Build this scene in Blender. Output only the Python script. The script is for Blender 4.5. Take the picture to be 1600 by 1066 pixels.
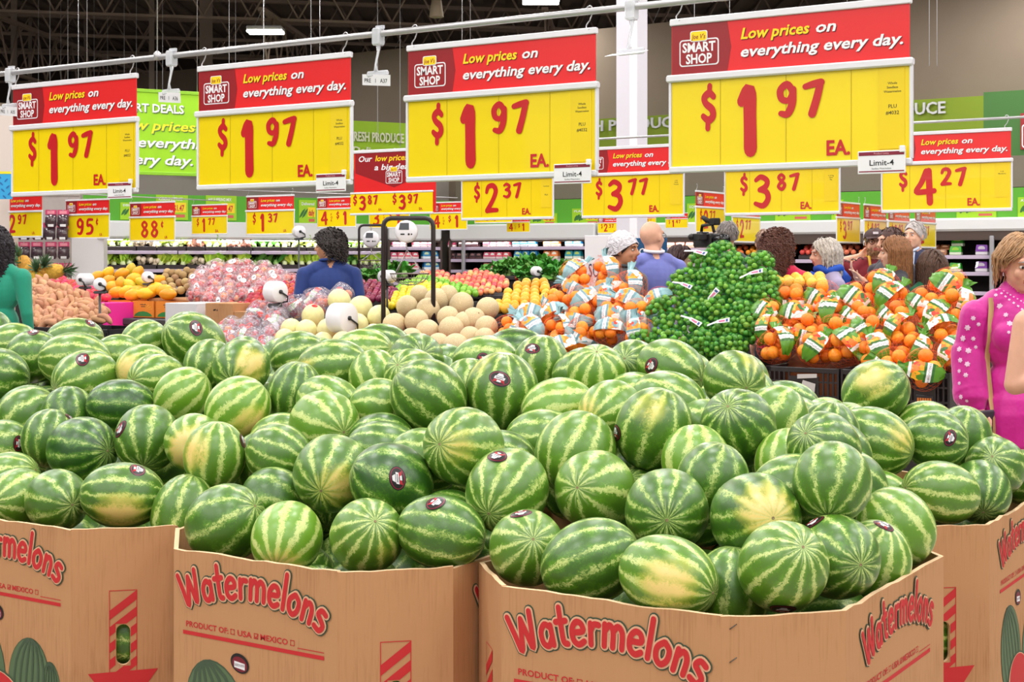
import bpy, bmesh, math, random
import numpy as np
from mathutils import Vector, Matrix, Quaternion, noise
from mathutils.geometry import tessellate_polygon

for _o in list(bpy.data.objects):
    bpy.data.objects.remove(_o)
SC = bpy.context.scene
COL = SC.collection
PI = math.pi
F = 2300.0            # focal length in pixels of the 1600 px wide frame
HZ = 407.0            # horizon row
CH = 1.55             # camera height

# ------------------------------------------------------------ camera
cam = bpy.data.cameras.new('camera')
cam.sensor_fit = 'HORIZONTAL'; cam.sensor_width = 36.0
cam.lens = F / 1600 * 36
cam.shift_y = -(533 - HZ) / 1600
cam.clip_start = 0.05; cam.clip_end = 200
cam_o = bpy.data.objects.new('camera', cam); COL.objects.link(cam_o)
cam_o.location = (0, 0, CH); cam_o.rotation_euler = (PI / 2, 0, 0)
SC.camera = cam_o

# ------------------------------------------------------------ world, exposure
W = bpy.data.worlds.new('world'); SC.world = W; W.use_nodes = True
W.node_tree.nodes['Background'].inputs[0].default_value = (1.0, 0.985, 0.97, 1)
W.node_tree.nodes['Background'].inputs[1].default_value = 0.38
SC.view_settings.view_transform = 'Standard'
SC.view_settings.look = 'None'
SC.view_settings.gamma = 1.0
SC.view_settings.use_curve_mapping = False
SC.view_settings.exposure = 0.12
LAMP_W = 66.0

def ceiling_lamp(x, y, z, w=1.15, d=0.42, watts=LAMP_W):
    li = bpy.data.lights.new('high_bay_light', 'AREA')
    li.shape = 'RECTANGLE'; li.size = w; li.size_y = d; li.energy = watts
    li.color = (1.0, 0.985, 0.96)
    o = bpy.data.objects.new('high_bay_light', li); COL.objects.link(o)
    o.location = (x, y, z)
    return o

UU = Vector((.8386, -.5447, 0)); VV = Vector((.5447, .8386, 0)); ZZ = Vector((0, 0, 1))
UANG = math.atan2(-.5447, .8386)
UL = Vector((.872, .49, 0)); ULANG = math.atan2(.49, .872)     # the left wall of shelves

def P(x, y, Y):
    return Vector(((x - 800) / F * Y, Y, CH - (y - HZ) / F * Y))
def uv(u, v, z=0.0):
    return Vector((u * UU.x + v * VV.x, u * UU.y + v * VV.y, z))
def touv(p):
    return (p.x * UU.x + p.y * UU.y, p.x * VV.x + p.y * VV.y)
def on_line(px, p0, d):
    """world point at image column px on the plan line p0 + t*d"""
    k = (px - 800) / F
    t = (k * p0.y - p0.x) / (d.x - k * d.y)
    return Vector((p0.x + d.x * t, p0.y + d.y * t, 0)), t
def zat(py, Y):
    return CH - (py - HZ) / F * Y

# ------------------------------------------------------------ materials
def lin(c):
    if isinstance(c, str):
        c = tuple(int(c[i:i + 2], 16) for i in (0, 2, 4))
    return tuple(((v / 255) / 12.92 if v <= 10 else (((v / 255) + .055) / 1.055) ** 2.4) for v in c) + (1,)
_M = {}
def mat(name, col=(200, 200, 200), rough=.6, spec=.5, metal=0, emit=0, coat=0, var=0, vs=8, bump=0, bs=60, alpha=1, trans=0, sheen=0, sub=0):
    """plain material, with optional procedural colour variation (var) and fine relief (bump)"""
    if name in _M: return _M[name]
    m = bpy.data.materials.new(name); m.use_nodes = True
    nt = m.node_tree; b = nt.nodes['Principled BSDF']
    c = lin(col)
    b.inputs['Base Color'].default_value = c
    b.inputs['Roughness'].default_value = rough
    b.inputs['Specular IOR Level'].default_value = spec
    b.inputs['Metallic'].default_value = metal
    b.inputs['Coat Weight'].default_value = coat
    b.inputs['Alpha'].default_value = alpha
    b.inputs['Transmission Weight'].default_value = trans
    b.inputs['Sheen Weight'].default_value = sheen
    b.inputs['Subsurface Weight'].default_value = sub
    if sub: b.inputs['Subsurface Radius'].default_value = (.02, .01, .005)
    if emit:
        b.inputs['Emission Color'].default_value = c; b.inputs['Emission Strength'].default_value = emit
    if var or bump:
        tc = nt.nodes.new('ShaderNodeTexCoord')
        oi = nt.nodes.new('ShaderNodeObjectInfo')
        ad = nt.nodes.new('ShaderNodeVectorMath'); ad.operation = 'ADD'
        sc = nt.nodes.new('ShaderNodeMath'); sc.operation = 'MULTIPLY'; sc.inputs[1].default_value = 37.0
        nt.links.new(oi.outputs['Random'], sc.inputs[0])
        nt.links.new(tc.outputs['Object'], ad.inputs[0]); nt.links.new(sc.outputs[0], ad.inputs[1])
    if var:
        n = nt.nodes.new('ShaderNodeTexNoise'); n.inputs['Scale'].default_value = vs; n.inputs['Detail'].default_value = 4
        nt.links.new(ad.outputs[0], n.inputs['Vector'])
        hs = nt.nodes.new('ShaderNodeHueSaturation'); hs.inputs['Color'].default_value = c
        mr = nt.nodes.new('ShaderNodeMapRange'); mr.inputs[1].default_value = .3; mr.inputs[2].default_value = .7
        mr.inputs[3].default_value = 1 - var; mr.inputs[4].default_value = 1 + var
        nt.links.new(n.outputs['Fac'], mr.inputs[0])
        m2 = nt.nodes.new('ShaderNodeMapRange'); m2.inputs[3].default_value = 1 - var * .6; m2.inputs[4].default_value = 1 + var * .6
        nt.links.new(oi.outputs['Random'], m2.inputs[0])
        mm = nt.nodes.new('ShaderNodeMath'); mm.operation = 'MULTIPLY'
        nt.links.new(mr.outputs[0], mm.inputs[0]); nt.links.new(m2.outputs[0], mm.inputs[1])
        nt.links.new(mm.outputs[0], hs.inputs['Value'])
        m3 = nt.nodes.new('ShaderNodeMapRange'); m3.inputs[3].default_value = .5 - var * .08; m3.inputs[4].default_value = .5 + var * .08
        nt.links.new(oi.outputs['Random'], m3.inputs[0]); nt.links.new(m3.outputs[0], hs.inputs['Hue'])
        nt.links.new(hs.outputs[0], b.inputs['Base Color'])
    if bump:
        n2 = nt.nodes.new('ShaderNodeTexNoise'); n2.inputs['Scale'].default_value = bs; n2.inputs['Detail'].default_value = 3
        nt.links.new(ad.outputs[0], n2.inputs['Vector'])
        bp = nt.nodes.new('ShaderNodeBump'); bp.inputs['Strength'].default_value = bump; bp.inputs['Distance'].default_value = .01
        nt.links.new(n2.outputs['Fac'], bp.inputs['Height']); nt.links.new(bp.outputs[0], b.inputs['Normal'])
    _M[name] = m
    return m

def film(name, col=(255, 255, 255), clear=.6, rough=.15):
    """thin plastic film: part clear, part glossy printed/hazy film"""
    if name in _M: return _M[name]
    m = bpy.data.materials.new(name); m.use_nodes = True; nt = m.node_tree
    b = nt.nodes['Principled BSDF']; b.inputs['Base Color'].default_value = lin(col); b.inputs['Roughness'].default_value = rough
    tr = nt.nodes.new('ShaderNodeBsdfTransparent'); mx = nt.nodes.new('ShaderNodeMixShader')
    tc = nt.nodes.new('ShaderNodeTexCoord'); n = nt.nodes.new('ShaderNodeTexNoise'); n.inputs['Scale'].default_value = 26; n.inputs['Detail'].default_value = 2
    n.inputs['Distortion'].default_value = 1.5
    bp = nt.nodes.new('ShaderNodeBump'); bp.inputs['Strength'].default_value = .9; bp.inputs['Distance'].default_value = .02
    mr = nt.nodes.new('ShaderNodeMapRange'); mr.inputs[1].default_value = .35; mr.inputs[2].default_value = .65
    mr.inputs[3].default_value = max(0, 1 - clear - .22); mr.inputs[4].default_value = min(1, 1 - clear + .22)
    nt.links.new(tc.outputs['Object'], n.inputs['Vector']); nt.links.new(n.outputs['Fac'], bp.inputs['Height']); nt.links.new(bp.outputs[0], b.inputs['Normal'])
    nt.links.new(n.outputs['Fac'], mr.inputs[0]); nt.links.new(mr.outputs[0], mx.inputs[0])
    nt.links.new(tr.outputs[0], mx.inputs[1]); nt.links.new(b.outputs[0], mx.inputs[2])
    nt.links.new(mx.outputs[0], nt.nodes['Material Output'].inputs['Surface'])
    _M[name] = m
    return m

# ------------------------------------------------------------ mesh builder
class MB:
    def __init__(s): s.v = []; s.f = []; s.mi = []; s.smooth = []
    def add(s, vs, fs, m=0, smooth=False):
        o = len(s.v); s.v.extend([tuple(v) for v in vs])
        for f in fs:
            s.f.append(tuple(i + o for i in f)); s.mi.append(m); s.smooth.append(smooth)
        return s
    def box(s, x0, x1, y0, y1, z0, z1, m=0):
        vs = [(x0, y0, z0), (x1, y0, z0), (x1, y1, z0), (x0, y1, z0), (x0, y0, z1), (x1, y0, z1), (x1, y1, z1), (x0, y1, z1)]
        return s.add(vs, [(3, 2, 1, 0), (4, 5, 6, 7), (0, 1, 5, 4), (1, 2, 6, 5), (2, 3, 7, 6), (3, 0, 4, 7)], m)
    def cbox(s, x0, x1, y0, y1, z0, z1, c, m=0):
        """box with chamfered edges (rings along x)"""
        def ring(x, k):
            return [(x, y0 + c + k, z0 + k), (x, y1 - c - k, z0 + k), (x, y1 - k, z0 + c + k), (x, y1 - k, z1 - c - k), (x, y1 - c - k, z1 - k), (x, y0 + c + k, z1 - k), (x, y0 + k, z1 - c - k), (x, y0 + k, z0 + c + k)]
        vs = ring(x0, c * .6) + ring(x0 + c, 0) + ring(x1 - c, 0) + ring(x1, c * .6)
        fs = [tuple(range(8))[::-1], tuple(range(24, 32))]
        for r in range(3):
            for i in range(8):
                j = (i + 1) % 8; fs.append((r * 8 + i, r * 8 + j, r * 8 + 8 + j, r * 8 + 8 + i))
        return s.add(vs, fs, m)
    def tube(s, pts, r, n=8, m=0, cap=True, closed=False):
        pts = [Vector(p) for p in pts]; rs = r if isinstance(r, (list, tuple)) else [r] * len(pts)
        vs = []; fs = []; prev = None; L = len(pts)
        for i, p in enumerate(pts):
            if closed: t = pts[(i + 1) % L] - pts[i - 1]
            else: t = pts[min(i + 1, L - 1)] - pts[max(i - 1, 0)]
            t.normalize()
            a = prev if prev is not None else (Vector((0, 0, 1)) if abs(t.z) < .9 else Vector((1, 0, 0)))
            a = (a - t * a.dot(t)).normalized(); b = t.cross(a); prev = a
            for k in range(n):
                q = 2 * PI * k / n; vs.append(p + (a * math.cos(q) + b * math.sin(q)) * rs[i])
        for i in range(L if closed else L - 1):
            i2 = (i + 1) % L
            for k in range(n):
                k2 = (k + 1) % n; fs.append((i * n + k, i * n + k2, i2 * n + k2, i2 * n + k))
        if cap and not closed:
            fs.append(tuple(range(n))[::-1]); fs.append(tuple((L - 1) * n + k for k in range(n)))
        return s.add(vs, fs, m, True)
    def lathe(s, prof, n=16, m=0, c=(0, 0, 0), axis='z', smooth=True):
        """prof: [(r, h)] ; closed ends when r == 0"""
        vs = []; fs = []
        for r, h in prof:
            for k in range(n):
                q = 2 * PI * k / n; a, b = r * math.cos(q), r * math.sin(q)
                if axis == 'z': vs.append((c[0] + a, c[1] + b, c[2] + h))
                elif axis == 'y': vs.append((c[0] + a, c[1] + h, c[2] + b))
                else: vs.append((c[0] + h, c[1] + a, c[2] + b))
        for i in range(len(prof) - 1):
            for k in range(n):
                k2 = (k + 1) % n; f = (i * n + k, i * n + k2, (i + 1) * n + k2, (i + 1) * n + k)
                fs.append(f if axis != 'y' else f[::-1])
        return s.add(vs, fs, m, smooth)
    def ell(s, c, r, nu=10, nv=7, m=0, R=None):
        vs = []; fs = []
        for i in range(nv + 1):
            th = PI * i / nv
            for k in range(nu):
                q = 2 * PI * k / nu; p = Vector((r[0] * math.sin(th) * math.cos(q), r[1] * math.sin(th) * math.sin(q), r[2] * math.cos(th)))
                if R is not None: p = R @ p
                vs.append(p + Vector(c))
        for i in range(nv):
            for k in range(nu):
                k2 = (k + 1) % nu; fs.append((i * nu + k, (i + 1) * nu + k, (i + 1) * nu + k2, i * nu + k2))
        return s.add(vs, fs, m, True)
    def poly(s, pts, m=0):
        return s.add(pts, [tuple(range(len(pts)))], m)
    def flat(s, pts2, y=0.0, th=0.0, m=0):
        """closed 2D outline (x, z) filled in the plane y, facing -y; th > 0 gives it thickness"""
        n = len(pts2)
        tris = tessellate_polygon([[Vector((p[0], p[1], 0)) for p in pts2]])
        ar = sum(pts2[i][0] * pts2[(i + 1) % n][1] - pts2[(i + 1) % n][0] * pts2[i][1] for i in range(n))
        def fix(t):
            a, b, c = (pts2[i] for i in t)
            cr = (b[0] - a[0]) * (c[1] - a[1]) - (b[1] - a[1]) * (c[0] - a[0])
            return tuple(t) if cr > 0 else tuple(t)[::-1]
        tt = [fix(t) for t in tris]
        s.add([(p[0], y, p[1]) for p in pts2], tt, m)
        if th:
            idx = list(range(n)) if ar > 0 else list(range(n))[::-1]
            vs = [(p[0], y, p[1]) for p in pts2] + [(p[0], y + th, p[1]) for p in pts2]
            fs = [(idx[i], idx[i - 1], idx[i - 1] + n, idx[i] + n) for i in range(n)]
            s.add(vs, fs, m); s.add([(p[0], y + th, p[1]) for p in pts2], [t[::-1] for t in tt], m)
        return s
    def merge(s, verts, faces, M=None, m=0, smooth=False):
        return s.add([(M @ Vector(v)) for v in verts] if M is not None else verts, faces, m, smooth)
    def mesh(s, name, mats):
        me = bpy.data.meshes.new(name); me.from_pydata(s.v, [], s.f)
        for m in (mats if isinstance(mats, (list, tuple)) else [mats]): me.materials.append(m)
        me.polygons.foreach_set('material_index', s.mi); me.polygons.foreach_set('use_smooth', s.smooth)
        me.update(); return me

def put(name, me, mats=None, parent=None, loc=(0, 0, 0), rot=(0, 0, 0), scale=None, label=None, cat=None, group=None, kind=None):
    if isinstance(me, MB): me = me.mesh(name, mats)
    o = bpy.data.objects.new(name, me); COL.objects.link(o)
    o.location = loc
    if isinstance(rot, Quaternion): o.rotation_mode = 'QUATERNION'; o.rotation_quaternion = rot
    elif isinstance(rot, Matrix): o.rotation_mode = 'QUATERNION'; o.rotation_quaternion = rot.to_quaternion()
    else: o.rotation_euler = rot
    if scale is not None: o.scale = (scale,) * 3 if isinstance(scale, (int, float)) else scale
    if parent is not None: o.parent = parent
    tag(o, label, cat, group, kind)
    return o
def tag(o, label=None, cat=None, group=None, kind=None):
    if label: o['label'] = label
    if cat: o['category'] = cat
    if group: o['group'] = group
    if kind: o['kind'] = kind
    return o
def thing(name, label, cat, loc=(0, 0, 0), rotz=0.0, group=None):
    o = bpy.data.objects.new(name, None); COL.objects.link(o); o.location = loc; o.rotation_euler = (0, 0, rotz)
    return tag(o, label, cat, group)
def dup(root, loc=None, rot=None, label=None, group=None, scale=None):
    kids = [c for c in root.children]
    r = root.copy(); COL.objects.link(r)
    if loc is not None: r.location = loc
    if rot is not None:
        if isinstance(rot, Quaternion): r.rotation_mode = 'QUATERNION'; r.rotation_quaternion = rot
        else: r.rotation_euler = rot
    if scale is not None: r.scale = (scale,) * 3 if isinstance(scale, (int, float)) else scale
    if label: r['label'] = label
    if group: r['group'] = group
    for ch in kids:
        c = ch.copy(); COL.objects.link(c); c.parent = r
        for g in ch.children:
            d = g.copy(); COL.objects.link(d); d.parent = c
    return r

# ------------------------------------------------------------ lettering (all flat print, in the x-z plane facing -y)
_TX = {}
def raw_text(s, shear=0.0, off=0.0):
    """Unit-size lettering: (verts, faces, width). Cached."""
    k = (s, shear, off)
    if k in _TX: return _TX[k]
    cu = bpy.data.curves.new('lettering_tmp', 'FONT'); cu.body = s; cu.shear = shear; cu.offset = off; cu.resolution_u = 2
    cu.align_x = 'LEFT'
    o = bpy.data.objects.new('lettering_tmp', cu); COL.objects.link(o)
    dg = bpy.context.evaluated_depsgraph_get(); dg.update()
    me = bpy.data.meshes.new_from_object(o.evaluated_get(dg))
    vs = [(v.co.x, v.co.y) for v in me.vertices]; fs = [tuple(p.vertices) for p in me.polygons]
    bpy.data.objects.remove(o); bpy.data.curves.remove(cu); bpy.data.meshes.remove(me)
    out = []
    for f in fs:
        a, b, c = vs[f[0]], vs[f[1]], vs[f[2]]
        cr = (b[0] - a[0]) * (c[1] - a[1]) - (b[1] - a[1]) * (c[0] - a[0])
        out.append(f if cr > 0 else f[::-1])
    w = (max(v[0] for v in vs) if vs else 0)
    _TX[k] = (vs, out, w)
    return _TX[k]
def text(mb, s, x, z, h, y=0.0, shear=0.0, off=0.0, m=0, width=None, align='l', tilt=0.0):
    """writes s with cap height h (bfont caps are .73 of the size)"""
    vs, fs, w = raw_text(s, shear, off)
    k = h / .73; kx = k if width is None else width / max(w, .01)
    x0 = x - (w * kx / 2 if align == 'c' else w * kx if align == 'r' else 0)
    ct, st = math.cos(tilt), math.sin(tilt)
    out = []
    for a, b in vs:
        p, q = a * kx, b * k
        out.append((x0 + p * ct - q * st, y, z + p * st + q * ct))
    mb.add(out, fs, m)
    return w * kx

STAG = .00008
def smooth_pts(pts, n=5):
    if any(len(p) == 3 for p in pts): pts = [(p[0], p[1], p[2] if len(p) > 2 else 1.0) for p in pts]
    if len(pts) < 3: return [tuple(map(float, p)) for p in pts]
    out = []
    P_ = [pts[0]] + list(pts) + [pts[-1]]
    for i in range(1, len(P_) - 2):
        p0, p1, p2, p3 = (np.array(P_[j], float) for j in (i - 1, i, i + 1, i + 2))
        for k in range(n):
            t = k / n
            out.append(tuple(.5 * ((2 * p1) + (-p0 + p2) * t + (2 * p0 - 5 * p1 + 4 * p2 - p3) * t * t + (-p0 + 3 * p1 - 3 * p2 + p3) * t ** 3)))
    out.append(tuple(map(float, pts[-1])))
    return out
def stroke(mb, pts, w, fn, y=0.0, m=0, sm=True):
    """a brush stroke of width w (or per-point third value) through 2D points, mapped by fn(x, z) -> (x, z)"""
    p = smooth_pts(pts) if sm else [tuple(map(float, q)) for q in pts]
    n = len(p); L = []; R = []
    for i in range(n):
        a = p[max(i - 1, 0)]; b = p[min(i + 1, n - 1)]
        dx, dy = b[0] - a[0], b[1] - a[1]; l = math.hypot(dx, dy) or 1
        nx, ny = -dy / l, dx / l; ww = (p[i][2] if len(p[i]) > 2 else 1) * w / 2
        L.append((p[i][0] + nx * ww, p[i][1] + ny * ww)); R.append((p[i][0] - nx * ww, p[i][1] - ny * ww))
    vs = []; fs = []
    for a, b in zip(L, R):
        vs.append(fn(*a)); vs.append(fn(*b))
    for i in range(n - 1): fs.append((2 * i, 2 * i + 1, 2 * i + 3, 2 * i + 2))
    for e, q, a in ((0, p[0], p[1]), (n - 1, p[-1], p[-2])):       # half-round ends
        ww = (q[2] if len(q) > 2 else 1) * w / 2; o = len(vs); t0 = math.atan2(q[1] - a[1], q[0] - a[0])
        for k in range(1, 6):
            t = t0 + PI / 2 - PI * k / 6 if e == 0 else t0 + PI / 2 - PI * k / 6
            vs.append(fn(q[0] + ww * math.cos(t), q[1] + ww * math.sin(t)))
        mid = list(range(o, o + 5))
        fs.append(tuple([2 * e + 1] + mid + [2 * e]) if e == 0 else tuple([2 * e] + mid + [2 * e + 1]))
    # every stroke lies a hair in front of the one before it, as layers of ink do
    y -= STAG * getattr(mb, 'nst', 0); mb.nst = getattr(mb, 'nst', 0) + 1
    out = []
    for f in fs:
        ar = sum(vs[f[i - 1]][0] * vs[f[i]][1] - vs[f[i]][0] * vs[f[i - 1]][1] for i in range(len(f)))
        out.append(f if ar > 0 else f[::-1])
    nn_ = len(vs); mb.add([(a, y - STAG * .8 * i / nn_, b) for i, (a, b) in enumerate(vs)], out, m)
# brush glyphs in a box 0..w wide, 0..1 high; points may carry a width factor
G = {
 '1': (.42, [[(.12, .80, .8), (.28, .93, 1.25), (.30, .55, 1.2), (.31, .08, 1.25)]]),
 '2': (.62, [[(.08, .74, .8), (.16, .93, 1), (.38, .96, 1.1), (.50, .78, 1.15), (.38, .48, 1.1), (.10, .08, 1.1)], [(.10, .08, 1), (.34, .10, 1), (.56, .10, .85)]]),
 '3': (.60, [[(.08, .86, .8), (.26, .96, 1), (.48, .84, 1.05), (.44, .66, 1.1), (.22, .55, 1)], [(.22, .55, .9), (.46, .48, 1.1), (.52, .26, 1.15), (.34, .05, 1.1), (.06, .12, .8)]]),
 '4': (.68, [[(.38, .96, 1.1), (.22, .62, 1), (.05, .36, .9), (.34, .36, 1), (.64, .38, .9)], [(.46, .97, 1.15), (.48, .5, 1.2), (.50, .04, 1.2)]]),
 '5': (.60, [[(.52, .94, .85), (.18, .92, 1), (.14, .58, 1), (.36, .60, 1), (.52, .40, 1.15), (.42, .12, 1.1), (.08, .06, .8)]]),
 '6': (.60, [[(.44, .95, .8), (.20, .70, 1.05), (.10, .34, 1.15), (.24, .06, 1.1), (.48, .16, 1.1), (.46, .44, 1), (.20, .46, .9), (.12, .32, .9)]]),
 '7': (.58, [[(.06, .86, .9), (.28, .92, 1.05), (.52, .96, 1.15)], [(.50, .92, 1.1), (.40, .5, 1.15), (.26, .04, 1.2)]]),
 '8': (.60, [[(.46, .84, .9), (.28, .97, 1), (.12, .80, 1), (.26, .58, 1), (.50, .34, 1.1), (.34, .05, 1.1), (.10, .22, 1), (.28, .52, 1), (.46, .74, .9), (.42, .88, .9)]]),
 '9': (.60, [[(.48, .78, 1), (.32, .97, 1.05), (.12, .80, 1.05), (.16, .54, 1), (.36, .48, .9), (.48, .66, .9)], [(.50, .80, 1.1), (.48, .38, 1.15), (.34, .08, 1.1), (.14, .10, .85)]]),
 '0': (.60, [[(.30, .96), (.12, .74), (.12, .28), (.30, .05), (.48, .28), (.48, .74), (.32, .96)]]),
 '$': (.56, [[(.46, .76, .9), (.30, .86, 1), (.12, .74, 1.05), (.18, .58, 1), (.40, .42, 1.1), (.44, .24, 1.1), (.28, .13, 1), (.08, .24, .85)], [(.32, 1.04, .9), (.31, .84, .8)], [(.26, .16, .8), (.25, -.08, .9)]]),
 'c': (.5, [[(.42, .70, .9), (.24, .80), (.10, .55), (.16, .28), (.40, .30, .9)], [(.26, 1.0, .7), (.26, .1, .7)]]),
}
def brush(mb, s, x, z, h, wid=.17, y=0.0, m=0, kx=1.0, gap=.10):
    for ch in s:
        if ch == ' ': x += .3 * h * kx; continue
        gw, st = G[ch]
        for q in st: stroke(mb, q, wid, lambda a, b: (x + a * h * kx, z + b * h), y=y, m=m)
        x += (gw + gap) * h * kx
    return x
# ------------------------------------------------------------ room
M_taupe = mat('taupe_paint', (128, 113, 98), .85, var=.05, vs=1.5)
M_dark = mat('dark_brown_paint', (74, 63, 57), .9, var=.06, vs=1.0)
M_deck = mat('ceiling_deck_paint', (112, 98, 88), .9)
M_white = mat('white_paint', (226, 222, 224), .5, var=.02)
M_steel = mat('painted_steel', (158, 138, 124), .7)
M_col = mat('column_paint', (216, 212, 222), .55)

def floor_material():
    m = bpy.data.materials.new('polished_concrete'); m.use_nodes = True; nt = m.node_tree; b = nt.nodes['Principled BSDF']
    tc = nt.nodes.new('ShaderNodeTexCoord'); n = nt.nodes.new('ShaderNodeTexNoise'); n.inputs['Scale'].default_value = .8; n.inputs['Detail'].default_value = 8
    cr = nt.nodes.new('ShaderNodeValToRGB'); cr.color_ramp.elements[0].color = lin((120, 112, 104)); cr.color_ramp.elements[1].color = lin((176, 168, 158))
    nt.links.new(tc.outputs['Object'], n.inputs['Vector']); nt.links.new(n.outputs['Fac'], cr.inputs[0]); nt.links.new(cr.outputs[0], b.inputs['Base Color'])
    b.inputs['Roughness'].default_value = .28
    return m
put('floor', MB().box(-26, 26, -6, 60, -.1, 0), floor_material(), kind='structure')
CEIL = 7.2
mb = MB()
mb.box(-26, 26, -6, 60, CEIL, CEIL + .1)
for i in range(110):
    x = -26 + i * .475
    mb.box(x, x + .2, -6, 60, CEIL - .07, CEIL)
put('ceiling', mb, M_deck, kind='structure')

CORNER = Vector((-1.2, 26.1, 0))
RW = uv(0, 0); RANG = UANG
def strip(name, p, ang, x0, x1, y0, y1, z0, z1, m, **k):
    return put(name, MB().box(x0, x1, y0, y1, z0, z1), m, loc=p, rot=(0, 0, ang), **k)
# right wall runs from the corner along u towards the right; left wall from the corner to the left
strip('wall_right', CORNER, UANG, -9.0, 26, .9, 1.15, 0, 5.55, M_taupe, kind='structure')
strip('wall_left', CORNER, ULANG, -12.0, .6, .9, 1.15, 0, 4.0, mat('grey_wall_paint', (150, 142, 134), .8, var=.03, vs=1.5), kind='structure')
strip('wall_back', Vector((0, 58, 0)), 0, -26, 26, 0, .2, 0, CEIL, M_dark, kind='structure')
strip('wall_far_left', Vector((-25.8, 27, 0)), PI / 2, -33, 33, 0, .2, 0, CEIL, M_dark, kind='structure')
strip('wall_side', Vector((-4.6, 40, 0)), .12, -22, 6, 0, .2, 0, CEIL, M_dark, kind='structure')
for i in range(12):      # wide vertical seams of the dark metal wall
    put('trim_%d' % (i + 1), MB().box(-.06, .06, -.05, .0, 0, CEIL), mat('seam_paint', (92, 82, 76), .85), loc=(-20 + i * 2.1, 37.9 + i * .26, 0), rot=(0, 0, .12), kind='structure')

# white square column standing behind the bagged oranges, and slender posts on the left
o = strip('column', P(986, 407, 15.5) * Vector((1, 1, 0)), UANG, -.11, .13, -.12, .12, 0, CEIL, M_col, kind='structure')
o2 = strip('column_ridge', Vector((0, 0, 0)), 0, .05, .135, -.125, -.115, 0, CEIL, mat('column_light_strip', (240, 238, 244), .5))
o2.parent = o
for px, wpx, Y in ((22, 9, 30), (47, 5, 33), (133, 4, 34), (237, 8, 30), (322, 20, 30)):
    w = wpx / F * Y / 2
    put('column', MB().box(-w, w, -w, w, 0, CEIL), mat('post_paint', (150, 134, 122), .7), loc=((px - 800) / F * Y, Y, 0), rot=(0, 0, .2), kind='structure')

# open-web steel joists under the deck
def joist(x0, y0, x1, y1, zt=6.9, depth=.75):
    a = Vector((x0, y0, 0)); b = Vector((x1, y1, 0)); L = (b - a).length; ang = math.atan2(y1 - y0, x1 - x0)
    t = thing('ceiling_joist', 'dark open-web steel joist crossing under the store ceiling', 'joist', a, ang, 'steel joists under the ceiling')
    put('top_chord', MB().box(0, L, -.06, .06, zt - .07, zt), M_steel, t)
    put('bottom_chord', MB().box(.3, L - .3, -.05, .05, zt - depth - .05, zt - depth), M_steel, t)
    n = int(L / .9); mb = MB()
    for i in range(n):
        xa = i * L / n; xb = (i + .5) * L / n; xc = (i + 1) * L / n
        mb.tube([(xa, 0, zt - .05), (xb, 0, zt - depth)], .022, 5); mb.tube([(xb, 0, zt - depth), (xc, 0, zt - .05)], .022, 5)
    w = put('web', mb, M_steel, t, kind='stuff')
    return t
for i in range(9):
    yy = 27.5 + i * 2.9
    joist(-24, yy - 3.2, 14, yy + 4.6, zt=7.05 - .0 * i, depth=.85)
for i in range(5):
    xx = -15 + i * 5.2
    joist(xx, 27, xx + 2.2, 54, zt=6.2, depth=1.0)
for i in range(7):
    joist(-14, 3.0 + i * 3.2, 16, 3.0 + i * 3.2, zt=7.1, depth=.6)

# high-bay lamps
M_lamp = mat('lamp_diffuser', (255, 252, 246), .5, emit=9)
M_house = mat('lamp_housing', (205, 205, 208), .5)
def fixture(x, y, z, ang=0.0, label=None, w=.62):
    t = thing('ceiling_light', label or 'twin-bar white ceiling lamp hung under the joists', 'ceiling light', (x, y, z), ang, 'twin-bar lamps under the ceiling' if not label else None)
    put('housing', MB().cbox(-w * .5, w * .5, -.21, .21, .03, .10, .02), M_house, t)
    for s in (-1, 1):
        put('diffuser', MB().cbox(-w * .5, w * .5, s * .12 - .055, s * .12 + .055, -.012, .03, .012), M_lamp, t)
    put('hanger', MB().tube([(-.2, 0, .1), (-.02, 0, .5), (0, 0, CEIL - z)], .006, 5), M_house, t)
    return t
for iy in range(9):
    for ix in range(7):
        y = -4.5 + iy * 3.1; x = -10.5 + ix * 3.5 + (.6 if iy % 2 else 0)
        if y > 21.5: continue
        if y > 9 and abs(x) > 2 + y * .45: pass
        fixture(x, y, 5.75, label=None, w=1.2)
        ceiling_lamp(x, y, 5.73)
for px, py, Y, wm in ((415, 51, 26, .62), (845, 4, 25, .62), (628, 90, 33, .5), (1032, 56, 27, .62), (1556, 2, 24, .6), (640, 8, 40, .9)):
    p = P(px, py, Y); fixture(p.x, p.y, p.z, .0, w=wm)
    if Y < 30: ceiling_lamp(p.x, p.y, p.z - .02, .6, .3, 60)
for x, y in ((-14, 30), (-6, 33), (2, 32), (9, 27), (12, 21), (-12, 22), (-16, 16)):
    ceiling_lamp(x, y, 5.7)
p = P(682, 12, 24)
t = thing('ceiling_speaker', 'pale cone-shaped speaker hung from the joists above the second-widest sign', 'speaker', p)
put('horn', MB().lathe([(.001, .17), (.075, .17), (.085, .1), (.12, -.15), (.115, -.155), (.05, -.1), (.001, -.1)], 20), mat('horn_plastic', (176, 160, 138), .6), t)
put('cord', MB().tube([(0, 0, .17), (0, 0, CEIL - p.z)], .006, 5), M_house, t)
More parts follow.
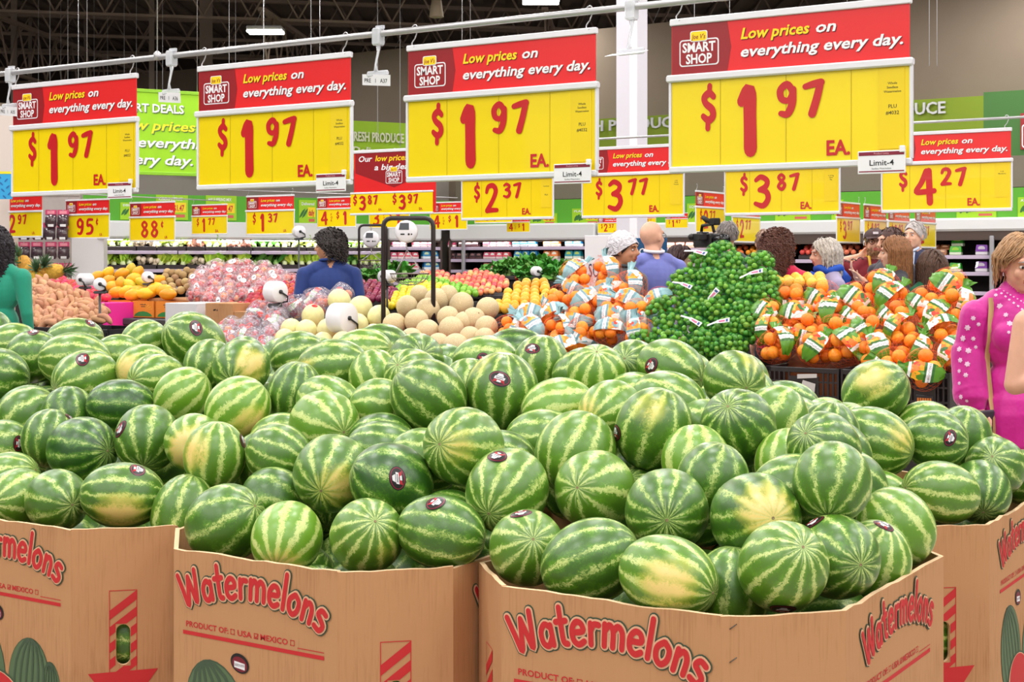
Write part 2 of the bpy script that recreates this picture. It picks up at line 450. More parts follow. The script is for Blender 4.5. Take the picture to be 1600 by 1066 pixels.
# thin hanging wires from the ceiling to the rails far back
for px, Y in ((60, 27), (78, 25), (95, 28), (106, 24), (147, 28), (168, 29), (194, 27), (213, 27), (245, 25), (254, 26), (358, 22), (368, 24), (412, 21), (486, 20), (590, 23), (625, 24), (722, 20), (1085, 19), (1140, 19), (1452, 14), (1464, 14)):
    p = P(px, 300, Y)
    put('hanging_wire', MB().tube([(0, 0, 0), (0, 0, CEIL - 3.4)], .004, 4), M_house, loc=(p.x, p.y, 3.4), label='thin steel wire hanging from the ceiling', cat='wire', group='thin wires under the ceiling')
# ------------------------------------------------------------ watermelon bins
def cardboard():
    m = bpy.data.materials.new('brown_cardboard'); m.use_nodes = True; nt = m.node_tree; b = nt.nodes['Principled BSDF']
    tc = nt.nodes.new('ShaderNodeTexCoord')
    mp = nt.nodes.new('ShaderNodeMapping'); mp.inputs['Scale'].default_value = (160, 160, 8)
    n = nt.nodes.new('ShaderNodeTexNoise'); n.inputs['Scale'].default_value = 1; n.inputs['Detail'].default_value = 3
    n2 = nt.nodes.new('ShaderNodeTexNoise'); n2.inputs['Scale'].default_value = 4; n2.inputs['Detail'].default_value = 5
    ad = nt.nodes.new('ShaderNodeMath'); ad.operation = 'ADD'
    cr = nt.nodes.new('ShaderNodeValToRGB'); cr.color_ramp.elements[0].position = .7; cr.color_ramp.elements[1].position = 1.3 / 1.3
    cr.color_ramp.elements[0].color = lin((172, 124, 84)); cr.color_ramp.elements[1].color = lin((190, 140, 98))
    nt.links.new(tc.outputs['Object'], mp.inputs[0]); nt.links.new(mp.outputs[0], n.inputs['Vector']); nt.links.new(tc.outputs['Object'], n2.inputs['Vector'])
    nt.links.new(n.outputs['Fac'], ad.inputs[0]); nt.links.new(n2.outputs['Fac'], ad.inputs[1]); nt.links.new(ad.outputs[0], cr.inputs[0])
    nt.links.new(cr.outputs[0], b.inputs['Base Color']); b.inputs['Roughness'].default_value = .75; b.inputs['Specular IOR Level'].default_value = .25
    bp = nt.nodes.new('ShaderNodeBump'); bp.inputs['Strength'].default_value = .25; bp.inputs['Distance'].default_value = .002
    nt.links.new(n.outputs['Fac'], bp.inputs['Height']); nt.links.new(bp.outputs[0], b.inputs['Normal'])
    return m
M_card = cardboard()
M_cut = mat('cardboard_cut_edge', (226, 190, 150), .8)
M_pred = mat('print_red', (196, 36, 40), .6)
M_pgreen = mat('print_dark_green', (66, 84, 62), .6)
M_ptan = mat('print_pale_tan', (228, 176, 140), .6)
M_pleaf = mat('print_leaf_green', (86, 108, 74), .6)
M_black = mat('print_black', (22, 20, 22), .5)
M_pwhite = mat('print_white', (236, 232, 236), .5)
M_wood = mat('pallet_wood', (178, 146, 104), .8, var=.12, vs=6)
RIM = .80
# rounded marker letters, x-height about .6
LT = {
 'W': (.86, [[(.06, .98), (.16, .5), (.26, .06), (.40, .55), (.48, .86)], [(.48, .86), (.56, .45), (.64, .08), (.74, .5), (.82, 1.0)]]),
 'a': (.52, [[(.42, .50), (.26, .60), (.10, .42), (.12, .14), (.28, .05), (.42, .24)], [(.44, .56), (.44, .06)]]),
 't': (.44, [[(.22, .98), (.22, .5), (.24, .12), (.36, .06)], [(.06, .62), (.38, .64)]]),
 'e': (.52, [[(.12, .34), (.42, .38), (.38, .56), (.22, .60), (.08, .42), (.10, .16), (.26, .04), (.44, .12)]]),
 'r': (.42, [[(.12, .58), (.12, .06)], [(.12, .40), (.22, .56), (.38, .56)]]),
 'm': (.76, [[(.10, .60), (.10, .06)], [(.10, .42), (.24, .60), (.36, .46), (.36, .06)], [(.36, .44), (.50, .60), (.64, .46), (.64, .06)]]),
 'l': (.24, [[(.12, 1.04), (.12, .5), (.12, .06)]]),
 'o': (.52, [[(.26, .60), (.08, .42), (.10, .16), (.26, .04), (.42, .18), (.44, .44), (.28, .60)]]),
 'n': (.50, [[(.10, .60), (.10, .06)], [(.10, .42), (.26, .60), (.40, .44), (.40, .06)]]),
 's': (.46, [[(.38, .54), (.20, .60), (.10, .46), (.24, .34), (.38, .20), (.28, .04), (.06, .10)]]),
}
def watermelons_word(x0, x1, zb, h, arc):
    """red letters with a pale rim and a dark green outline, set on a low arch"""
    s = 'Watermelons'; tot = sum(LT[c][0] for c in s); k = (x1 - x0) / tot
    mb = MB(); acc = 0; glyphs = []
    for c in s:
        gw, st = LT[c]; mid = (acc + gw / 2) / tot; q = 2 * mid - 1
        zc = zb + arc * (1 - q * q); rot = -q * arc * 4 / (x1 - x0) * .9; xc = x0 + mid * (x1 - x0)
        cr, sr = math.cos(rot), math.sin(rot)
        def fn(a, b, xc=xc, zc=zc, cr=cr, sr=sr, gw=gw):
            p, r = (a - gw / 2) * k, b * h
            return xc + p * cr - r * sr, zc + p * sr + r * cr
        glyphs.append((st, fn)); acc += gw
    for (w, y, m) in ((.33, 0, 1), (.255, -.0003, 2), (.160, -.0006, 0)):
        for st, fn in glyphs:
            for q_ in st: stroke(mb, q_, w, fn, y=y, m=m)
    return mb
def ellipse(cx, cz, a, b, n=28, rot=0.0, t0=0, t1=2 * PI):
    return [(cx + a * math.cos(t) * math.cos(rot) - b * math.sin(t) * math.sin(rot), cz + a * math.cos(t) * math.sin(rot) + b * math.sin(t) * math.cos(rot)) for t in [t0 + (t1 - t0) * i / n for i in range(n if abs(t1 - t0 - 2 * PI) < .01 else n + 1)]]
def text_face_prints(L):
    """lettering and picture for one wide side of the bin; x runs 0..L"""
    c = L / 2; a, b = c - .235, c + .235
    word = watermelons_word(a, b, .645 - .0, .088, .052)
    ln = MB(); text(ln, 'PRODUCT OF:', a + .005, .604, .015, y=0, off=.02, width=.150)
    text(ln, 'USA', a + .185, .604, .015, off=.02, width=.05); text(ln, 'MEXICO', a + .262, .604, .015, off=.02, width=.092)
    for bx in (a + .162, a + .242, a + .362):
        for (u0, u1, w0, w1) in ((0, .014, 0, .0018), (0, .014, .0122, .014), (0, .0018, 0, .014), (.0122, .014, 0, .014)):
            ln.flat([(bx + u0, .604 + w0), (bx + u1, .604 + w0), (bx + u1, .604 + w1), (bx + u0, .604 + w1)])
    stroke(ln, [(a + .244, .611), (a + .248, .606), (a + .256, .616)], .003, lambda p, q: (p, q), sm=False)
    ln.flat([(a + .385, .600), (b, .600), (b, .602), (a + .385, .602)])
    ln.flat([(a - .005, .583), (b, .583), (b, .593), (a - .005, .593)])
    pic = MB()     # melons and a red slice
    def melon(cx, cz, ra, rb, rot, y):
        pic.flat(ellipse(cx, cz, ra * 1.03, rb * 1.03, rot=rot), y, m=1); pic.flat(ellipse(cx, cz, ra, rb, rot=rot), y - .0004, m=0)
        for k in (-.72, -.42, -.12, .18, .48, .76):
            pts = [(k * math.cos(t) * 1.0, math.sin(t)) for t in [(-.46 + .92 * i / 8) * PI for i in range(9)]]
            cr, sr = math.cos(rot), math.sin(rot)
            stroke(pic, [(cx + p * ra * cr - q * rb * sr, cz + p * ra * sr + q * rb * cr) for p, q in pts], ra * .09, lambda p, q: (p, q), y=y - .0008, m=1, sm=False)
    melon(c - .115, .38, .105, .15, .35, 0); melon(c + .10, .36, .085, .115, -.1, 0); melon(c + .19, .33, .045, .09, 0, .0004)
    sl = [(c - .20, .40)] + [(c - .06 + .15 * math.cos(t), .40 + .20 * math.sin(t)) for t in [PI + PI * .55 * i / 10 for i in range(11)]]
    pic.flat(ellipse(c - .03, .27, .13, .10, rot=-.3), -.0016, m=1); pic.flat(ellipse(c - .03, .275, .122, .09, rot=-.3), -.002, m=3); pic.flat(ellipse(c - .03, .285, .11, .078, rot=-.3), -.0024, m=2)
    st = MB()      # round seal above the picture
    st.flat(ellipse(c - .04, .535, .032, .024, rot=-.3), -.001, m=1); st.flat(ellipse(c - .04, .533, .026, .018, rot=-.3), -.0014, m=2)
    st.flat([(c - .058, .524), (c - .022, .520), (c - .022, .536), (c - .058, .540)], -.0018, m=0); text(st, 'SEEDLESS', c - .057, .528, .006, y=-.0022, width=.034, m=1)
    return word, ln, pic, st
def arrow_face_prints(L, hole):
    c = L / 2; hw = .038; mb = MB(); zt, zb = .628, .40
    def inside_clip(poly, xa=None, xb=None, za=None, zc=None):
        # clip the diagonal stripe to the column outline
        for ax, lim, sgn in ((0, xa, 1), (0, xb, -1), (1, za, 1), (1, zc, -1)):
            out = []
            for i in range(len(poly)):
                p, q = poly[i - 1], poly[i]; dp, dq = (p[ax] - lim) * sgn, (q[ax] - lim) * sgn
                if (dp >= 0) != (dq >= 0):
                    t = dp / (dp - dq); out.append((p[0] + (q[0] - p[0]) * t, p[1] + (q[1] - p[1]) * t))
                if dq >= 0: out.append(q)
            poly = out
            if not poly: return poly
        return poly
    for i in range(8):
        z0 = zt - .075 - i * .046
        for lim in ((c - hw, c - .0205, zb, zt), (c + .0205, c + hw, zb, zt), (c - .0205, c + .0205, .534, zt), (c - .0205, c + .0205, zb, .416)):
            pl = inside_clip([(c - .08, z0 - .04), (c + .08, z0 + .08), (c + .08, z0 + .106), (c - .08, z0 - .014)], *lim)
            if len(pl) > 2: mb.flat(pl)
    for x in (c - hw, c + hw - .002): mb.flat([(x, zb), (x + .002, zb), (x + .002, zt), (x, zt)])
    mb.flat([(c - hw, zt - .002), (c + hw, zt - .002), (c + hw, zt), (c - hw, zt)])
    mb.flat([(c - .095, .398), (c + .095, .404), (c, .27)])
    # leave the hand hole free: drop faces whose centre is inside it, holes are rimmed by the panel itself
    return mb

def side_panel_mesh(L, seed, hole=None, th=.012, z0=.14):
    rnd = random.Random(seed); n = 14
    def top(x): return RIM + .004 * noise.noise(Vector((x * 5 + seed * 3.1, seed, 0))) * 1.6 + (.006 * noise.noise(Vector((x * 16, seed * 7.7, 2))))
    mb = MB()
    out = [(0, z0), (L, z0)] + [(L * (1 - i / n), top(L * (1 - i / n))) for i in range(n + 1)]
    loops = [[Vector((x, z, 0)) for x, z in out]]
    hp = []
    if hole:
        cx, za, zb, hw = hole
        hp = [(cx + hw * math.cos(t), zb - hw + hw * math.sin(t)) for t in [PI * i / 8 for i in range(9)]] + [(cx + hw * math.cos(t), za + hw + hw * math.sin(t)) for t in [PI + PI * i / 8 for i in range(9)]]
        loops.append([Vector((x, z, 0)) for x, z in hp])
    allp = out + hp; tr = tessellate_polygon(loops)
    def o2(t, front):
        a, b, c = (allp[i] for i in t); cr = (b[0] - a[0]) * (c[1] - a[1]) - (b[1] - a[1]) * (c[0] - a[0])
        t = tuple(t) if cr > 0 else tuple(t)[::-1]
        return t if front else t[::-1]
    mb.add([(x, 0, z) for x, z in allp], [o2(t, True) for t in tr], 0)
    mb.add([(x, th, z) for x, z in allp], [o2(t, False) for t in tr], 0)
    k = len(out)
    vs = [(x, 0, z) for x, z in out] + [(x, th, z) for x, z in out]
    mb.add(vs, [((i + 1) % k, i, i + k, (i + 1) % k + k) for i in range(k)], 1)
    if hp:
        k = len(hp); vs = [(x, 0, z) for x, z in hp] + [(x, th, z) for x, z in hp]
        mb.add(vs, [(i, (i + 1) % k, (i + 1) % k + k, i + k) for i in range(k)], 1)
    return mb
UO, VO, UC, VC = .475, .55, .275, .35
OCT = [(-UC, -VO), (UC, -VO), (UO, -VC), (UO, VC), (UC, VO), (-UC, VO), (-UO, VC), (-UO, -VC)]
_pr = {}
def bin_at(c, label, seed, faces):
    t = thing('watermelon_bin', label, 'cardboard bin', (c[0], c[1], 0), UANG, None)
    for i in range(8):
        a = Vector(OCT[i] + (0,)); b = Vector(OCT[(i + 1) % 8] + (0,)); L = (b - a).length; ang = math.atan2(b.y - a.y, b.x - a.x)
        wide = L > .5
        hole = None if wide else (L / 2, .418, .532, .019)
        pn = put('side_panel', side_panel_mesh(L, seed * 8 + i, hole), [M_card, M_cut], t, a, (0, 0, ang))
        if i not in faces: continue
        if wide:
            key = round(L, 2)
            if key not in _pr:
                w, ln, pic, st = text_face_prints(L)
                _pr[key] = [('lettering', w.mesh('lettering', [M_pred, M_pgreen, M_ptan])), ('origin_line', ln.mesh('origin_line', M_pred)), ('melon_picture', pic.mesh('melon_picture', [M_pleaf, M_pgreen, M_pred, M_ptan])), ('round_seal', st.mesh('round_seal', [M_pwhite, M_black, mat('print_maroon', (120, 24, 40), .5)]))]
            for nm, me in _pr[key]:
                put(nm, me, None, pn, (0, -.0012 if nm != 'melon_picture' else -.001, 0))
        else:
            if 'arrow' not in _pr: _pr['arrow'] = arrow_face_prints(L, hole).mesh('striped_arrow', M_pred)
            hm = put('striped_arrow', _pr['arrow'], None, pn, (0, -.0012, 0))
    sm = MB()
    a = Vector(OCT[1] + (0,)); b = Vector(OCT[2] + (0,)); d = (b - a).normalized(); nn = Vector((d.y, -d.x, 0))
    for z in ((.775, .705) if seed == 1 else ()):
        p = a + d * .02 + nn * .002; sm.tube([p + Vector((0, 0, z)), p + d * .016 + Vector((0, 0, z + .010))], .0012, 4)
    if seed == 1: put('staples', sm, mat('staple_steel', (120, 116, 110), .35, metal=1), t)
    for k in range(5): put('pallet_board', MB().box(-.5, .5, -.56 + k * .25, -.44 + k * .25, .115, .14), M_wood, t)
    for k in (-1, 0, 1): put('pallet_runner', MB().box(k * .44 - .03, k * .44 + .03, -.56, .56, 0, .115), M_wood, t)
    return t
O3 = Vector((.506, 3.70, 0)); O2 = Vector((-.351, 4.146, 0)); O1 = Vector((-1.157, 4.699, 0)); O4 = Vector((1.147, 4.73, 0))
O0 = O1 - UU * .98 + VV * .0; O5 = O2 + VV * 1.2; O6 = O1 + VV * 1.2; O5b = O3 + VV * 1.2
bin_at(O3, 'octagonal cardboard bin of watermelons nearest the camera, lettering on two sides', 1, (0, 1, 2, 7, 6))
bin_at(O2, 'octagonal cardboard watermelon bin left of the nearest bin, whole red word showing', 2, (0, 1, 2, 7))
bin_at(O1, 'octagonal cardboard watermelon bin at the left edge, hand hole showing', 3, (0, 1, 2, 7))
bin_at(O4, 'octagonal cardboard watermelon bin at the right edge, behind the nearest bin', 4, (0, 1, 2, 7))
bin_at(O5, 'cardboard watermelon bin hidden behind the second bin, only its melons showing', 5, ())
bin_at(O6, 'cardboard watermelon bin behind the left-edge bin, only its melons showing', 6, ())
bin_at(O0 + VV * 1.2, 'cardboard watermelon bin in the second line at the far left, only melons showing', 8, ())
bin_at(O0, 'cardboard watermelon bin beyond the left edge bin, mostly out of view', 7, ())

# ------------------------------------------------------------ watermelons
def melon_material():
    m = bpy.data.materials.new('watermelon_rind'); m.use_nodes = True; nt = m.node_tree; N = nt.nodes; K = nt.links.new
    b = N['Principled BSDF']
    def nd(t, **k):
        n = N.new(t)
        for a, v in k.items(): setattr(n, a, v)
        return n
    def ma(op, a, c=None, d=None, clamp=False):
        n = nd('ShaderNodeMath', operation=op, use_clamp=clamp)
        for i, v in enumerate((a, c, d)):
            if v is None: continue
            if isinstance(v, (int, float)): n.inputs[i].default_value = v
            else: K(v, n.inputs[i])
        return n.outputs[0]
    def att(name, out='Fac'):
        n = nd('ShaderNodeAttribute', attribute_type='OBJECT', attribute_name=name); return n.outputs[out]
    tc = nd('ShaderNodeTexCoord'); pos = tc.outputs['Object']
    sx = nd('ShaderNodeSeparateXYZ'); K(pos, sx.inputs[0])
    seed = att('seed'); tone = att('tone'); cnt = att('stripes'); spot = att('spot', 'Vector'); ssz = att('spot_size')
    phi = ma('ARCTAN2', sx.outputs[1], sx.outputs[0])
    off = nd('ShaderNodeVectorMath', operation='ADD'); K(pos, off.inputs[0]); K(seed, off.inputs[1])
    def noi(scale, det, rough=.6, dist=0, st=None):
        n = nd('ShaderNodeTexNoise'); n.inputs['Scale'].default_value = scale; n.inputs['Detail'].default_value = det; n.inputs['Roughness'].default_value = rough; n.inputs['Distortion'].default_value = dist
        K(off.outputs[0], n.inputs['Vector']); return n.outputs['Fac']
    n1 = noi(1.7, 2); n2 = noi(7.5, 5, .8, .8); n3 = noi(15, 4, .8, .6); n4 = noi(3.0, 3)
    ph = ma('ADD', ma('MULTIPLY', phi, cnt), ma('ADD', ma('MULTIPLY', ma('SUBTRACT', n1, .5), 4.2), ma('MULTIPLY', ma('SUBTRACT', n2, .5), 4.6)))
    s = ma('ADD', ma('SINE', ph), ma('MULTIPLY', ma('SUBTRACT', n3, .5), 3.6))
    # light streaks
    thr = ma('SUBTRACT', .80, ma('MULTIPLY', tone, .75))
    streak = ma('MULTIPLY', ma('SUBTRACT', s, thr), 3.2, clamp=True)
    broken = ma('MULTIPLY', ma('SUBTRACT', n4, ma('SUBTRACT', .44, ma('MULTIPLY', tone, .25))), 9.0, clamp=True)
    streak = ma('MULTIPLY', streak, ma('ADD', .35, ma('MULTIPLY', broken, .65)))
    # darker veining inside the light streaks
    vein = ma('MULTIPLY', ma('SUBTRACT', n3, .53), 9, clamp=True)
    streak = ma('MULTIPLY', streak, ma('SUBTRACT', 1, ma('MULTIPLY', vein, .75)))
    midm = ma('MULTIPLY', ma('ADD', ma('MULTIPLY', s, .5), ma('MULTIPLY', ma('SUBTRACT', n4, .35), 2.2)), 1.0, clamp=True)
    dark = nd('ShaderNodeMix', data_type='RGBA'); dark.inputs[6].default_value = lin((34, 78, 18)); dark.inputs[7].default_value = lin((84, 138, 26)); K(midm, dark.inputs[0])
    bri = nd('ShaderNodeMix', data_type='RGBA'); bri.inputs[7].default_value = lin((130, 182, 44)); K(dark.outputs[2], bri.inputs[6]); K(ma('MULTIPLY', tone, .8, clamp=True), bri.inputs[0])
    lt = nd('ShaderNodeMix', data_type='RGBA'); lt.inputs[6].default_value = lin((190, 208, 104)); lt.inputs[7].default_value = lin((216, 224, 150)); K(n4, lt.inputs[0])
    mx = nd('ShaderNodeMix', data_type='RGBA'); K(streak, mx.inputs[0]); K(bri.outputs[2], mx.inputs[6]); K(lt.outputs[2], mx.inputs[7])
    # ground spot
    dt = nd('ShaderNodeVectorMath', operation='DOT_PRODUCT'); K(pos, dt.inputs[0]); K(spot, dt.inputs[1])
    sv = ma('SUBTRACT', ma('ADD', dt.outputs['Value'], ma('ADD', ma('MULTIPLY', ma('SUBTRACT', n2, .5), .30), ma('MULTIPLY', ma('SINE', ph), .05))), ma('SUBTRACT', 1, ssz))
    s_out = ma('MULTIPLY', sv, 5.5, clamp=True); s_in = ma('MULTIPLY', ma('SUBTRACT', sv, .12), 7, clamp=True)
    mo = nd('ShaderNodeMix', data_type='RGBA'); K(ma('MULTIPLY', s_out, .8), mo.inputs[0]); K(mx.outputs[2], mo.inputs[6]); mo.inputs[7].default_value = lin((196, 196, 76))
    mi = nd('ShaderNodeMix', data_type='RGBA'); K(s_in, mi.inputs[0]); K(mo.outputs[2], mi.inputs[6]); mi.inputs[7].default_value = lin((236, 208, 124))
    sc = ma('MULTIPLY', ma('MULTIPLY', ma('SUBTRACT', n3, .60), 12, clamp=True), s_in)
    scx = nd('ShaderNodeMix', data_type='RGBA'); K(ma('MULTIPLY', sc, .5), scx.inputs[0]); K(mi.outputs[2], scx.inputs[6]); scx.inputs[7].default_value = lin((168, 134, 96))
    # pale rays and brown scar at the poles
    az = ma('ABSOLUTE', sx.outputs[2])
    ray = ma('MULTIPLY', ma('MULTIPLY', ma('SUBTRACT', ma('SINE', ma('ADD', ma('MULTIPLY', phi, ma('MULTIPLY', cnt, 2)), ma('MULTIPLY', n1, 6))), .2), 2, clamp=True), ma('MULTIPLY', ma('SUBTRACT', az, .86), 7, clamp=True))
    rx = nd('ShaderNodeMix', data_type='RGBA'); K(ma('MULTIPLY', ray, .55), rx.inputs[0]); K(scx.outputs[2], rx.inputs[6]); rx.inputs[7].default_value = lin((206, 214, 150))
    px = nd('ShaderNodeMix', data_type='RGBA'); K(ma('MULTIPLY', ma('SUBTRACT', az, .9972), 900, clamp=True), px.inputs[0]); K(rx.outputs[2], px.inputs[6]); px.inputs[7].default_value = lin((150, 128, 92))
    # dusty bloom variation
    K(px.outputs[2], b.inputs['Base Color'])
    K(ma('ADD', .30, ma('MULTIPLY', n2, .2)), b.inputs['Roughness'])
    b.inputs['Specular IOR Level'].default_value = .55
    b.inputs['Coat Weight'].default_value = .45; b.inputs['Coat Roughness'].default_value = .3
    return m
M_melon = melon_material()
def melon_mesh():
    mb = MB(); nu, nv = 40, 26; vs = []; fs = []
    for i in range(nv + 1):
        th = PI * i / nv; dimple = 1 - .03 * math.exp(-(min(th, PI - th) / .14) ** 2)
        for k in range(nu):
            q = 2 * PI * k / nu; rr = 1 + .008 * math.cos(5 * q + 1) * math.sin(th)
            st = math.sin(th) ** .97 if 0 < i < nv else 0
            vs.append((rr * st * math.cos(q), rr * st * math.sin(q), math.cos(th) * dimple))
    for i in range(nv):
        for k in range(nu):
            k2 = (k + 1) % nu; fs.append((i * nu + k, (i + 1) * nu + k, (i + 1) * nu + k2, i * nu + k2))
    mb.add(vs, fs, 0, True); return mb.mesh('watermelon', M_melon)
ME_melon = melon_mesh()
def scar_mesh():
    mb = MB()
    mb.lathe([(.0, .975), (.022, .976), (.030, .985), (.036, .978), (.04, .965)], 10)
    return mb.mesh('stem_scar', mat('stem_scar', (150, 132, 96), .8))
ME_scar = scar_mesh()
def sticker_mesh():
    """oval label curved on the unit melon around +X"""
    mb = MB()
    def onS(a, b, r): # a sideways, b up, in radians
        d = Vector((math.cos(a) * math.cos(b), math.sin(a) * math.cos(b), math.sin(b))); return d * r
    def patch(poly, r, m):
        c = [sum(p[0] for p in poly) / len(poly), sum(p[1] for p in poly) / len(poly)]
        vs = [onS(c[0], c[1], r)]; n = len(poly)
        for rr in (.5, 1.0):
            for p in poly: vs.append(onS(c[0] + (p[0] - c[0]) * rr, c[1] + (p[1] - c[1]) * rr, r))
        fs = [(0, 1 + i, 1 + (i + 1) % n) for i in range(n)] + [(1 + i, 1 + n + i, 1 + n + (i + 1) % n, 1 + (i + 1) % n) for i in range(n)]
        mb.add(vs, fs, m, True)
    patch(ellipse(0, 0, .30, .20, 20), 1.012, 0)
    patch(ellipse(0, 0, .27, .17, 20), 1.016, 1)
    patch(ellipse(0, 0, .25, .15, 20), 1.020, 0)
    patch([(-.17, -.11), (.17, -.11), (.12, -.02), (-.14, -.04)], 1.024, 3)
    patch([(-.15, -.03), (.13, -.03), (.15, .035), (-.13, .04)], 1.028, 2)
    patch([(-.10, .05), (.10, .05), (.06, .12), (-.05, .12)], 1.028, 2)
    patch([(-.11, -.005), (.10, -.005), (.10, .012), (-.10, .015)], 1.032, 0)
    patch([(-.06, -.10), (.06, -.10), (.05, -.055), (-.05, -.05)], 1.028, 2)
    return mb.mesh('sticker', [mat('sticker_black', (26, 20, 22), .35), mat('sticker_maroon', (140, 24, 52), .35), mat('sticker_white', (228, 224, 230), .35), mat('sticker_red', (176, 30, 44), .35)])
ME_stick = sticker_mesh()

N_ = None
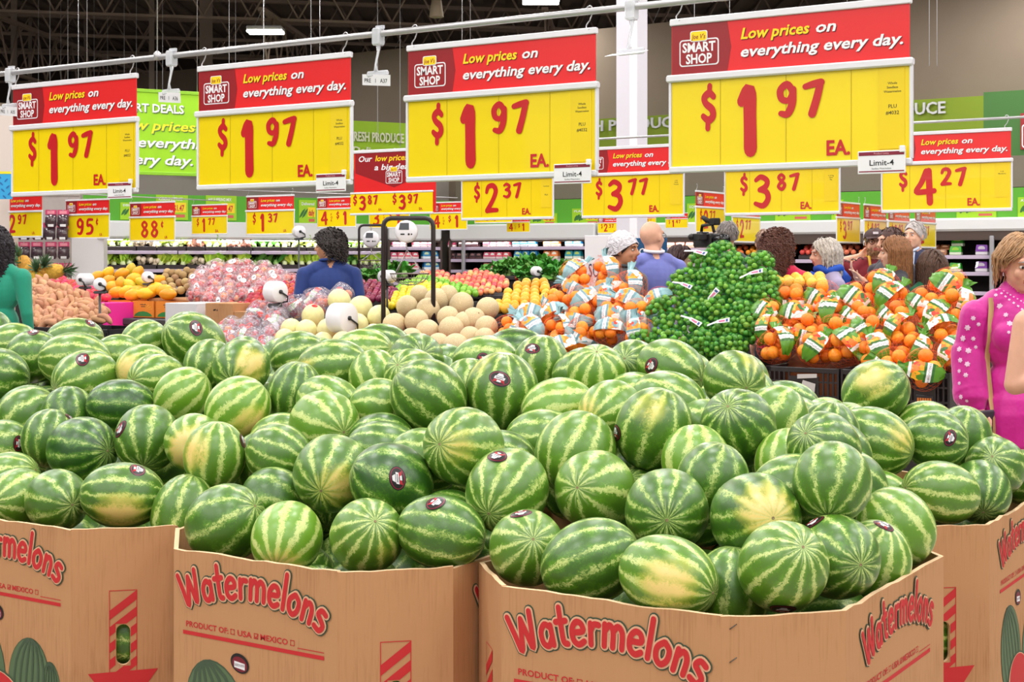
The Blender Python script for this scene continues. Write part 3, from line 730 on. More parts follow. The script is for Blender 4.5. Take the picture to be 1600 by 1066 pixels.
# bin, cx, cy, rx, ry, (pole), (spot x, y, size), (sticker), tone
MEL = [
 # left bin and what stands behind it
 ('L', 1, 587, 46, 46, (1, .1), N_, N_, .25), ('L', -15, 520, 34, 34, (0, 1), N_, N_, .2), ('L', 22, 540, 40, 36, (1, 0), N_, N_, .5),
 ('L', 48, 560, 44, 42, (1, -.1), N_, (0, -.93), .3), ('L', 116, 533, 46, 36, (1, -.15), N_, (.6, -.7), .45), ('L', 126, 562, 55, 40, (1, .05), N_, N_, .55),
 ('L', 137, 593, 54, 47, (-.85, .25), N_, (-.1, -.68), .5), ('L', 177, 552, 34, 30, (1, 0), N_, N_, .5), ('L', 52, 650, 46, 48, (.8, -.6), N_, N_, .4),
 ('L', 179, 636, 54, 40, (1, .05), N_, N_, .1), ('L', 75, 685, 43, 43, (-.2, .97), N_, (.72, -.66), .3), ('L', 129, 703, 55, 49, (.66, .05), N_, N_, .1),
 ('L', 230, 685, 51, 47, (-.1, .8), N_, (-.8, -.3), .35), ('L', 226, 535, 38, 36, (-.9, .3), N_, N_, .5), ('L', 303, 533, 53, 44, (-.78, -.5), N_, (.07, -.45), .4),
 ('L', 221, 572, 38, 34, (-.9, .1), (-.6, 0, .3), N_, .6), ('L', 247, 590, 46, 38, (-.75, 0), N_, N_, .55), ('L', 285, 617, 47, 42, (.75, -.6), N_, N_, .9),
 ('M', 325, 566, 34, 34, (-.3, .9), N_, N_, .4), ('M', 377, 575, 51, 38, (-.3, .4), (.4, -.2, .26), N_, .35), ('M', 379, 637, 52, 50, (.75, -.65), (.4, .5, .25), N_, .9),
 ('L', 303, 690, 42, 46, (-.2, .05), (.0, .3, .5), N_, .7), ('M', 342, 722, 48, 53, (.1, -1), (-.72, -.15, .25), (.85, -.45), .6), ('L', 292, 778, 34, 45, (.25, -.95), N_, N_, .45),
 ('L', 8, 738, 38, 30, (.8, -.3), N_, N_, .6), ('L', 32, 775, 48, 43, (-.7, .1), N_, N_, .6), ('L', 86, 782, 51, 46, (.42, .15), N_, N_, .35),
 ('L', 201, 776, 66, 51, (1, .08), (-.1, .55, .26), (.42, -.72), .35), ('L', -6, 690, 36, 34, (1, 0), N_, (.5, -.1), .4), ('L', 105, 645, 40, 34, (0, 1), N_, N_, .2),
 # middle bin
 ('M', 465, 555, 42, 38, (.95, -.3), N_, N_, .4), ('M', 568, 545, 41, 30, (.9, -.2), N_, N_, .75), ('M', 595, 534, 34, 28, (1, .1), N_, N_, .3),
 ('M', 525, 577, 59, 42, (.95, -.1), (-.85, .0, .16), (-.45, .48), .45), ('M', 460, 612, 38, 44, (.2, -.98), N_, N_, .3), ('M', 588, 580, 34, 34, (.3, .9), N_, N_, .65),
 ('M', 648, 565, 48, 40, (.2, -.25), N_, N_, .3), ('M', 524, 633, 50, 38, (.8, .4), N_, N_, .6), ('M', 592, 622, 36, 36, (1, 0), N_, N_, .6),
 ('M', 661, 626, 62, 57, (-.80, -.58), N_, N_, .35), ('M', 655, 592, 46, 38, (-.5, -.4), N_, N_, .5), ('R', 773, 612, 58, 58, (.08, -1), (-.6, -.7, .12), (-.05, -.33), .4),
 ('R', 762, 557, 43, 32, (1, 0), N_, (-.1, -.05), .6), ('R', 722, 592, 32, 34, (0, 1), N_, N_, .5), ('M', 518, 667, 61, 48, (.5, .2), N_, N_, .75),
 ('M', 448, 672, 32, 28, (1, 0), N_, N_, .5), ('M', 430, 712, 46, 47, (.9, .35), N_, N_, .4), ('M', 592, 662, 32, 28, (1, 0), N_, N_, .2), ('M', 612, 692, 42, 34, (1, .2), N_, N_, .3),
 ('M', 652, 697, 32, 28, (1, .3), N_, N_, .5), ('M', 728, 710, 62, 57, (-.55, -.05), (-.1, .0, .14), N_, .5), ('M', 624, 750, 66, 60, (-.9, -.42), N_, (.15, -.1), .15),
 ('M', 507, 745, 59, 60, (-.25, .4), (.2, .3, .22), N_, .4), ('M', 440, 762, 38, 38, (.85, .3), N_, N_, .25), ('M', 353, 818, 65, 61, (.7, -.4), N_, N_, .35),
 ('M', 448, 841, 60, 50, (-.25, .65), (-.1, .75, .24), N_, .95), ('M', 574, 838, 61, 55, (.2, -.35), (.5, .5, .08), N_, .55), ('M', 700, 835, 64, 52, (.97, .22), N_, (-.15, -.78), .3),
 ('M', 712, 790, 36, 34, (1, .2), N_, N_, .2), ('M', 781, 773, 66, 62, (-.4, .5), N_, (-.25, -.82), .5), ('M', 400, 702, 30, 34, (0, 1), N_, N_, .3),
 # nearest bin
 ('R', 822, 857, 56, 63, (.15, -.2), N_, (-.15, -.85), .55), ('R', 920, 878, 81, 66, (.9, -.4), N_, N_, .3), ('R', 1059, 903, 76, 60, (.85, .28), (-.1, .1, .26), (-.4, .85), .6),
 ('R', 930, 766, 68, 57, (-.4, -.05), N_, N_, .6), ('R', 1053, 790, 70, 60, (0, .2), N_, N_, .3), ('R', 1194, 804, 70, 69, (.35, .0), (.22, -.22, .28), N_, .25),
 ('R', 1236, 896, 76, 63, (.4, -.4), N_, (.0, .93), .55), ('R', 1136, 897, 46, 56, (.1, -1), N_, N_, .4), ('R', 898, 707, 63, 56, (-.45, .85), N_, N_, .6),
 ('R', 838, 684, 52, 42, (1, 0), N_, N_, .5), ('M', 783, 690, 34, 30, (1, 0), N_, N_, .3), ('R', 870, 628, 42, 34, (-1, .2), (.65, .45, .2), N_, .9),
 ('R', 960, 642, 50, 47, (-.6, .3), (-.75, -.1, .18), N_, .65), ('R', 1034, 673, 61, 66, (.35, -.94), (-.1, -.5, .15), (-.95, .1), .4), ('R', 1050, 622, 42, 32, (.9, .2), N_, N_, .5),
 ('R', 1100, 747, 52, 43, (.3, -.95), N_, N_, .3), ('R', 1163, 678, 61, 60, (-.25, -.5), N_, N_, .25), ('R', 1100, 645, 34, 34, (.9, .2), N_, N_, .5),
 ('R', 1098, 692, 32, 30, (0, 1), N_, N_, .9), ('R', 1147, 590, 49, 36, (.35, .2), (.55, -.7, .15), N_, .4), ('R', 1040, 576, 54, 40, (.8, .3), N_, (-.68, -.1), .45),
 ('R', 942, 592, 48, 42, (0, -.75), N_, N_, .65), ('R', 855, 572, 46, 40, (.1, -1), N_, (-.3, -.55), .45), ('R', 805, 542, 38, 26, (1, 0), N_, N_, .05),
 ('R', 980, 562, 34, 24, (-.3, -.3), N_, N_, .35), ('R', 1000, 605, 34, 32, (1, 0), N_, N_, .6), ('R', 912, 562, 30, 26, (1, 0), N_, N_, .4),
 ('R', 1200, 645, 40, 36, (-.5, .85), N_, N_, .6), ('S', 1238, 632, 44, 34, (1, .1), N_, N_, .3), ('S', 1252, 652, 36, 32, (1, .2), N_, N_, .5),
 ('S', 1285, 647, 32, 34, (.6, .75), N_, N_, .8), ('R', 1277, 692, 40, 36, (-.45, -.35), N_, N_, .3), ('S', 1312, 662, 32, 32, (.3, -.9), N_, N_, .4),
 ('S', 1371, 622, 55, 50, (1, -.6), (-.1, -.42, .24), N_, .35), ('S', 1373, 692, 63, 54, (.93, .25), (.72, -.2, .16), N_, .4), ('S', 1455, 652, 38, 34, (-.95, .1), N_, N_, .6),
 ('S', 1468, 695, 50, 47, (1, .05), N_, (.45, -.1), .3), ('S', 1510, 682, 36, 40, (.2, -.95), N_, N_, .3), ('R', 1226, 692, 32, 30, (0, 1), N_, N_, .9),
 ('R', 1293, 767, 60, 57, (-.1, .8), N_, N_, .4), ('R', 1250, 740, 46, 40, (1, -.2), N_, N_, .4), ('S', 1372, 758, 42, 32, (1, 0), (0, .2, .2), N_, .8),
 ('R', 1414, 826, 68, 62, (-.6, -.8), N_, N_, .75), ('S', 1482, 773, 63, 49, (-.85, -.08), N_, N_, .55), ('S', 1553, 768, 46, 51, (.1, .6), N_, N_, .25),
 ('S', 1578, 725, 46, 42, (-.1, -.3), N_, N_, .35), ('S', 1542, 700, 34, 28, (1, 0), N_, N_, .6), ('S', 1524, 722, 32, 30, (1, 0), N_, N_, .8),
 ('R', 1330, 870, 69, 67, (.5, .15), N_, (-.55, -.78), .35), ('R', 1384, 866, 54, 55, (.3, -.9), N_, (.25, -.86), .7), ('S', 1630, 740, 44, 42, (1, 0), N_, N_, .4),
]
def pile_z(b, u, v):
    front = {'L': 2.78, 'M': 2.74, 'R': 2.83, 'S': 4.04}[b]
    d = v - front - .12
    if b == 'S': return .85 + .44 * min(max(d, -.1), .65) + .03 * max(min(d - .65, 1), 0)
    return .83 + .36 * min(max(d, -.3), .95) + .14 * max(min(d - .95, 1.3), 0)
BIAS = {(1136, 897): .30, (1384, 866): .40, (1414, 826): .40, (1286, 765): .1, (292, 778): .12, (1330, 870): -.10, (1236, 896): -.03, (1059, 903): -.03, (855, 572): .1, (303, 690): .05, (712, 790): .12, (592, 662): .08, (652, 697): .08, (225, 535): .1}
mel = []
for (b, cx, cy, rx, ry, pole, spot, stick, tone) in MEL:
    lo, hi = 2.5, 7.5
    for _ in range(40):
        Y = (lo + hi) / 2; p = P(cx, cy, Y); u, v = touv(p)
        if p.z > pile_z(b, u, v): lo = Y
        else: hi = Y
    Y = (lo + hi) / 2
    horiz = abs(pole[0]) > abs(pole[1]); pl = math.hypot(*pole)
    if pl > .7:
        el = (rx / ry if horiz else ry / rx); el = min(max(el, 1.06), 1.28)
        a = (max(ry, rx / el) if horiz else max(rx, ry / el))
    else: a = (rx + ry) / 2; el = 1.12
    R = a * Y / F
    if R < .092: R2 = .092
    elif R > .122: R2 = .122
    else: R2 = R
    top = cy - a
    if R < R2 and R2 == .092:
        a2 = R2 * F / Y; cy = top + a2
    elif R2 < R:          # keep the apparent size, come nearer
        Y = R2 * F / a
    if (cx, cy) in BIAS: Y += BIAS[(cx, cy)]
    mel.append([b, P(cx, cy, Y), R2, el, pole, spot, stick, tone, cx, cy])
# gentle relaxation so that neighbours touch instead of running into each other, mostly along the view
C0 = np.array([m[1] for m in mel]); Cc = C0.copy(); Rr = np.array([m[2] * (1 + (m[3] - 1) * .35) for m in mel])
camp = np.array((0, 0, CH)); ray = Cc - camp; ray /= np.linalg.norm(ray, axis=1)[:, None]
PLN = {}
for kk, O in (('R', O3), ('M', O2), ('L', O1), ('S', O4)):
    PLN[kk] = []
    for i in (0, 1, 2, 7, 6):
        a = Vector(OCT[i]); b_ = Vector(OCT[(i + 1) % 8]); d = (b_ - a).normalized(); nl = (d.y, -d.x)
        if kk != 'S' and i in (2, 6) and not (kk == 'R' and i == 2): continue
        w0 = O + UU * a.x + VV * a.y
        PLN[kk].append((w0.x, w0.y, UU.x * nl[0] + VV.x * nl[1], UU.y * nl[0] + VV.y * nl[1]))
for it in range(260):
    D = Cc[:, None, :] - Cc[None, :, :]; dist = np.linalg.norm(D, axis=2) + np.eye(len(mel)) * 9
    ov = np.maximum(0, (Rr[:, None] + Rr[None, :]) * .985 - dist)
    push = (D / dist[:, :, None]) * ov[:, :, None] * .5
    mv = push.sum(1)
    al = (mv * ray).sum(1)[:, None] * ray; mv = al * .9 + (mv - al) * .22
    Cc += mv
    dv = Cc - C0; al = (dv * ray).sum(1)[:, None] * ray; lat = dv - al
    ll = np.linalg.norm(lat, axis=1)[:, None]; Cc -= lat * np.maximum(0, 1 - .022 / np.maximum(ll, 1e-6)) * .6
    Cc -= al * .004
    for i, m in enumerate(mel):
        if Cc[i, 2] - m[2] * 1.9 > RIM: continue
        for (px_, py_, nx_, ny_) in PLN[m[0]]:
            d = (Cc[i, 0] - px_) * nx_ + (Cc[i, 1] - py_) * ny_ + m[2] * .93 + .012
            if d > 0: Cc[i, 0] -= nx_ * d * .7; Cc[i, 1] -= ny_ * d * .7
for i, m in enumerate(mel): m[1] = Vector(Cc[i])
def ordinal(n): return ['first', 'second', 'third', 'fourth', 'fifth', 'sixth', 'seventh', 'eighth', 'ninth', 'tenth', 'eleventh', 'twelfth', 'thirteenth', 'fourteenth'][n]
BN = {'L': 'left-edge bin', 'M': 'second bin', 'R': 'nearest bin', 'S': 'right-edge bin'}
groups = {}
for m in mel:
    u, v = touv(m[1]); f = {'L': 2.78, 'M': 2.74, 'R': 2.83, 'S': 4.04}[m[0]]
    m.append(min(4, max(0, int((v - f) / .26)))); groups.setdefault((m[0], m[10]), []).append(m)
ROWN = ['front row', 'second row', 'third row', 'fourth row', 'rear rows']
rnd = random.Random(5)
def place_melon(c, R, el, pole, spot, stick, tone, label, view=None, wide_scar=True):
    r = view if view is not None else (c - Vector((0, 0, CH))).normalized()
    right = Vector((r.y, -r.x, 0)).normalized(); up = right.cross(r)
    def d3(q):
        l2 = min(1.0, q[0] ** 2 + q[1] ** 2); k = 1.0
        if l2 > .98: k = .99 / math.sqrt(q[0] ** 2 + q[1] ** 2); l2 = .98
        return (right * q[0] * k - up * q[1] * k - r * math.sqrt(1 - l2)).normalized()
    d = d3(pole); q = d.to_track_quat('Z', 'Y') @ Quaternion((0, 0, 1), rnd.uniform(0, 6.28))
    o = put('watermelon', ME_melon, loc=c, rot=q, scale=(R, R, R * el), label=label, cat='watermelon')
    o['seed'] = rnd.uniform(0, 50); o['tone'] = float(tone) - .12; o['stripes'] = float(rnd.choice((9, 10, 11, 12, 13)))
    if spot:
        s = q.inverted() @ d3(spot[:2]); o['spot'] = [s.x, s.y, s.z]; o['spot_size'] = float(spot[2])
    else: o['spot'] = [0.0, 0.0, 0.0]; o['spot_size'] = 0.0
    if stick:
        w = q.inverted() @ d3(stick); s = Vector((w.x, w.y, w.z / el)).normalized()
        st = put('sticker', ME_stick, parent=o, rot=s.to_track_quat('X', 'Z') @ Quaternion((1, 0, 0), rnd.uniform(-.5, .5)))
    if math.hypot(*pole) < .9: put('stem_scar', ME_scar, parent=o)
    return o
for (b, row), ms in sorted(groups.items()):
    ms.sort(key=lambda m: m[8])
    for k, m in enumerate(ms):
        look = 'pale ' if m[7] > .8 else 'dark ' if m[7] < .22 else ''
        ext = ' with cream spot' if m[5] and m[5][2] > .2 else ' with sticker' if m[6] else ''
        place_melon(m[1], m[2], m[3], m[4], m[5], m[6], m[7], '%sstriped watermelon%s, %s from left in %s of %s' % (look, ext, ordinal(k), ROWN[row], BN[b]))
# melons lower in the bins, glimpsed through the gaps and the hand holes
fill = 0; pts = list(np.array(Cc)); rad = list(Rr)
for oi_, (O, b) in enumerate(((O3, 'R'), (O2, 'M'), (O1, 'L'), (O4, 'S'), (O5, 'M'), (O6, 'L'), (O0 + VV * 1.2, 'L'), (O0, 'L'))):
    nm = ['nearest bin', 'second bin', 'left-edge bin', 'right-edge bin', 'bin behind the second one', 'bin behind the left-edge one', 'far left rear bin', 'far left front bin'][oi_]
    cnt = 0
    for lz in range(4):
        for iu in range(4):
            for iv in range(5):
                if lz < 3 and not (iv == 0 or iu == 3 or lz == 2): continue
                u = -.345 + iu * .23 + (.02 if lz % 2 else -.02) + rnd.uniform(-.01, .01); v = -.43 + iv * .215 + rnd.uniform(-.008, .008)
                if abs(u) / .475 + abs(v) / .55 > 1.32 - .0: continue
                z = .30 + lz * .185
                if lz < 3 and abs(abs(u) - .3) < .16 and v < -.2 and z < .7: continue
                if abs(u) + .107 > .462 or abs(v) + .107 > .535: u *= .95; v *= .97
                c = Vector((O.x, O.y, z)) + UU * u + VV * v; R = .1
                ca = np.array(c); dd = np.linalg.norm(np.array(pts) - ca, axis=1) - np.array(rad)
                if dd.min() < .092: continue
                pts.append(ca); rad.append(R); cnt += 1
                place_melon(c, R, 1.06, (rnd.uniform(-1, 1), rnd.uniform(-1, 1)), None, None, .3, 'striped watermelon buried low in the ' + nm)['group'] = 'melons deep in the ' + nm

REAL = [(m[1], m[2]) for m in mel]
for iv in range(11):
    for iu in range(22):
        u = -5.25 + iu * .215 + (.1 if iv % 2 else 0); v = 2.98 + iv * .2
        b = 'S' if (u > -1.35 and v > 4.05) else 'R' if u > -2.06 else 'M' if u > -3.02 else 'L'
        if u > -1.25 and v < 4.15: continue
        if u > -.75 or v > 4.95: continue
        for dz in (.18, .29):
            z = pile_z(b, u, v) - dz
            c = uv(u, v, z); ca = np.array(c); dd = np.linalg.norm(np.array(pts) - ca, axis=1) - np.array(rad)
            if dd.min() < .078 or z < .8: continue
            pxl = 800 + F * c.x / c.y; pyl = HZ + F * (CH - c.z) / c.y; rl = .095 * F / c.y; cov = 0
            for ax, ay in ((0, 0), (.8, 0), (-.8, 0), (0, -.9), (0, .6)):
                X_, Y_ = pxl + ax * rl, pyl + ay * rl
                if any(q.y < c.y and (X_ - 800 - F * q.x / q.y) ** 2 + (Y_ - HZ - F * (CH - q.z) / q.y) ** 2 < (R_ * F / q.y) ** 2 for q, R_ in REAL): cov += 1
            if cov < 4: continue
            pts.append(ca); rad.append(.095)
            place_melon(c, .095, 1.08, (rnd.uniform(-1, 1), rnd.uniform(-1, 1)), None, None, .3, 'striped watermelon in the second layer, mostly covered by the ones above')['group'] = 'melons in the second layer of the pile'

for O, nm in ((O3, 'nearest bin'), (O2, 'second bin'), (O1, 'left-edge bin'), (O4, 'right-edge bin')):
    for (su, sv) in ((1, -1), (-1, -1)):
        a = Vector((UC * su, -VO)); b = Vector((UO * su, -VC)); mid = (a + b) / 2; nrm = Vector((su * .707, -.707)); q = mid - nrm * .118
        c = Vector((O.x, O.y, .475)) + UU * q.x + VV * q.y; ca = np.array(c)
        keep = np.linalg.norm(np.array(pts) - ca, axis=1).min() > .12
        place_melon(c, .098, 1.05, (1, .1), None, None, .3, 'striped watermelon seen through the %s hand hole of the %s' % ('right' if su > 0 else 'left', nm))
# ------------------------------------------------------------ hanging price signs
M_red = mat('sign_red', (226, 36, 38), .35, coat=.3)
M_dred = mat('sign_dark_red', (150, 28, 34), .35, coat=.3)
M_yel = mat('sign_yellow', (246, 216, 8), .32, coat=.6, var=.02, vs=2)
M_yel2 = mat('sign_yellow_letters', (252, 214, 20), .4)
M_ink = mat('brush_red_ink', (200, 30, 34), .35, coat=.6)
M_inkdk = mat('small_black_ink', (52, 44, 20), .5)
M_wh = mat('sign_white', (238, 236, 240), .4)
M_alu = mat('white_rail', (226, 224, 230), .35, coat=.3)
M_pipe = mat('galvanised_pipe', (186, 184, 186), .35, metal=.6)
M_shadow = mat('letter_shadow', (110, 20, 26), .5)
M_clear = film('clear_plastic', (245, 245, 248), .55, .1)
M_pocket = mat('pocket_seam', (196, 168, 10), .4)
def rrect(x0, x1, z0, z1, r, n=4):
    out = []
    for cx, cz, t0 in ((x1 - r, z1 - r, 0), (x0 + r, z1 - r, PI / 2), (x0 + r, z0 + r, PI), (x1 - r, z0 + r, 1.5 * PI)):
        for i in range(n + 1): out.append((cx + r * math.cos(t0 + PI / 2 * i / n), cz + r * math.sin(t0 + PI / 2 * i / n)))
    return out
def logo_mesh(x, z, w, m_out=0, m_in=1, m_y=2, y=0.0, mb=None):
    """badge: white-edged box with SMART SHOP and a yellow plate above"""
    mb = mb or MB(); h = w * .62
    mb.flat(rrect(x, x + w, z, z + h, w * .08), y, m=m_out)
    mb.flat(rrect(x + w * .03, x + w * .97, z + w * .03, z + h - w * .03, w * .06), y - .0008, m=m_in)
    text(mb, 'SMART', x + w * .5, z + h * .53, h * .36, y=y - .0016, off=.03, width=w * .84, align='c', m=m_out)
    text(mb, 'SHOP', x + w * .5, z + h * .10, h * .36, y=y - .0016, off=.03, width=w * .66, align='c', m=m_out)
    mb.flat(rrect(x + w * .28, x + w * .72, z + h * .90, z + h * 1.30, w * .05), y - .0024, m=m_out)
    mb.flat(rrect(x + w * .30, x + w * .70, z + h * .93, z + h * 1.27, w * .05), y - .0032, m=m_y)
    text(mb, "Joe V's", x + w * .5, z + h * 1.0, h * .18, y=y - .004, off=.01, shear=.2, width=w * .34, align='c', m=m_in)
    return mb
def header_mesh():
    """red header with the darker arrow"""
    bg = MB(); bg.box(.006, .894, -.003, .003, -.207, -.023, 0)
    bg.flat([(.008, -.206), (.229, -.206), (.244, -.118), (.229, -.024), (.008, -.024)], -.0036, m=1)
    bg = bg.mesh('header_panel', [M_red, M_dred])
    tx = MB()
    for dx, dz, y, m1, m2 in ((.0025, -.003, -.0042, 2, 2), (0, 0, -.005, 0, 1)):
        text(tx, 'Low prices', .279 + dx, -.094 + dz, .040, y=y, shear=.22, off=.024, width=.262, m=m1)
        text(tx, 'on', .560 + dx, -.094 + dz, .040, y=y, shear=.22, off=.022, width=.078, m=m2)
        text(tx, 'everything every day.', .277 + dx, -.158 + dz, .040, y=y, shear=.22, off=.024, width=.596, m=m2)
    tx = tx.mesh('header_lettering', [M_yel2, M_wh, M_shadow])
    lg = logo_mesh(.038, -.178, .158, y=-.0044).mesh('badge', [M_wh, M_dred, M_yel2])
    return bg, tx, lg
ME_head, ME_headtx, ME_logo = header_mesh()
def frame_meshes():
    r = {}
    r['top_rail'] = MB().cbox(0, .9, -.011, .011, -.025, 0, .003).mesh('top_rail', M_alu)
    r['middle_rail'] = MB().cbox(-.012, .908, -.018, .012, -.233, -.206, .005).mesh('middle_rail', M_alu)
    r['bottom_rail'] = MB().cbox(-.002, .902, -.013, .010, -.566, -.543, .004).mesh('bottom_rail', M_alu)
    r['side_rail'] = MB().cbox(-.005, .005, -.008, .008, -.545, -.23, .002).mesh('side_rail', M_alu)
    return r
ME_fr = frame_meshes()
ME_yel = MB().box(.006, .894, -.002, .002, -.545, -.231).mesh('yellow_card', M_yel)
def hook_mesh():
    mb = MB(); pts = []
    for i in range(9): t = PI * i / 8; pts.append((.0 - .012 * math.cos(t) + .002, 0, .072 + .012 * math.sin(t)))
    pts += [(.012, 0, .05), (.004, 0, .03), (-.012, 0, .012), (-.010, -.004, -.004), (.0, -.008, -.011), (.008, -.010, -.006)]
    mb.tube(pts, .0028, 6); return mb.mesh('hook', M_pipe)
ME_hook = hook_mesh()
_seam = {}
def seams_mesh(xs):
    k = tuple(xs)
    if k not in _seam:
        mb = MB()
        for x in xs: mb.box(x, x + .0022, -.0034, -.002, -.543, -.234)
        _seam[k] = mb.mesh('pocket_seams', M_pocket)
    return _seam[k]
def price_sign(x0, x1, ytop, price, unit, label, d=UU, ang=UANG, Yfix=None, detail=2, group=None, small=(), limit=False, hooks=True, ztop=None, zh=None):
    """x0, x1: image columns of the left and right edge; the sign is .9 m wide and set along d"""
    k0 = (x0 - 800) / F; k1 = (x1 - 800) / F; w = .9
    Y = Yfix or w * (d.x - k1 * d.y) / (k1 - k0)
    z = ztop if ztop is not None else zat(ytop, Y)
    p = Vector((k0 * Y, Y, z))
    t = thing('hanging_price_sign', label, 'price sign', p, ang, group)
    for nm in ('top_rail', 'middle_rail', 'bottom_rail'): put(nm, ME_fr[nm], parent=t)
    for x in (.0, .9): put('side_rail', ME_fr['side_rail'], parent=t, loc=(x, 0, 0))
    h = put('header_panel', ME_head, parent=t); put('lettering', ME_headtx, parent=h); put('badge', ME_logo, parent=h)
    c = put('yellow_card', ME_yel, parent=t)
    mb = MB(); pr = price
    if pr[0] == '$':
        a, b_ = pr[1], pr[2:]
        brush(mb, '$', .125, -.396, .135, wid=.20, y=-.0045, kx=.80)
        brush(mb, a, .262 if a == '1' else .235, -.505, .235, wid=.22 if a == '1' else .17, y=-.0045, kx=.78 if a == '1' else .93)
        brush(mb, b_, .418, -.381, .117, wid=.20, y=-.0045, kx=1.05, gap=.22)
    elif pr.endswith('c'):
        brush(mb, pr[:-1], .225, -.505, .225, wid=.17, y=-.0045, kx=1.15, gap=.16)
        brush(mb, 'c', .625, -.385, .11, wid=.15, y=-.0045)
    else:            # "4 FOR $1"
        n, q = pr.split('/')
        brush(mb, n, .09, -.505, .225, wid=.18, y=-.0045, kx=1.0); brush(mb, '$', .45, -.40, .12, wid=.2, y=-.0045); brush(mb, q, .60, -.505, .225, wid=.22, y=-.0045, kx=.9)
        for i_, ch in enumerate('FOR'): text(mb, ch, .315, -.345 - i_ * .055, .042, y=-.0045, off=.02)
    mb = mb if mb.v else mb
    put('price_figures', mb, M_ink, c)
    if detail > 1 or unit:
        mb = MB()
        if unit == 'EA.': text(mb, 'EA.', .60, -.522, .052, y=-.0045, off=.03, width=.088)
        elif unit: text(mb, unit, .70, -.520, .034, y=-.0045, off=.02, width=.06)
        if mb.v: put('unit_lettering', mb, M_ink, c)
    if detail > 1:
        for x_ in (.20, .452, .69): put('pocket_seam', seams_mesh((.0,)), parent=c, loc=(x_, 0, 0))
        mb = MB()
        for i_, s in enumerate(small):
            text(mb, s[0], .836, s[1], s[2], y=-.0045, off=.012, align='c')
        if mb.v: put('small_print', mb, M_inkdk, c)
        # the tucked-in description card shows as a darker strip
        put('description_card', MB().box(.785, .878, -.0042, -.0024, -.47 if not limit else -.51, -.236), mat('sign_yellow_card', (238, 206, 20), .4), c)
    elif small:
        mb = MB()
        for s in small: text(mb, s[0], .836, s[1], s[2], y=-.0045, off=.012, align='c')
        put('small_print', mb, M_inkdk, c)
    if hooks:
        for x in (.035, .865): put('hook', ME_hook, parent=t, loc=(x, 0, 0))
    return t, p, Y
def limit_tag(t_sign, p, label):
    o = p + UU * .722 + Vector((0, 0, -.594)) - VV * .022
    t = thing('limit_tag', label, 'sign', o, UANG, 'limit tags clipped to the large price signs')
    put('backing', MB().cbox(0, .165, -.002, .002, 0, .078, .0015), M_wh, t)
    m = MB(); m.flat([(.004, .062), (.161, .062), (.161, .074), (.004, .074)], -.0028); m.flat([(.004, .006), (.161, .006), (.161, .010), (.004, .010)], -.0028)
    put('maroon_stripe', m, mat('tag_maroon', (132, 26, 52), .5), t)
    m = MB(); text(m, 'Limit-4', .0825, .028, .020, y=-.003, off=.008, align='c', width=.086); text(m, 'Seedless Watermelons', .0825, .015, .006, y=-.003, align='c', width=.068)
    put('lettering', m, M_black, t)
    m = MB(); text(m, 'Product Limits', .0825, .0655, .0065, y=-.0034, align='c', width=.052)
    put('heading', m, mat('tag_pink', (236, 170, 176), .5), t)
    put('clip', MB().cbox(.145, .163, -.006, .008, .070, .092, .002), M_wh, t)
SP = (('Whole', -.292, .0085), ('Seedless', -.306, .0085), ('Watermelon', -.320, .0085), ('PLU', -.372, .013), ('#4032', -.394, .013))
P4 = Vector((.585, 5.427, 0))
big = [(1048, 1424, 'nearest and largest of the watermelon price signs, at the right'), (637, 937, 'large red and yellow $1.97 sign, second nearest, above the second bin'),
       (310, 552, 'red and yellow $1.97 sign between the lime banner and the small green wall'), (20, 217, 'farthest red and yellow $1.97 sign on the near rail, at the left edge')]
for x0, x1, lb in big:
    q, tt = on_line(x0, P4, UU)
    t, p, Y = price_sign(x0, x1, None, '$197', 'EA.', lb, Yfix=q.y, ztop=2.437, small=SP, group='watermelon price signs on the near rail', limit=True)
    limit_tag(t, p, 'white Limit-4 tag clipped under the ' + {1048: 'nearest', 637: 'second nearest', 310: 'third', 20: 'farthest'}[x0] + ' watermelon price sign')
# the rail the four signs hang from
def rail(name_label, px0, px1, z, p0, d, r=.0135, ext=0):
    a, ta = on_line(px0, p0, d); b, tb = on_line(px1, p0, d)
    a = Vector((a.x, a.y, z)); b = Vector((b.x, b.y, z))
    t = thing('sign_rail', name_label, 'rail', a)
    put('pipe', MB().tube([(0, 0, 0), (b - a)], r, 10), M_pipe, t)
    n = max(2, int((b - a).length / 2.4))
    for i in range(n):
        q = (b - a) * ((i + .5) / n)
        put('hanging_cable', MB().tube([q, q + Vector((0, 0, CEIL - z))], .003, 5), M_pipe, t)
        put('cable_clamp', MB().lathe([(.001, -.012), (.018, -.012), (.018, .02), (.006, .03), (.001, .03)], 8), M_pipe, t, q)
    return t
rail('grey steel pipe carrying the four large watermelon price signs', -60, 1800, 2.500, P4 + ZZ * 0, UU)
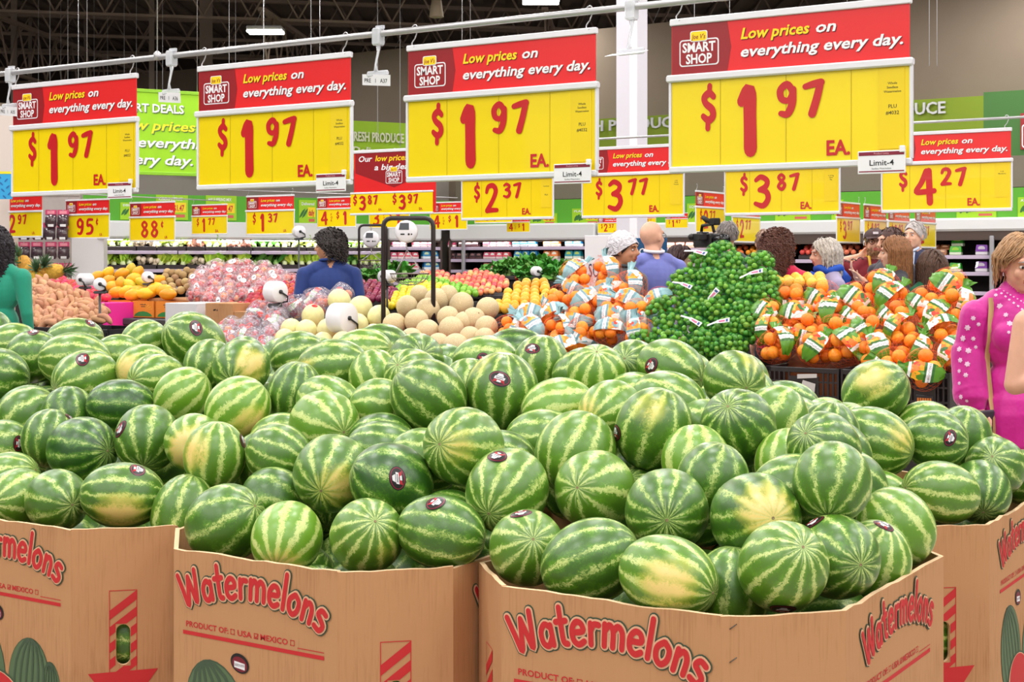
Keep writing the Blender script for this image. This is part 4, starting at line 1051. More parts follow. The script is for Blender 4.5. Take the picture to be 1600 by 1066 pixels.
# clear clips with aisle tags
for px, dx, lab, s in ((16, 0, 'first', 'A35'), (268, 0, 'second', 'A36'), (591, 0, 'third', 'A37'), (987, 0, 'fourth', '')):
    q, _ = on_line(px, P4, UU)
    t = thing('rail_clip', 'clear plastic clip with white aisle tag, %s from left on the near rail' % lab, 'clip', (q.x, q.y, 2.5), UANG, 'clear tag clips on the near rail')
    M_cl = mat('clear_clip_plastic', (226, 228, 234), .15, alpha=.62, coat=.6)
    put('clamp', MB().cbox(-.020, .020, -.022, .022, -.05, .024, .006).box(-.010, .03, -.006, .006, .02, .034), M_cl, t)
    put('arm', MB().tube([(0, 0, -.05), (.004, -.005, -.075), (-.006, -.01, -.13), (-.004, -.01, -.155)], [.011, .006, .005, .010], 7), M_cl, t)
    put('grip', MB().cbox(-.055, .055, -.012, .004, -.180, -.155, .005), M_cl, t)
    tilt = Vector((0, -.3, 0)) if s else Vector((0, -1.35, 0))
    g = put('aisle_tag', MB().box(-.085, .085, -.001, .001, -.046, 0), M_wh, t, (-.0, -.014, -.172), (tilt.y * -.35 if s else -1.3, 0.10 if s else 0, -.15))
    if s:
        m = MB(); text(m, 'PRE   1   ' + s, -.072, -.034, .018, y=-.0016, off=.006, width=.14)
        put('lettering', m, M_black, g)
# second rail
s2 = []; P2R = Vector(((1133 - 800) / F * 11.1, 11.1, 0))
for x0, x1, yt, pr, lb, sm in ((1378, 1580, None, '$427', 'red and yellow $4.27 sign over the green-labelled orange bags', (('3 LB', -.30, .009), ('Mandarins', -.315, .009))),
                           (1133, 1313, None, '$387', 'red and yellow $3.87 sign partly behind the nearest watermelon sign', (('4 LB Bag', -.29, .009), ('Navel', -.304, .009), ('Bag', -.318, .009))),
                           (910, 1067, None, '$377', 'red and yellow $3.77 sign over the bald man in the blue jacket', (('4 LB', -.29, .009), ('Navel', -.304, .009), ('Oranges', -.318, .009))),
                           (722, 862, None, '$237', 'red and yellow $2.37 sign hanging above the cantaloupes', (('Cantaloupe', -.30, .009), ('PLU', -.372, .013)))):
    q, _ = on_line(x0, P2R, UU)
    t, p, Y = price_sign(x0, x1, 0, pr, 'EA.', lb, ztop=2.45, Yfix=q.y, small=sm, group='price signs on the second rail')
    s2.append(p)
rail('thin steel pipe carrying the second row of price signs', 500, 1700, 2.515, Vector((s2[1].x, s2[1].y, 0)), UU, .009)
# "Our low prices are a big deal" sign
def deal_sign():
    q, _ = on_line(553, P2R, UU); Y = q.y
    p = Vector(((553 - 800) / F * Y, Y, 2.52))
    t = thing('hanging_deal_sign', 'red hanging sign reading Our low prices are a big deal, two prices below', 'sign', p, UANG)
    put('top_rail', ME_fr['top_rail'], parent=t)
    m = MB(); m.box(.004, .896, -.003, .003, -.56, -.02, 0); m.flat([(.02, -.024), (.88, -.024), (.88, -.20), (.45, -.335), (.02, -.20)], -.0036, m=1)
    pn = put('red_panel', m, [M_red, M_dred], t)
    m = MB(); text(m, 'Our', .05, -.10, .052, y=-.0045, shear=.2, off=.02, width=.16, m=1); text(m, 'low prices', .24, -.10, .052, y=-.0045, shear=.2, off=.02, width=.36, m=0); text(m, 'are', .63, -.10, .052, y=-.0045, shear=.2, off=.02, width=.13, m=1)
    text(m, 'a big deal.', .23, -.178, .052, y=-.0045, shear=.2, off=.02, width=.42, m=1)
    put('lettering', m, [M_yel2, M_wh], pn)
    put('badge', logo_mesh(.36, -.30, .18, y=-.0045), [M_wh, M_dred, M_yel2], pn)
    c = put('yellow_card', MB().box(-.03, .87, -.010, -.006, -.555, -.372), M_yel, t)
    m = MB()
    for x, s in ((.0, '387'), (.44, '397')):
        brush(m, '$', x + .0, -.475, .08, wid=.2, y=-.0125); brush(m, s[0], x + .07, -.525, .12, wid=.19, y=-.0125, kx=1); brush(m, s[1:], x + .165, -.475, .075, wid=.2, y=-.0125, kx=1.05, gap=.2)
        text(m, 'EA.', x + .285, -.535, .022, y=-.0125, off=.02)
    put('price_figures', m, M_ink, c)
    put('card_rail', MB().cbox(-.035, .875, -.014, -.002, -.385, -.368, .003).cbox(-.035, .875, -.014, -.002, -.572, -.553, .003), M_alu, t)
deal_sign()
# third row, small in the picture
far = [(-4, 66, '$297', 'LB.', 'price sign reading $2.97 above the dark-haired woman in green'), (103, 168, '95c', 'LB.', 'price sign reading 95 cents above the sweet potatoes'),
       (203, 265, '88c', 'LB.', 'price sign reading 88 cents above the papayas'), (300, 355, '$177', 'EA.', 'price sign reading $1.77 before the lettuce shelf'),
       (385, 453, '$137', 'LB.', 'price sign reading $1.37 above the bagged apples'), (496, 556, '4/1', '', 'price sign reading 4 for $1 behind the curly-haired man'),
       (577, 640, '3/1', '', 'price sign reading 3 for $1 behind the two-price red sign'), (672, 727, '4/1', '', 'price sign reading 4 for $1 right of the hanging scale'),
       (742, 800, '67c', '', 'price sign reading 67 cents under the $2.37 sign'), (792, 826, '4/1', '', 'tiny price sign reading 4 for $1 before the green wall'),
       (934, 970, '$237', 'EA.', 'tiny price sign reading $2.37 above the man in the hair net'), (1006, 1024, '$127', '', 'tiny price sign half hidden behind the bald head'),
       (1040, 1073, '$147', '', 'tiny price sign reading $1.47 right of the bald man')]
TOPS = {-4: 306, 103: 312, 203: 316, 300: 320, 385: 306, 496: 308, 577: 308, 672: 316, 742: 306, 792: 337, 934: 338, 1006: 336, 1040: 333}
fp = []
for x0, x1, pr, un, lb in far:
    k0 = (x0 - 800) / F; k1 = (x1 - 800) / F
    Y0 = .9 * (UU.x - k1 * UU.y) / (k1 - k0); Y = min(Y0, 21.0); sc_ = 1.0 if Y0 < 24 else Y / Y0 * (1.0 if Y0 < 30 else 1.05)
    t, p, Y = price_sign(x0, x1, TOPS[x0], pr, un, 'red and yellow ' + lb, Yfix=Y, detail=1, group='small price signs far back')
    t.scale = (sc_,) * 3; fp.append(p)
for x0, x1, yt, lb in ((1087, 1128, 297, 'glossy price sign reading $2.77, first of the signs turned sideways'), (1144, 1182, 312, 'glossy sideways price sign partly behind the $3.87 sign'), (1307, 1336, 314, 'narrow sideways price sign left of the man in the cap'),
                       (1350, 1377, 318, 'narrow sideways price sign just above the man in the cap'), (1388, 1413, 320, 'narrow sideways price sign above the buzz-cut man'), (1430, 1455, 322, 'narrow sideways price sign behind the man in the navy suit')):
    t, p, Y = price_sign(x0, x1, yt, {1087: '$277', 1144: '$277', 1307: '$397', 1350: '$497', 1388: '$397', 1430: '$297'}[x0], '', lb, d=VV, ang=math.atan2(.8386, .5447), Yfix=(19.4 if x0 < 1200 else 19.8), detail=1, group='price signs turned sideways')
for a, b, z in ((fp[0], fp[3], 2.56), (fp[4], fp[7], 2.56)):
    t = thing('sign_rail', 'thin far rail with small price signs, %s part' % ('left' if a is fp[0] else 'middle'), 'rail', (a.x, a.y, a.z + .075))
    e = Vector((b.x, b.y, b.z + .075)) - Vector((a.x, a.y, a.z + .075))
    put('pipe', MB().tube([-e * .1, e * 1.15], .008, 8), M_pipe, t)
    put('hanging_cable', MB().tube([e * .4, e * .4 + Vector((0, 0, CEIL - 3))], .004, 4), M_pipe, t)
# ------------------------------------------------------------ lime banner at the left
def banner():
    Y0 = 17.0; p0 = Vector(((214 - 800) / F * Y0, Y0, 0)); a, _ = on_line(122, p0, UL); b, _ = on_line(321, p0, UL); L = (b - a).length
    z1 = 1.55 + (407 - 141) / F * Y0; z0 = 1.55 + (407 - 269) / F * Y0
    t = thing('hanging_banner', 'lime green hanging banner with white and yellow lettering at the left', 'banner', (a.x, a.y, z0), ULANG)
    H = z1 - z0
    put('cloth', MB().box(0, L, -.004, .004, 0, H), mat('banner_lime', (156, 214, 22), .6, var=.03), t)
    put('top_bar', MB().cbox(-.02, L + .02, -.015, .015, H - .02, H + .02, .004), mat('banner_bar', (138, 196, 30), .5), t)
    put('bottom_bar', MB().cbox(-.02, L + .02, -.015, .015, -.03, .01, .004), mat('banner_bar', (138, 196, 30), .5), t)
    def X(px): q, _ = on_line(px, p0, UL); return (q - a).length
    m = MB()
    for dx, dz, y, mi in ((.012, -.012, -.008, (2, 2)), (0, 0, -.011, (0, 1))):
        text(m, 'SMART DEALS', X(287) + dx, H * .74 + dz, H * .105, y=y, off=.025, width=X(287) - X(176), align='r', m=mi[0])
        text(m, 'Low prices on', X(352) + dx - .0, H * .52 + dz, H * .125, y=y, shear=.22, off=.02, width=X(352) - X(187), align='r', m=mi[1]) if False else text(m, 'Low prices', X(305) + dx, H * .52 + dz, H * .125, y=y, shear=.22, off=.02, width=X(305) - X(178), align='r', m=mi[1])
        text(m, 'on everythi', X(313) + dx, H * .31 + dz, H * .125, y=y, shear=.22, off=.02, width=X(313) - X(172), align='r', m=mi[0])
        text(m, 'every day.', X(301) + dx, H * .10 + dz, H * .125, y=y, shear=.22, off=.02, width=X(301) - X(180), align='r', m=mi[0])
    put('lettering', m, [M_wh, mat('banner_yellow', (232, 228, 40), .5), mat('banner_shadow', (92, 130, 60), .6)], t)
    for x in (.1, L - .1): put('cord', MB().tube([(x, 0, H), (x, 0, CEIL - z0)], .004, 4), M_pipe, t)
banner()

#print('far', [tuple(round(c, 2) for c in a) for a in fp])
# ------------------------------------------------------------ wall bands, header lettering, shelves along the two walls
M_gband = mat('band_green', (86, 168, 40), .6, var=.03, vs=1)
M_gband2 = mat('band_mid_green', (62, 140, 62), .6)
M_lime = mat('poster_lime', (158, 206, 30), .55)
M_canopy = mat('canopy_white', (222, 222, 224), .45)
M_fascia = mat('fascia_brown', (78, 62, 56), .6)
M_shelf = mat('shelf_dark', (52, 42, 44), .6)
M_lip = mat('price_rail_pale', (196, 180, 204), .4)
M_hdr = mat('header_lime_dim', (120, 142, 26), .7, var=.04, vs=1)
M_hdr2 = mat('header_green_dim', (66, 112, 52), .7)
def wall_t(px, side):
    d = UU if side == 'R' else UL
    _, t = on_line(px, CORNER, d); return t
def wpos(px, py, side, y=0.0):
    """(x, z) in wall coordinates for an image position on the shelf front plane"""
    d = UU if side == 'R' else UL
    q, t = on_line(px, CORNER, d); return t, zat(py, q.y)
WA = {'R': UANG, 'L': ULANG}
def wbox(name, side, x0, x1, y0, y1, z0, z1, m, parent=None, **k):
    mb = MB().box(x0, x1, y0, y1, z0, z1)
    if parent is not None: return put(name, mb, m, parent)
    return put(name, mb, m, None, CORNER, (0, 0, WA[side]), **k)
XL0 = wall_t(150, 'L'); XL1 = .2; XR0 = .0; XR1 = wall_t(1720, 'R')
# green bands above the coolers and the upper header
wbox('trim_21', 'L', XL0 - 1.2, XL1, .1, .3, 2.18, 2.61, M_gband, kind='structure')
wbox('trim_22', 'R', XR0, XR1, .1, .3, 2.16, 2.58, M_gband, kind='structure')
wbox('trim_23', 'R', 1.4, 9.3, .5, .9, 3.05, 3.95, M_hdr, kind='structure')
wbox('trim_24', 'R', 9.3, 14, .5, .9, 3.05, 4.0, M_hdr2, kind='structure')
wbox('trim_25', 'L', -4.6, -.3, .5, .9, 3.15, 4.0, mat('header_lime', (150, 190, 30), .65), kind='structure')
wbox('trim_26', 'L', -11.5, -4.6, .5, .9, 3.3, 4.0, M_taupe, kind='structure')
wbox('trim_27', 'R', 0, 14, .35, .9, 2.6, 3.05, mat('soffit_taupe', (122, 110, 98), .8), kind='structure')
def wall_letters(side, s, px0, px1, py, h, m, label, y=.49, width=None, shear=0):
    d = UU if side == 'R' else UL; o = CORNER + (Vector((-d.y, d.x, 0)) * y)
    q0, t0 = on_line(px0, o, d); q1, t1 = on_line(px1, o, d)
    mb = MB(); mb2 = mb
    vs, fs, w = raw_text(s, shear, .02); kx = (t1 - t0) / w
    out = [(t0 + a * kx, y - .035, zat(py, q0.y) + b * h / .73) for a, b in vs]; back = [(t0 + a * kx, y, zat(py, q0.y) + b * h / .73) for a, b in vs]
    mb.add(out, fs)
    # give the letters their depth: stepped layers
    for k in range(1, 4):
        mb.add([(a, y - .035 + k * .009, c) for a, _, c in out], fs)
    return put('wall_lettering', mb, m, None, CORNER, (0, 0, WA[side]), label=label, cat='lettering')
M_let = mat('header_letters', (196, 196, 196), .5); M_let2 = mat('header_letters_lime', (222, 226, 190), .5)
wall_letters('L', 'FRESH PRODUCE', 546, 630, 220, .17, M_let2, 'white letters FRESH PRODUCE on lime header between the signs')
wall_letters('L', 'Delivered daily', 548, 652, 240, .13, M_let2, 'white letters Delivered on lime header below FRESH PRODUCE', shear=.2)
wall_letters('R', 'FRESH PRODUCE', 880, 1065, 208, .18, M_let, 'grey letters FRESH PRODUCE behind the white column')
wall_letters('R', 'FRESH PRODUCE', 1290, 1478, 187, .18, M_let, 'grey letters PRODUCE on the header right of the nearest sign')
# badge at the right end of the header
xb, zb = wpos(1583, 228, 'R')
t = thing('wall_badge', 'red and yellow shop badge on the green header at the right edge', 'sign', CORNER, UANG)
put('badge', logo_mesh(xb, zb, .55, y=.48), [M_wh, M_dred, M_yel2], t)
put('backing', MB().box(xb - .02, xb + .57, .484, .5, zb - .02, zb + .5), M_dred, t)
# posters on the green bands
def poster(side, px0, px1, py0, py1, title, price, label):
    x0, z1 = wpos(px0, py0, side); x1, _ = wpos(px1, py0, side); _, z0 = wpos(px0, py1, side)
    w = x1 - x0; h = z1 - z0
    t = thing('wall_poster', label, 'poster', CORNER, WA[side])
    put('sheet', MB().box(x0, x1, .08, .1, z0, z1), M_lime, t)
    m = MB(); text(m, title, x0 + .04, z1 - h * .22, h * .13, y=.076, off=.015, width=min(w * .75, .07 * len(title)))
    put('title', m, M_wh, t)
    m = MB(); m.flat([(x0 + w * .5, z0 + h * .3), (x0 + w * .94, z0 + h * .3), (x0 + w * .94, z0 + h * .7), (x0 + w * .5, z0 + h * .7)], .078)
    put('price_patch', m, M_yel, t)
    m = MB(); text(m, price, x0 + w * .54, z0 + h * .36, h * .25, y=.076, off=.03, width=w * .34); put('price', m, M_ink, t)
    m = MB(); m.flat([(x0 + w * .56, z0 + h * .1), (x0 + w * .9, z0 + h * .1), (x0 + w * .9, z0 + h * .22), (x0 + w * .56, z0 + h * .22)], .078)
    put('red_line', m, mat('poster_pinkred', (206, 96, 84), .6), t)
    m = MB()
    for k in range(4): m.flat(ellipse(x0 + w * (.14 + .08 * k), z0 + h * (.42 + .05 * (k % 2)), w * .045, h * .2, 10, rot=-.5), .078 - k * .0006)
    put('vegetable_picture', m, mat('poster_dark_green', (50, 110, 50), .6), t)
for a in (('L', 246, 296, 304, 343, 'ICEBERG LETTUCE', '$1.47', 'lime poster titled ICEBERG LETTUCE on the green band'), ('L', 324, 372, 305, 344, 'HALF SPRING MIX', '$1.47', 'lime poster titled SPRING MIX right of the lettuce poster'),
          ('L', 190, 218, 316, 343, 'EVERYDAY', 'LOW', 'small lime poster left of the 88 cents sign'), ('L', 470, 497, 312, 350, 'Delivered', 'daily', 'lime poster with white writing near the curly-haired man'),
          ('R', 890, 934, 326, 352, 'PLANTAINS', '47c', 'lime poster titled PLANTAINS above the white packages'), ('R', 825, 866, 334, 351, 'LEMONS', '4/$1', 'lime poster left of the PLANTAINS poster'),
          ('R', 1070, 1100, 318, 350, 'SQUASH', '$1.77', 'lime poster titled SQUASH behind the sideways sign'), ('R', 1208, 1263, 314, 346, 'PEPPERS', '4/$1', 'lime poster with green peppers above the curly-haired woman'),
          ('R', 1296, 1314, 312, 345, 'ONION', '67c', 'narrow lime poster behind the first narrow sign'), ('R', 1492, 1554, 310, 341, 'CUCUMBERS', '4/$1', 'lime poster with dark cucumbers above the packaged greens'),
          ('R', 1588, 1640, 308, 340, 'AVOCADOS', '57c', 'lime poster cut by the right edge of the picture')):
    poster(*a)
# coolers: canopy, fascia, back, decks and price rails
def cooler(side, x0, x1, decks, label, canopy=(1.90, 2.18), fascia=(1.82, 1.90)):
    t = thing('produce_cooler', label, 'cooler', CORNER, WA[side])
    put('canopy', MB().cbox(x0, x1, -.02, .5, canopy[0], canopy[1], .03), M_canopy, t)
    put('fascia', MB().box(x0, x1, .02, .5, fascia[0], fascia[1]), M_fascia, t)
    put('back_panel', MB().box(x0, x1, .8, .88, .1, canopy[0]), M_shelf, t)
    put('base', MB().cbox(x0, x1, -.15, .85, .0, .55, .03), M_shelf, t)
    n = max(1, int((x1 - x0) / 1.22))
    for z in decks:
        put('deck', MB().box(x0, x1, .03, .82, z - .03, z - .005), M_shelf, t)
        for i in range(n):
            a = x0 + (x1 - x0) * i / n; b = x0 + (x1 - x0) * (i + 1) / n
            put('price_rail', MB().cbox(a + .01, b - .01, .0, .03, z - .05, z + .005, .005), M_lip, t)
    for x in (x0, x1): put('end_panel', MB().box(x - .02, x + .02, .0, .86, .1, canopy[0]), M_fascia, t)
    return t
xa = wall_t(158, 'L'); xm = wall_t(604, 'L')
cooler('L', xa, xm, (1.70, 1.405, 1.12, .84), 'long open cooler of lettuce, celery and radishes along the left wall', fascia=(1.888, 1.9))
cooler('L', xm + .05, -.06, (1.78, 1.57, 1.38, 1.17, .96), 'open cooler of packaged salads in the far corner', fascia=(1.87, 1.9))
xr1 = wall_t(930, 'R'); xr2 = wall_t(1135, 'R'); xr3 = wall_t(1440, 'R')
cooler('R', .12, xr1, (1.78, 1.57, 1.38, 1.17, .96), 'open cooler of white and blue packages left of the column', fascia=(1.87, 1.9))
cooler('R', xr1 + .05, xr2, (1.74, 1.5, 1.2), 'open cooler of egg cartons behind the bald man', canopy=(1.92, 2.16), fascia=(1.84, 1.92))
cooler('R', xr2 + .05, xr3, (1.56, 1.2), 'open cooler of peaches and oranges behind the women', canopy=(1.95, 2.16), fascia=(1.80, 1.95))
cooler('R', xr3 + .05, XR1, (1.62, 1.38, 1.1), 'open cooler of green and purple packages at the far right', canopy=(1.97, 2.16), fascia=(1.84, 1.97))
for px, m in ((1552, 0), (728, 1)):
    t_ = wall_t(px, 'R')
    put('upright_post', MB().cbox(-.03, .03, -.05, .0, 0, 1.9, .01), mat('post_steel', (170, 168, 176), .4, metal=.4), None, CORNER + UU * t_ - VV * .05, (0, 0, UANG), label='grey steel upright before the %s cooler' % ('far right' if m == 0 else 'white package'), cat='post')

# leafy bunches on the lettuce cooler
def leaf_bunch(seed, n=11, spread=.085, h=.19, mats=None):
    r = random.Random(seed); mb = MB()
    for i in range(n):
        a = r.uniform(0, 2 * PI); tilt = r.uniform(.1, .75); L = h * r.uniform(.7, 1.1); w = r.uniform(.02, .045)
        d = Vector((math.cos(a) * math.sin(tilt), math.sin(a) * math.sin(tilt), math.cos(tilt))); s = Vector((-math.sin(a), math.cos(a), 0))
        pts = []
        for k, ww in ((0, .2), (.45, .8), (.8, 1), (1, .35)):
            c = d * L * k + Vector((0, 0, -.05 * k * k)); pts.append((c - s * w * ww, c + s * w * ww + d * .01 * ((i + k) % 2)))
        vs = [q for p in pts for q in p]; mid = [c * .5 + e * .5 + d.cross(s) * .012 for c, e in pts]
        b = len(vs); vs += mid
        fs = []
        for k in range(3): fs += [(2 * k, 2 * k + 2, b + k + 1, b + k), (b + k, b + k + 1, 2 * k + 3, 2 * k + 1)]
        mb.add(vs, fs, i % 2, True)
    mb.ell((0, 0, .02), (.03, .03, .045), 7, 5, 2)
    return mb.mesh('leaf_bunch', mats)
LG = [mat('leaf_light_green', (206, 232, 84), .55, var=.2, vs=20), mat('leaf_green', (164, 206, 62), .55, var=.2, vs=20), mat('stalk_white', (222, 230, 180), .5)]
DG = [mat('leaf_dark_green', (70, 136, 44), .6, var=.25, vs=20), mat('leaf_mid_green', (78, 140, 44), .6, var=.25, vs=20), mat('stalk_green', (150, 190, 110), .5)]
bun = {'light': [leaf_bunch(s, mats=LG) for s in (1, 2, 3)], 'dark': [leaf_bunch(s + 9, mats=DG) for s in (1, 2, 3)]}
def radish(seed, col):
    r = random.Random(seed); mb = MB()
    for i in range(7):
        c = (r.uniform(-.06, .06), r.uniform(-.05, .05), .03 + r.uniform(0, .05)); mb.ell(c, (.03, .03, .033), 8, 6, 0)
        mb.tube([(c[0], c[1], c[2] - .02), (c[0] + .01, c[1] - .02, c[2] - .06)], [.006, .001], 4, 0)
    return mb.mesh('radish_bunch', [mat(col[0], col[1], .5, var=.1)])
bun['pink'] = [radish(s, ('radish_pink', (226, 158, 142))) for s in (1, 2)]; bun['white'] = [radish(s + 4, ('turnip_white', (232, 214, 188))) for s in (1, 2)]
rnd = random.Random(11)
secs = [('light', 158, 214), ('white', 214, 246), ('light', 246, 292), ('pink', 292, 322), ('light', 322, 356), ('pink', 356, 396), ('dark', 396, 440), ('light', 440, 480), ('light', 480, 520), ('dark', 520, 560), ('light', 560, 602)]
names = {'light': ('lettuce_bunch', 'bunch of bright green lettuce on the open cooler', 'lettuce'), 'dark': ('greens_bunch', 'bunch of dark leafy greens on the open cooler', 'greens'),
         'pink': ('radish_bunch', 'bunch of pink radishes between the lettuces', 'radishes'), 'white': ('turnip_bunch', 'bunch of pale turnips between the lettuces', 'turnips')}
for row, z in enumerate((1.70, 1.405)):
    for si, (k, p0, p1) in enumerate(secs):
        if row == 1: k = {'pink': 'light', 'white': 'white'}.get(k, k) if si % 3 else 'white' if si == 3 else k
        a, b = wall_t(p0, 'L'), wall_t(p1, 'L'); n = max(2, int((b - a) / .115))
        put('black_basket', MB().cbox(a + .01, b - .01, .03, .5, z, z + .075, .008), M_shelf, None, CORNER, (0, 0, ULANG), label='shallow black basket under the %s greens, %s shelf' % (ordinal(si + 1), ('upper', 'lower')[row]), cat='basket', group='black baskets in the lettuce cooler')
        for i in range(n):
            for j in range(3):
                x = a + (b - a) * (i + .5) / n + rnd.uniform(-.02, .02); y = .07 + j * .14
                nm, lb, ct = names[k]; sz = 1.55 if k in ('light', 'dark') else 1.35
                put(nm, rnd.choice(bun[k]), parent=None, loc=CORNER + UL * x + Vector((-UL.y, UL.x, 0)) * y + ZZ * (z + .07 + j * .05), rot=(-.5 - .3 * j, rnd.uniform(-.3, .3), ULANG + rnd.uniform(-1, 1)), scale=sz, label=lb.replace(' on the open cooler', ' on the %s shelf of the long cooler' % ('upper', 'lower')[row]).replace('between the lettuces', 'on the %s shelf of the long cooler' % ('upper', 'lower')[row]), cat=ct, group=ct + ' in the long cooler, ' + ('upper' if row == 0 else 'lower') + ' shelf')
# packaged salads, berries, eggs
_pk = {}
def package(kind):
    """clear tray with a coloured top film"""
    if kind in _pk: return _pk[kind]
    c1, c2, c3, w, h = {'pinkwhite': ((240, 214, 214), (226, 96, 120), (250, 246, 246), .13, .12), 'blue': ((232, 240, 244), (40, 132, 196), (210, 232, 190), .15, .14), 'teal': ((230, 240, 226), (40, 150, 170), (190, 214, 110), .15, .14),
                        'orange': ((246, 226, 206), (236, 132, 64), (250, 240, 226), .15, .14), 'dark': ((96, 60, 66), (60, 40, 48), (150, 110, 110), .13, .11), 'greenbag': ((190, 214, 120), (70, 150, 50), (236, 240, 226), .16, .13),
                        'egg': ((236, 200, 178), (216, 150, 130), (246, 226, 214), .15, .10), 'purple': ((226, 222, 230), (120, 50, 160), (200, 190, 206), .17, .15), 'greenwhite': ((224, 232, 208), (60, 176, 50), (160, 206, 70), .17, .13),
                        'redtray': ((236, 130, 100), (214, 70, 64), (246, 190, 160), .17, .07), 'brown': ((196, 130, 84), (150, 90, 60), (226, 180, 140), .14, .08)}[kind]
    mb = MB(); mb.cbox(-w / 2, w / 2, -.05, .05, 0, h * .35, .008)
    a = mb.mesh('tray', mat('tray_' + kind, c1, .35, coat=.4))
    mb = MB(); hh = h
    mb.add([(-w / 2, -.05, h * .35), (w / 2, -.05, h * .35), (w / 2, .05, h * .35), (-w / 2, .05, h * .35), (-w * .44, -.022, hh), (w * .44, -.026, hh * .98), (w * .44, .03, hh * .97), (-w * .44, .03, hh)],
           [(0, 1, 5, 4), (1, 2, 6, 5), (2, 3, 7, 6), (3, 0, 4, 7), (4, 5, 6, 7)])
    b = mb.mesh('film', mat('film_' + kind, c2, .3, coat=.5, var=.15, vs=30))
    mb = MB(); mb.flat(ellipse(0, h * .66, w * .30, h * .22, 12), -.042, m=0)
    c = mb.mesh('label', mat('label_' + kind, c3, .4))
    _pk[kind] = (a, b, c); return _pk[kind]
def packs(side, z, px0, px1, kind, label, group, y=.09, hang=0, gap=1.06):
    a, b = wall_t(px0, side), wall_t(px1, side); w = {'pinkwhite': .13, 'egg': .15, 'purple': .17, 'greenwhite': .17, 'redtray': .17, 'greenbag': .16, 'dark': .13, 'brown': .14}.get(kind, .15) * gap
    d = UU if side == 'R' else UL; nv = Vector((-d.y, d.x, 0))
    A, B, Cc_ = package(kind)
    for i in range(int((b - a) / w)):
        t = thing('packaged_produce', label, 'package', CORNER + d * (a + w * (i + .5)) + nv * (y + rnd.uniform(-.01, .01)) + ZZ * z, WA[side] + rnd.uniform(-.06, .06), group)
        put('tray', A, parent=t); f = put('film', B, parent=t); put('label', Cc_, parent=f)
for z, rows in ((1.785, (('pinkwhite', 615, 645), ('pinkwhite', 648, 690))), (1.575, (('pinkwhite', 612, 660), ('blue', 662, 692))), (1.385, (('pinkwhite', 612, 664), ('blue', 664, 692)))):
    for k, a, b in rows: packs('L', z, a, b, k, 'small white and %s package in the corner cooler' % ('pink' if k == 'pinkwhite' else 'blue'), 'packages in the corner cooler')
LBL = {'dark': 'dark plastic package in the far white cooler', 'pinkwhite': 'white and pink package in the far cooler left of the column', 'blue': 'blue and green salad tub left of the column', 'teal': 'teal salad tub left of the column', 'orange': 'orange and white package left of the column', 'egg': 'pale carton behind the bald man'}
for z, rows in ((1.785, (('pinkwhite', 697, 712), ('dark', 714, 752), ('pinkwhite', 752, 798), ('blue', 798, 846), ('orange', 846, 880), ('blue', 880, 912))),
                (1.575, (('dark', 700, 752), ('pinkwhite', 752, 800), ('blue', 800, 845), ('orange', 845, 880), ('teal', 880, 913))),
                (1.385, (('pinkwhite', 752, 800), ('blue', 805, 850), ('orange', 850, 885), ('blue', 885, 913)))):
    for k, a, b in rows: packs('R', z, a, b, k, LBL[k], 'packages left of the column, ' + k)
for z, a, b in ((1.745, 1038, 1134), (1.505, 1042, 1134)): packs('R', z, a, b, 'egg', LBL['egg'], 'cartons behind the bald man', gap=1.15)
packs('R', 1.385, 1440, 1478, 'brown', 'brown tray of bread-coloured produce', 'trays at the far right'); packs('R', 1.625, 1446, 1480, 'brown', 'brown tray of bread-coloured produce', 'trays at the far right')
packs('R', 1.70, 1446, 1480, 'brown', 'orange-brown tray on the upper row at the far right', 'trays at the far right', y=.25)
for z in (1.625, 1.385):
    packs('R', z, 1481, 1520, 'greenwhite', 'green and white salad package at the far right', 'salad packages at the far right')
    packs('R', z, 1522, 1556, 'purple', 'purple and white package of cabbage at the far right', 'purple packages at the far right')
    packs('R', z, 1562, 1640, 'greenwhite', 'green and white salad package beyond the steel post', 'salad packages beyond the post')
packs('R', 1.625 + .13, 1481, 1512, 'greenwhite', 'green and white salad package stacked on another', 'stacked salad packages', y=.2)
packs('R', 1.215, 1140, 1330, 'egg', 'pale pink tray on the low shelf behind the women', 'pale trays on the low shelf')
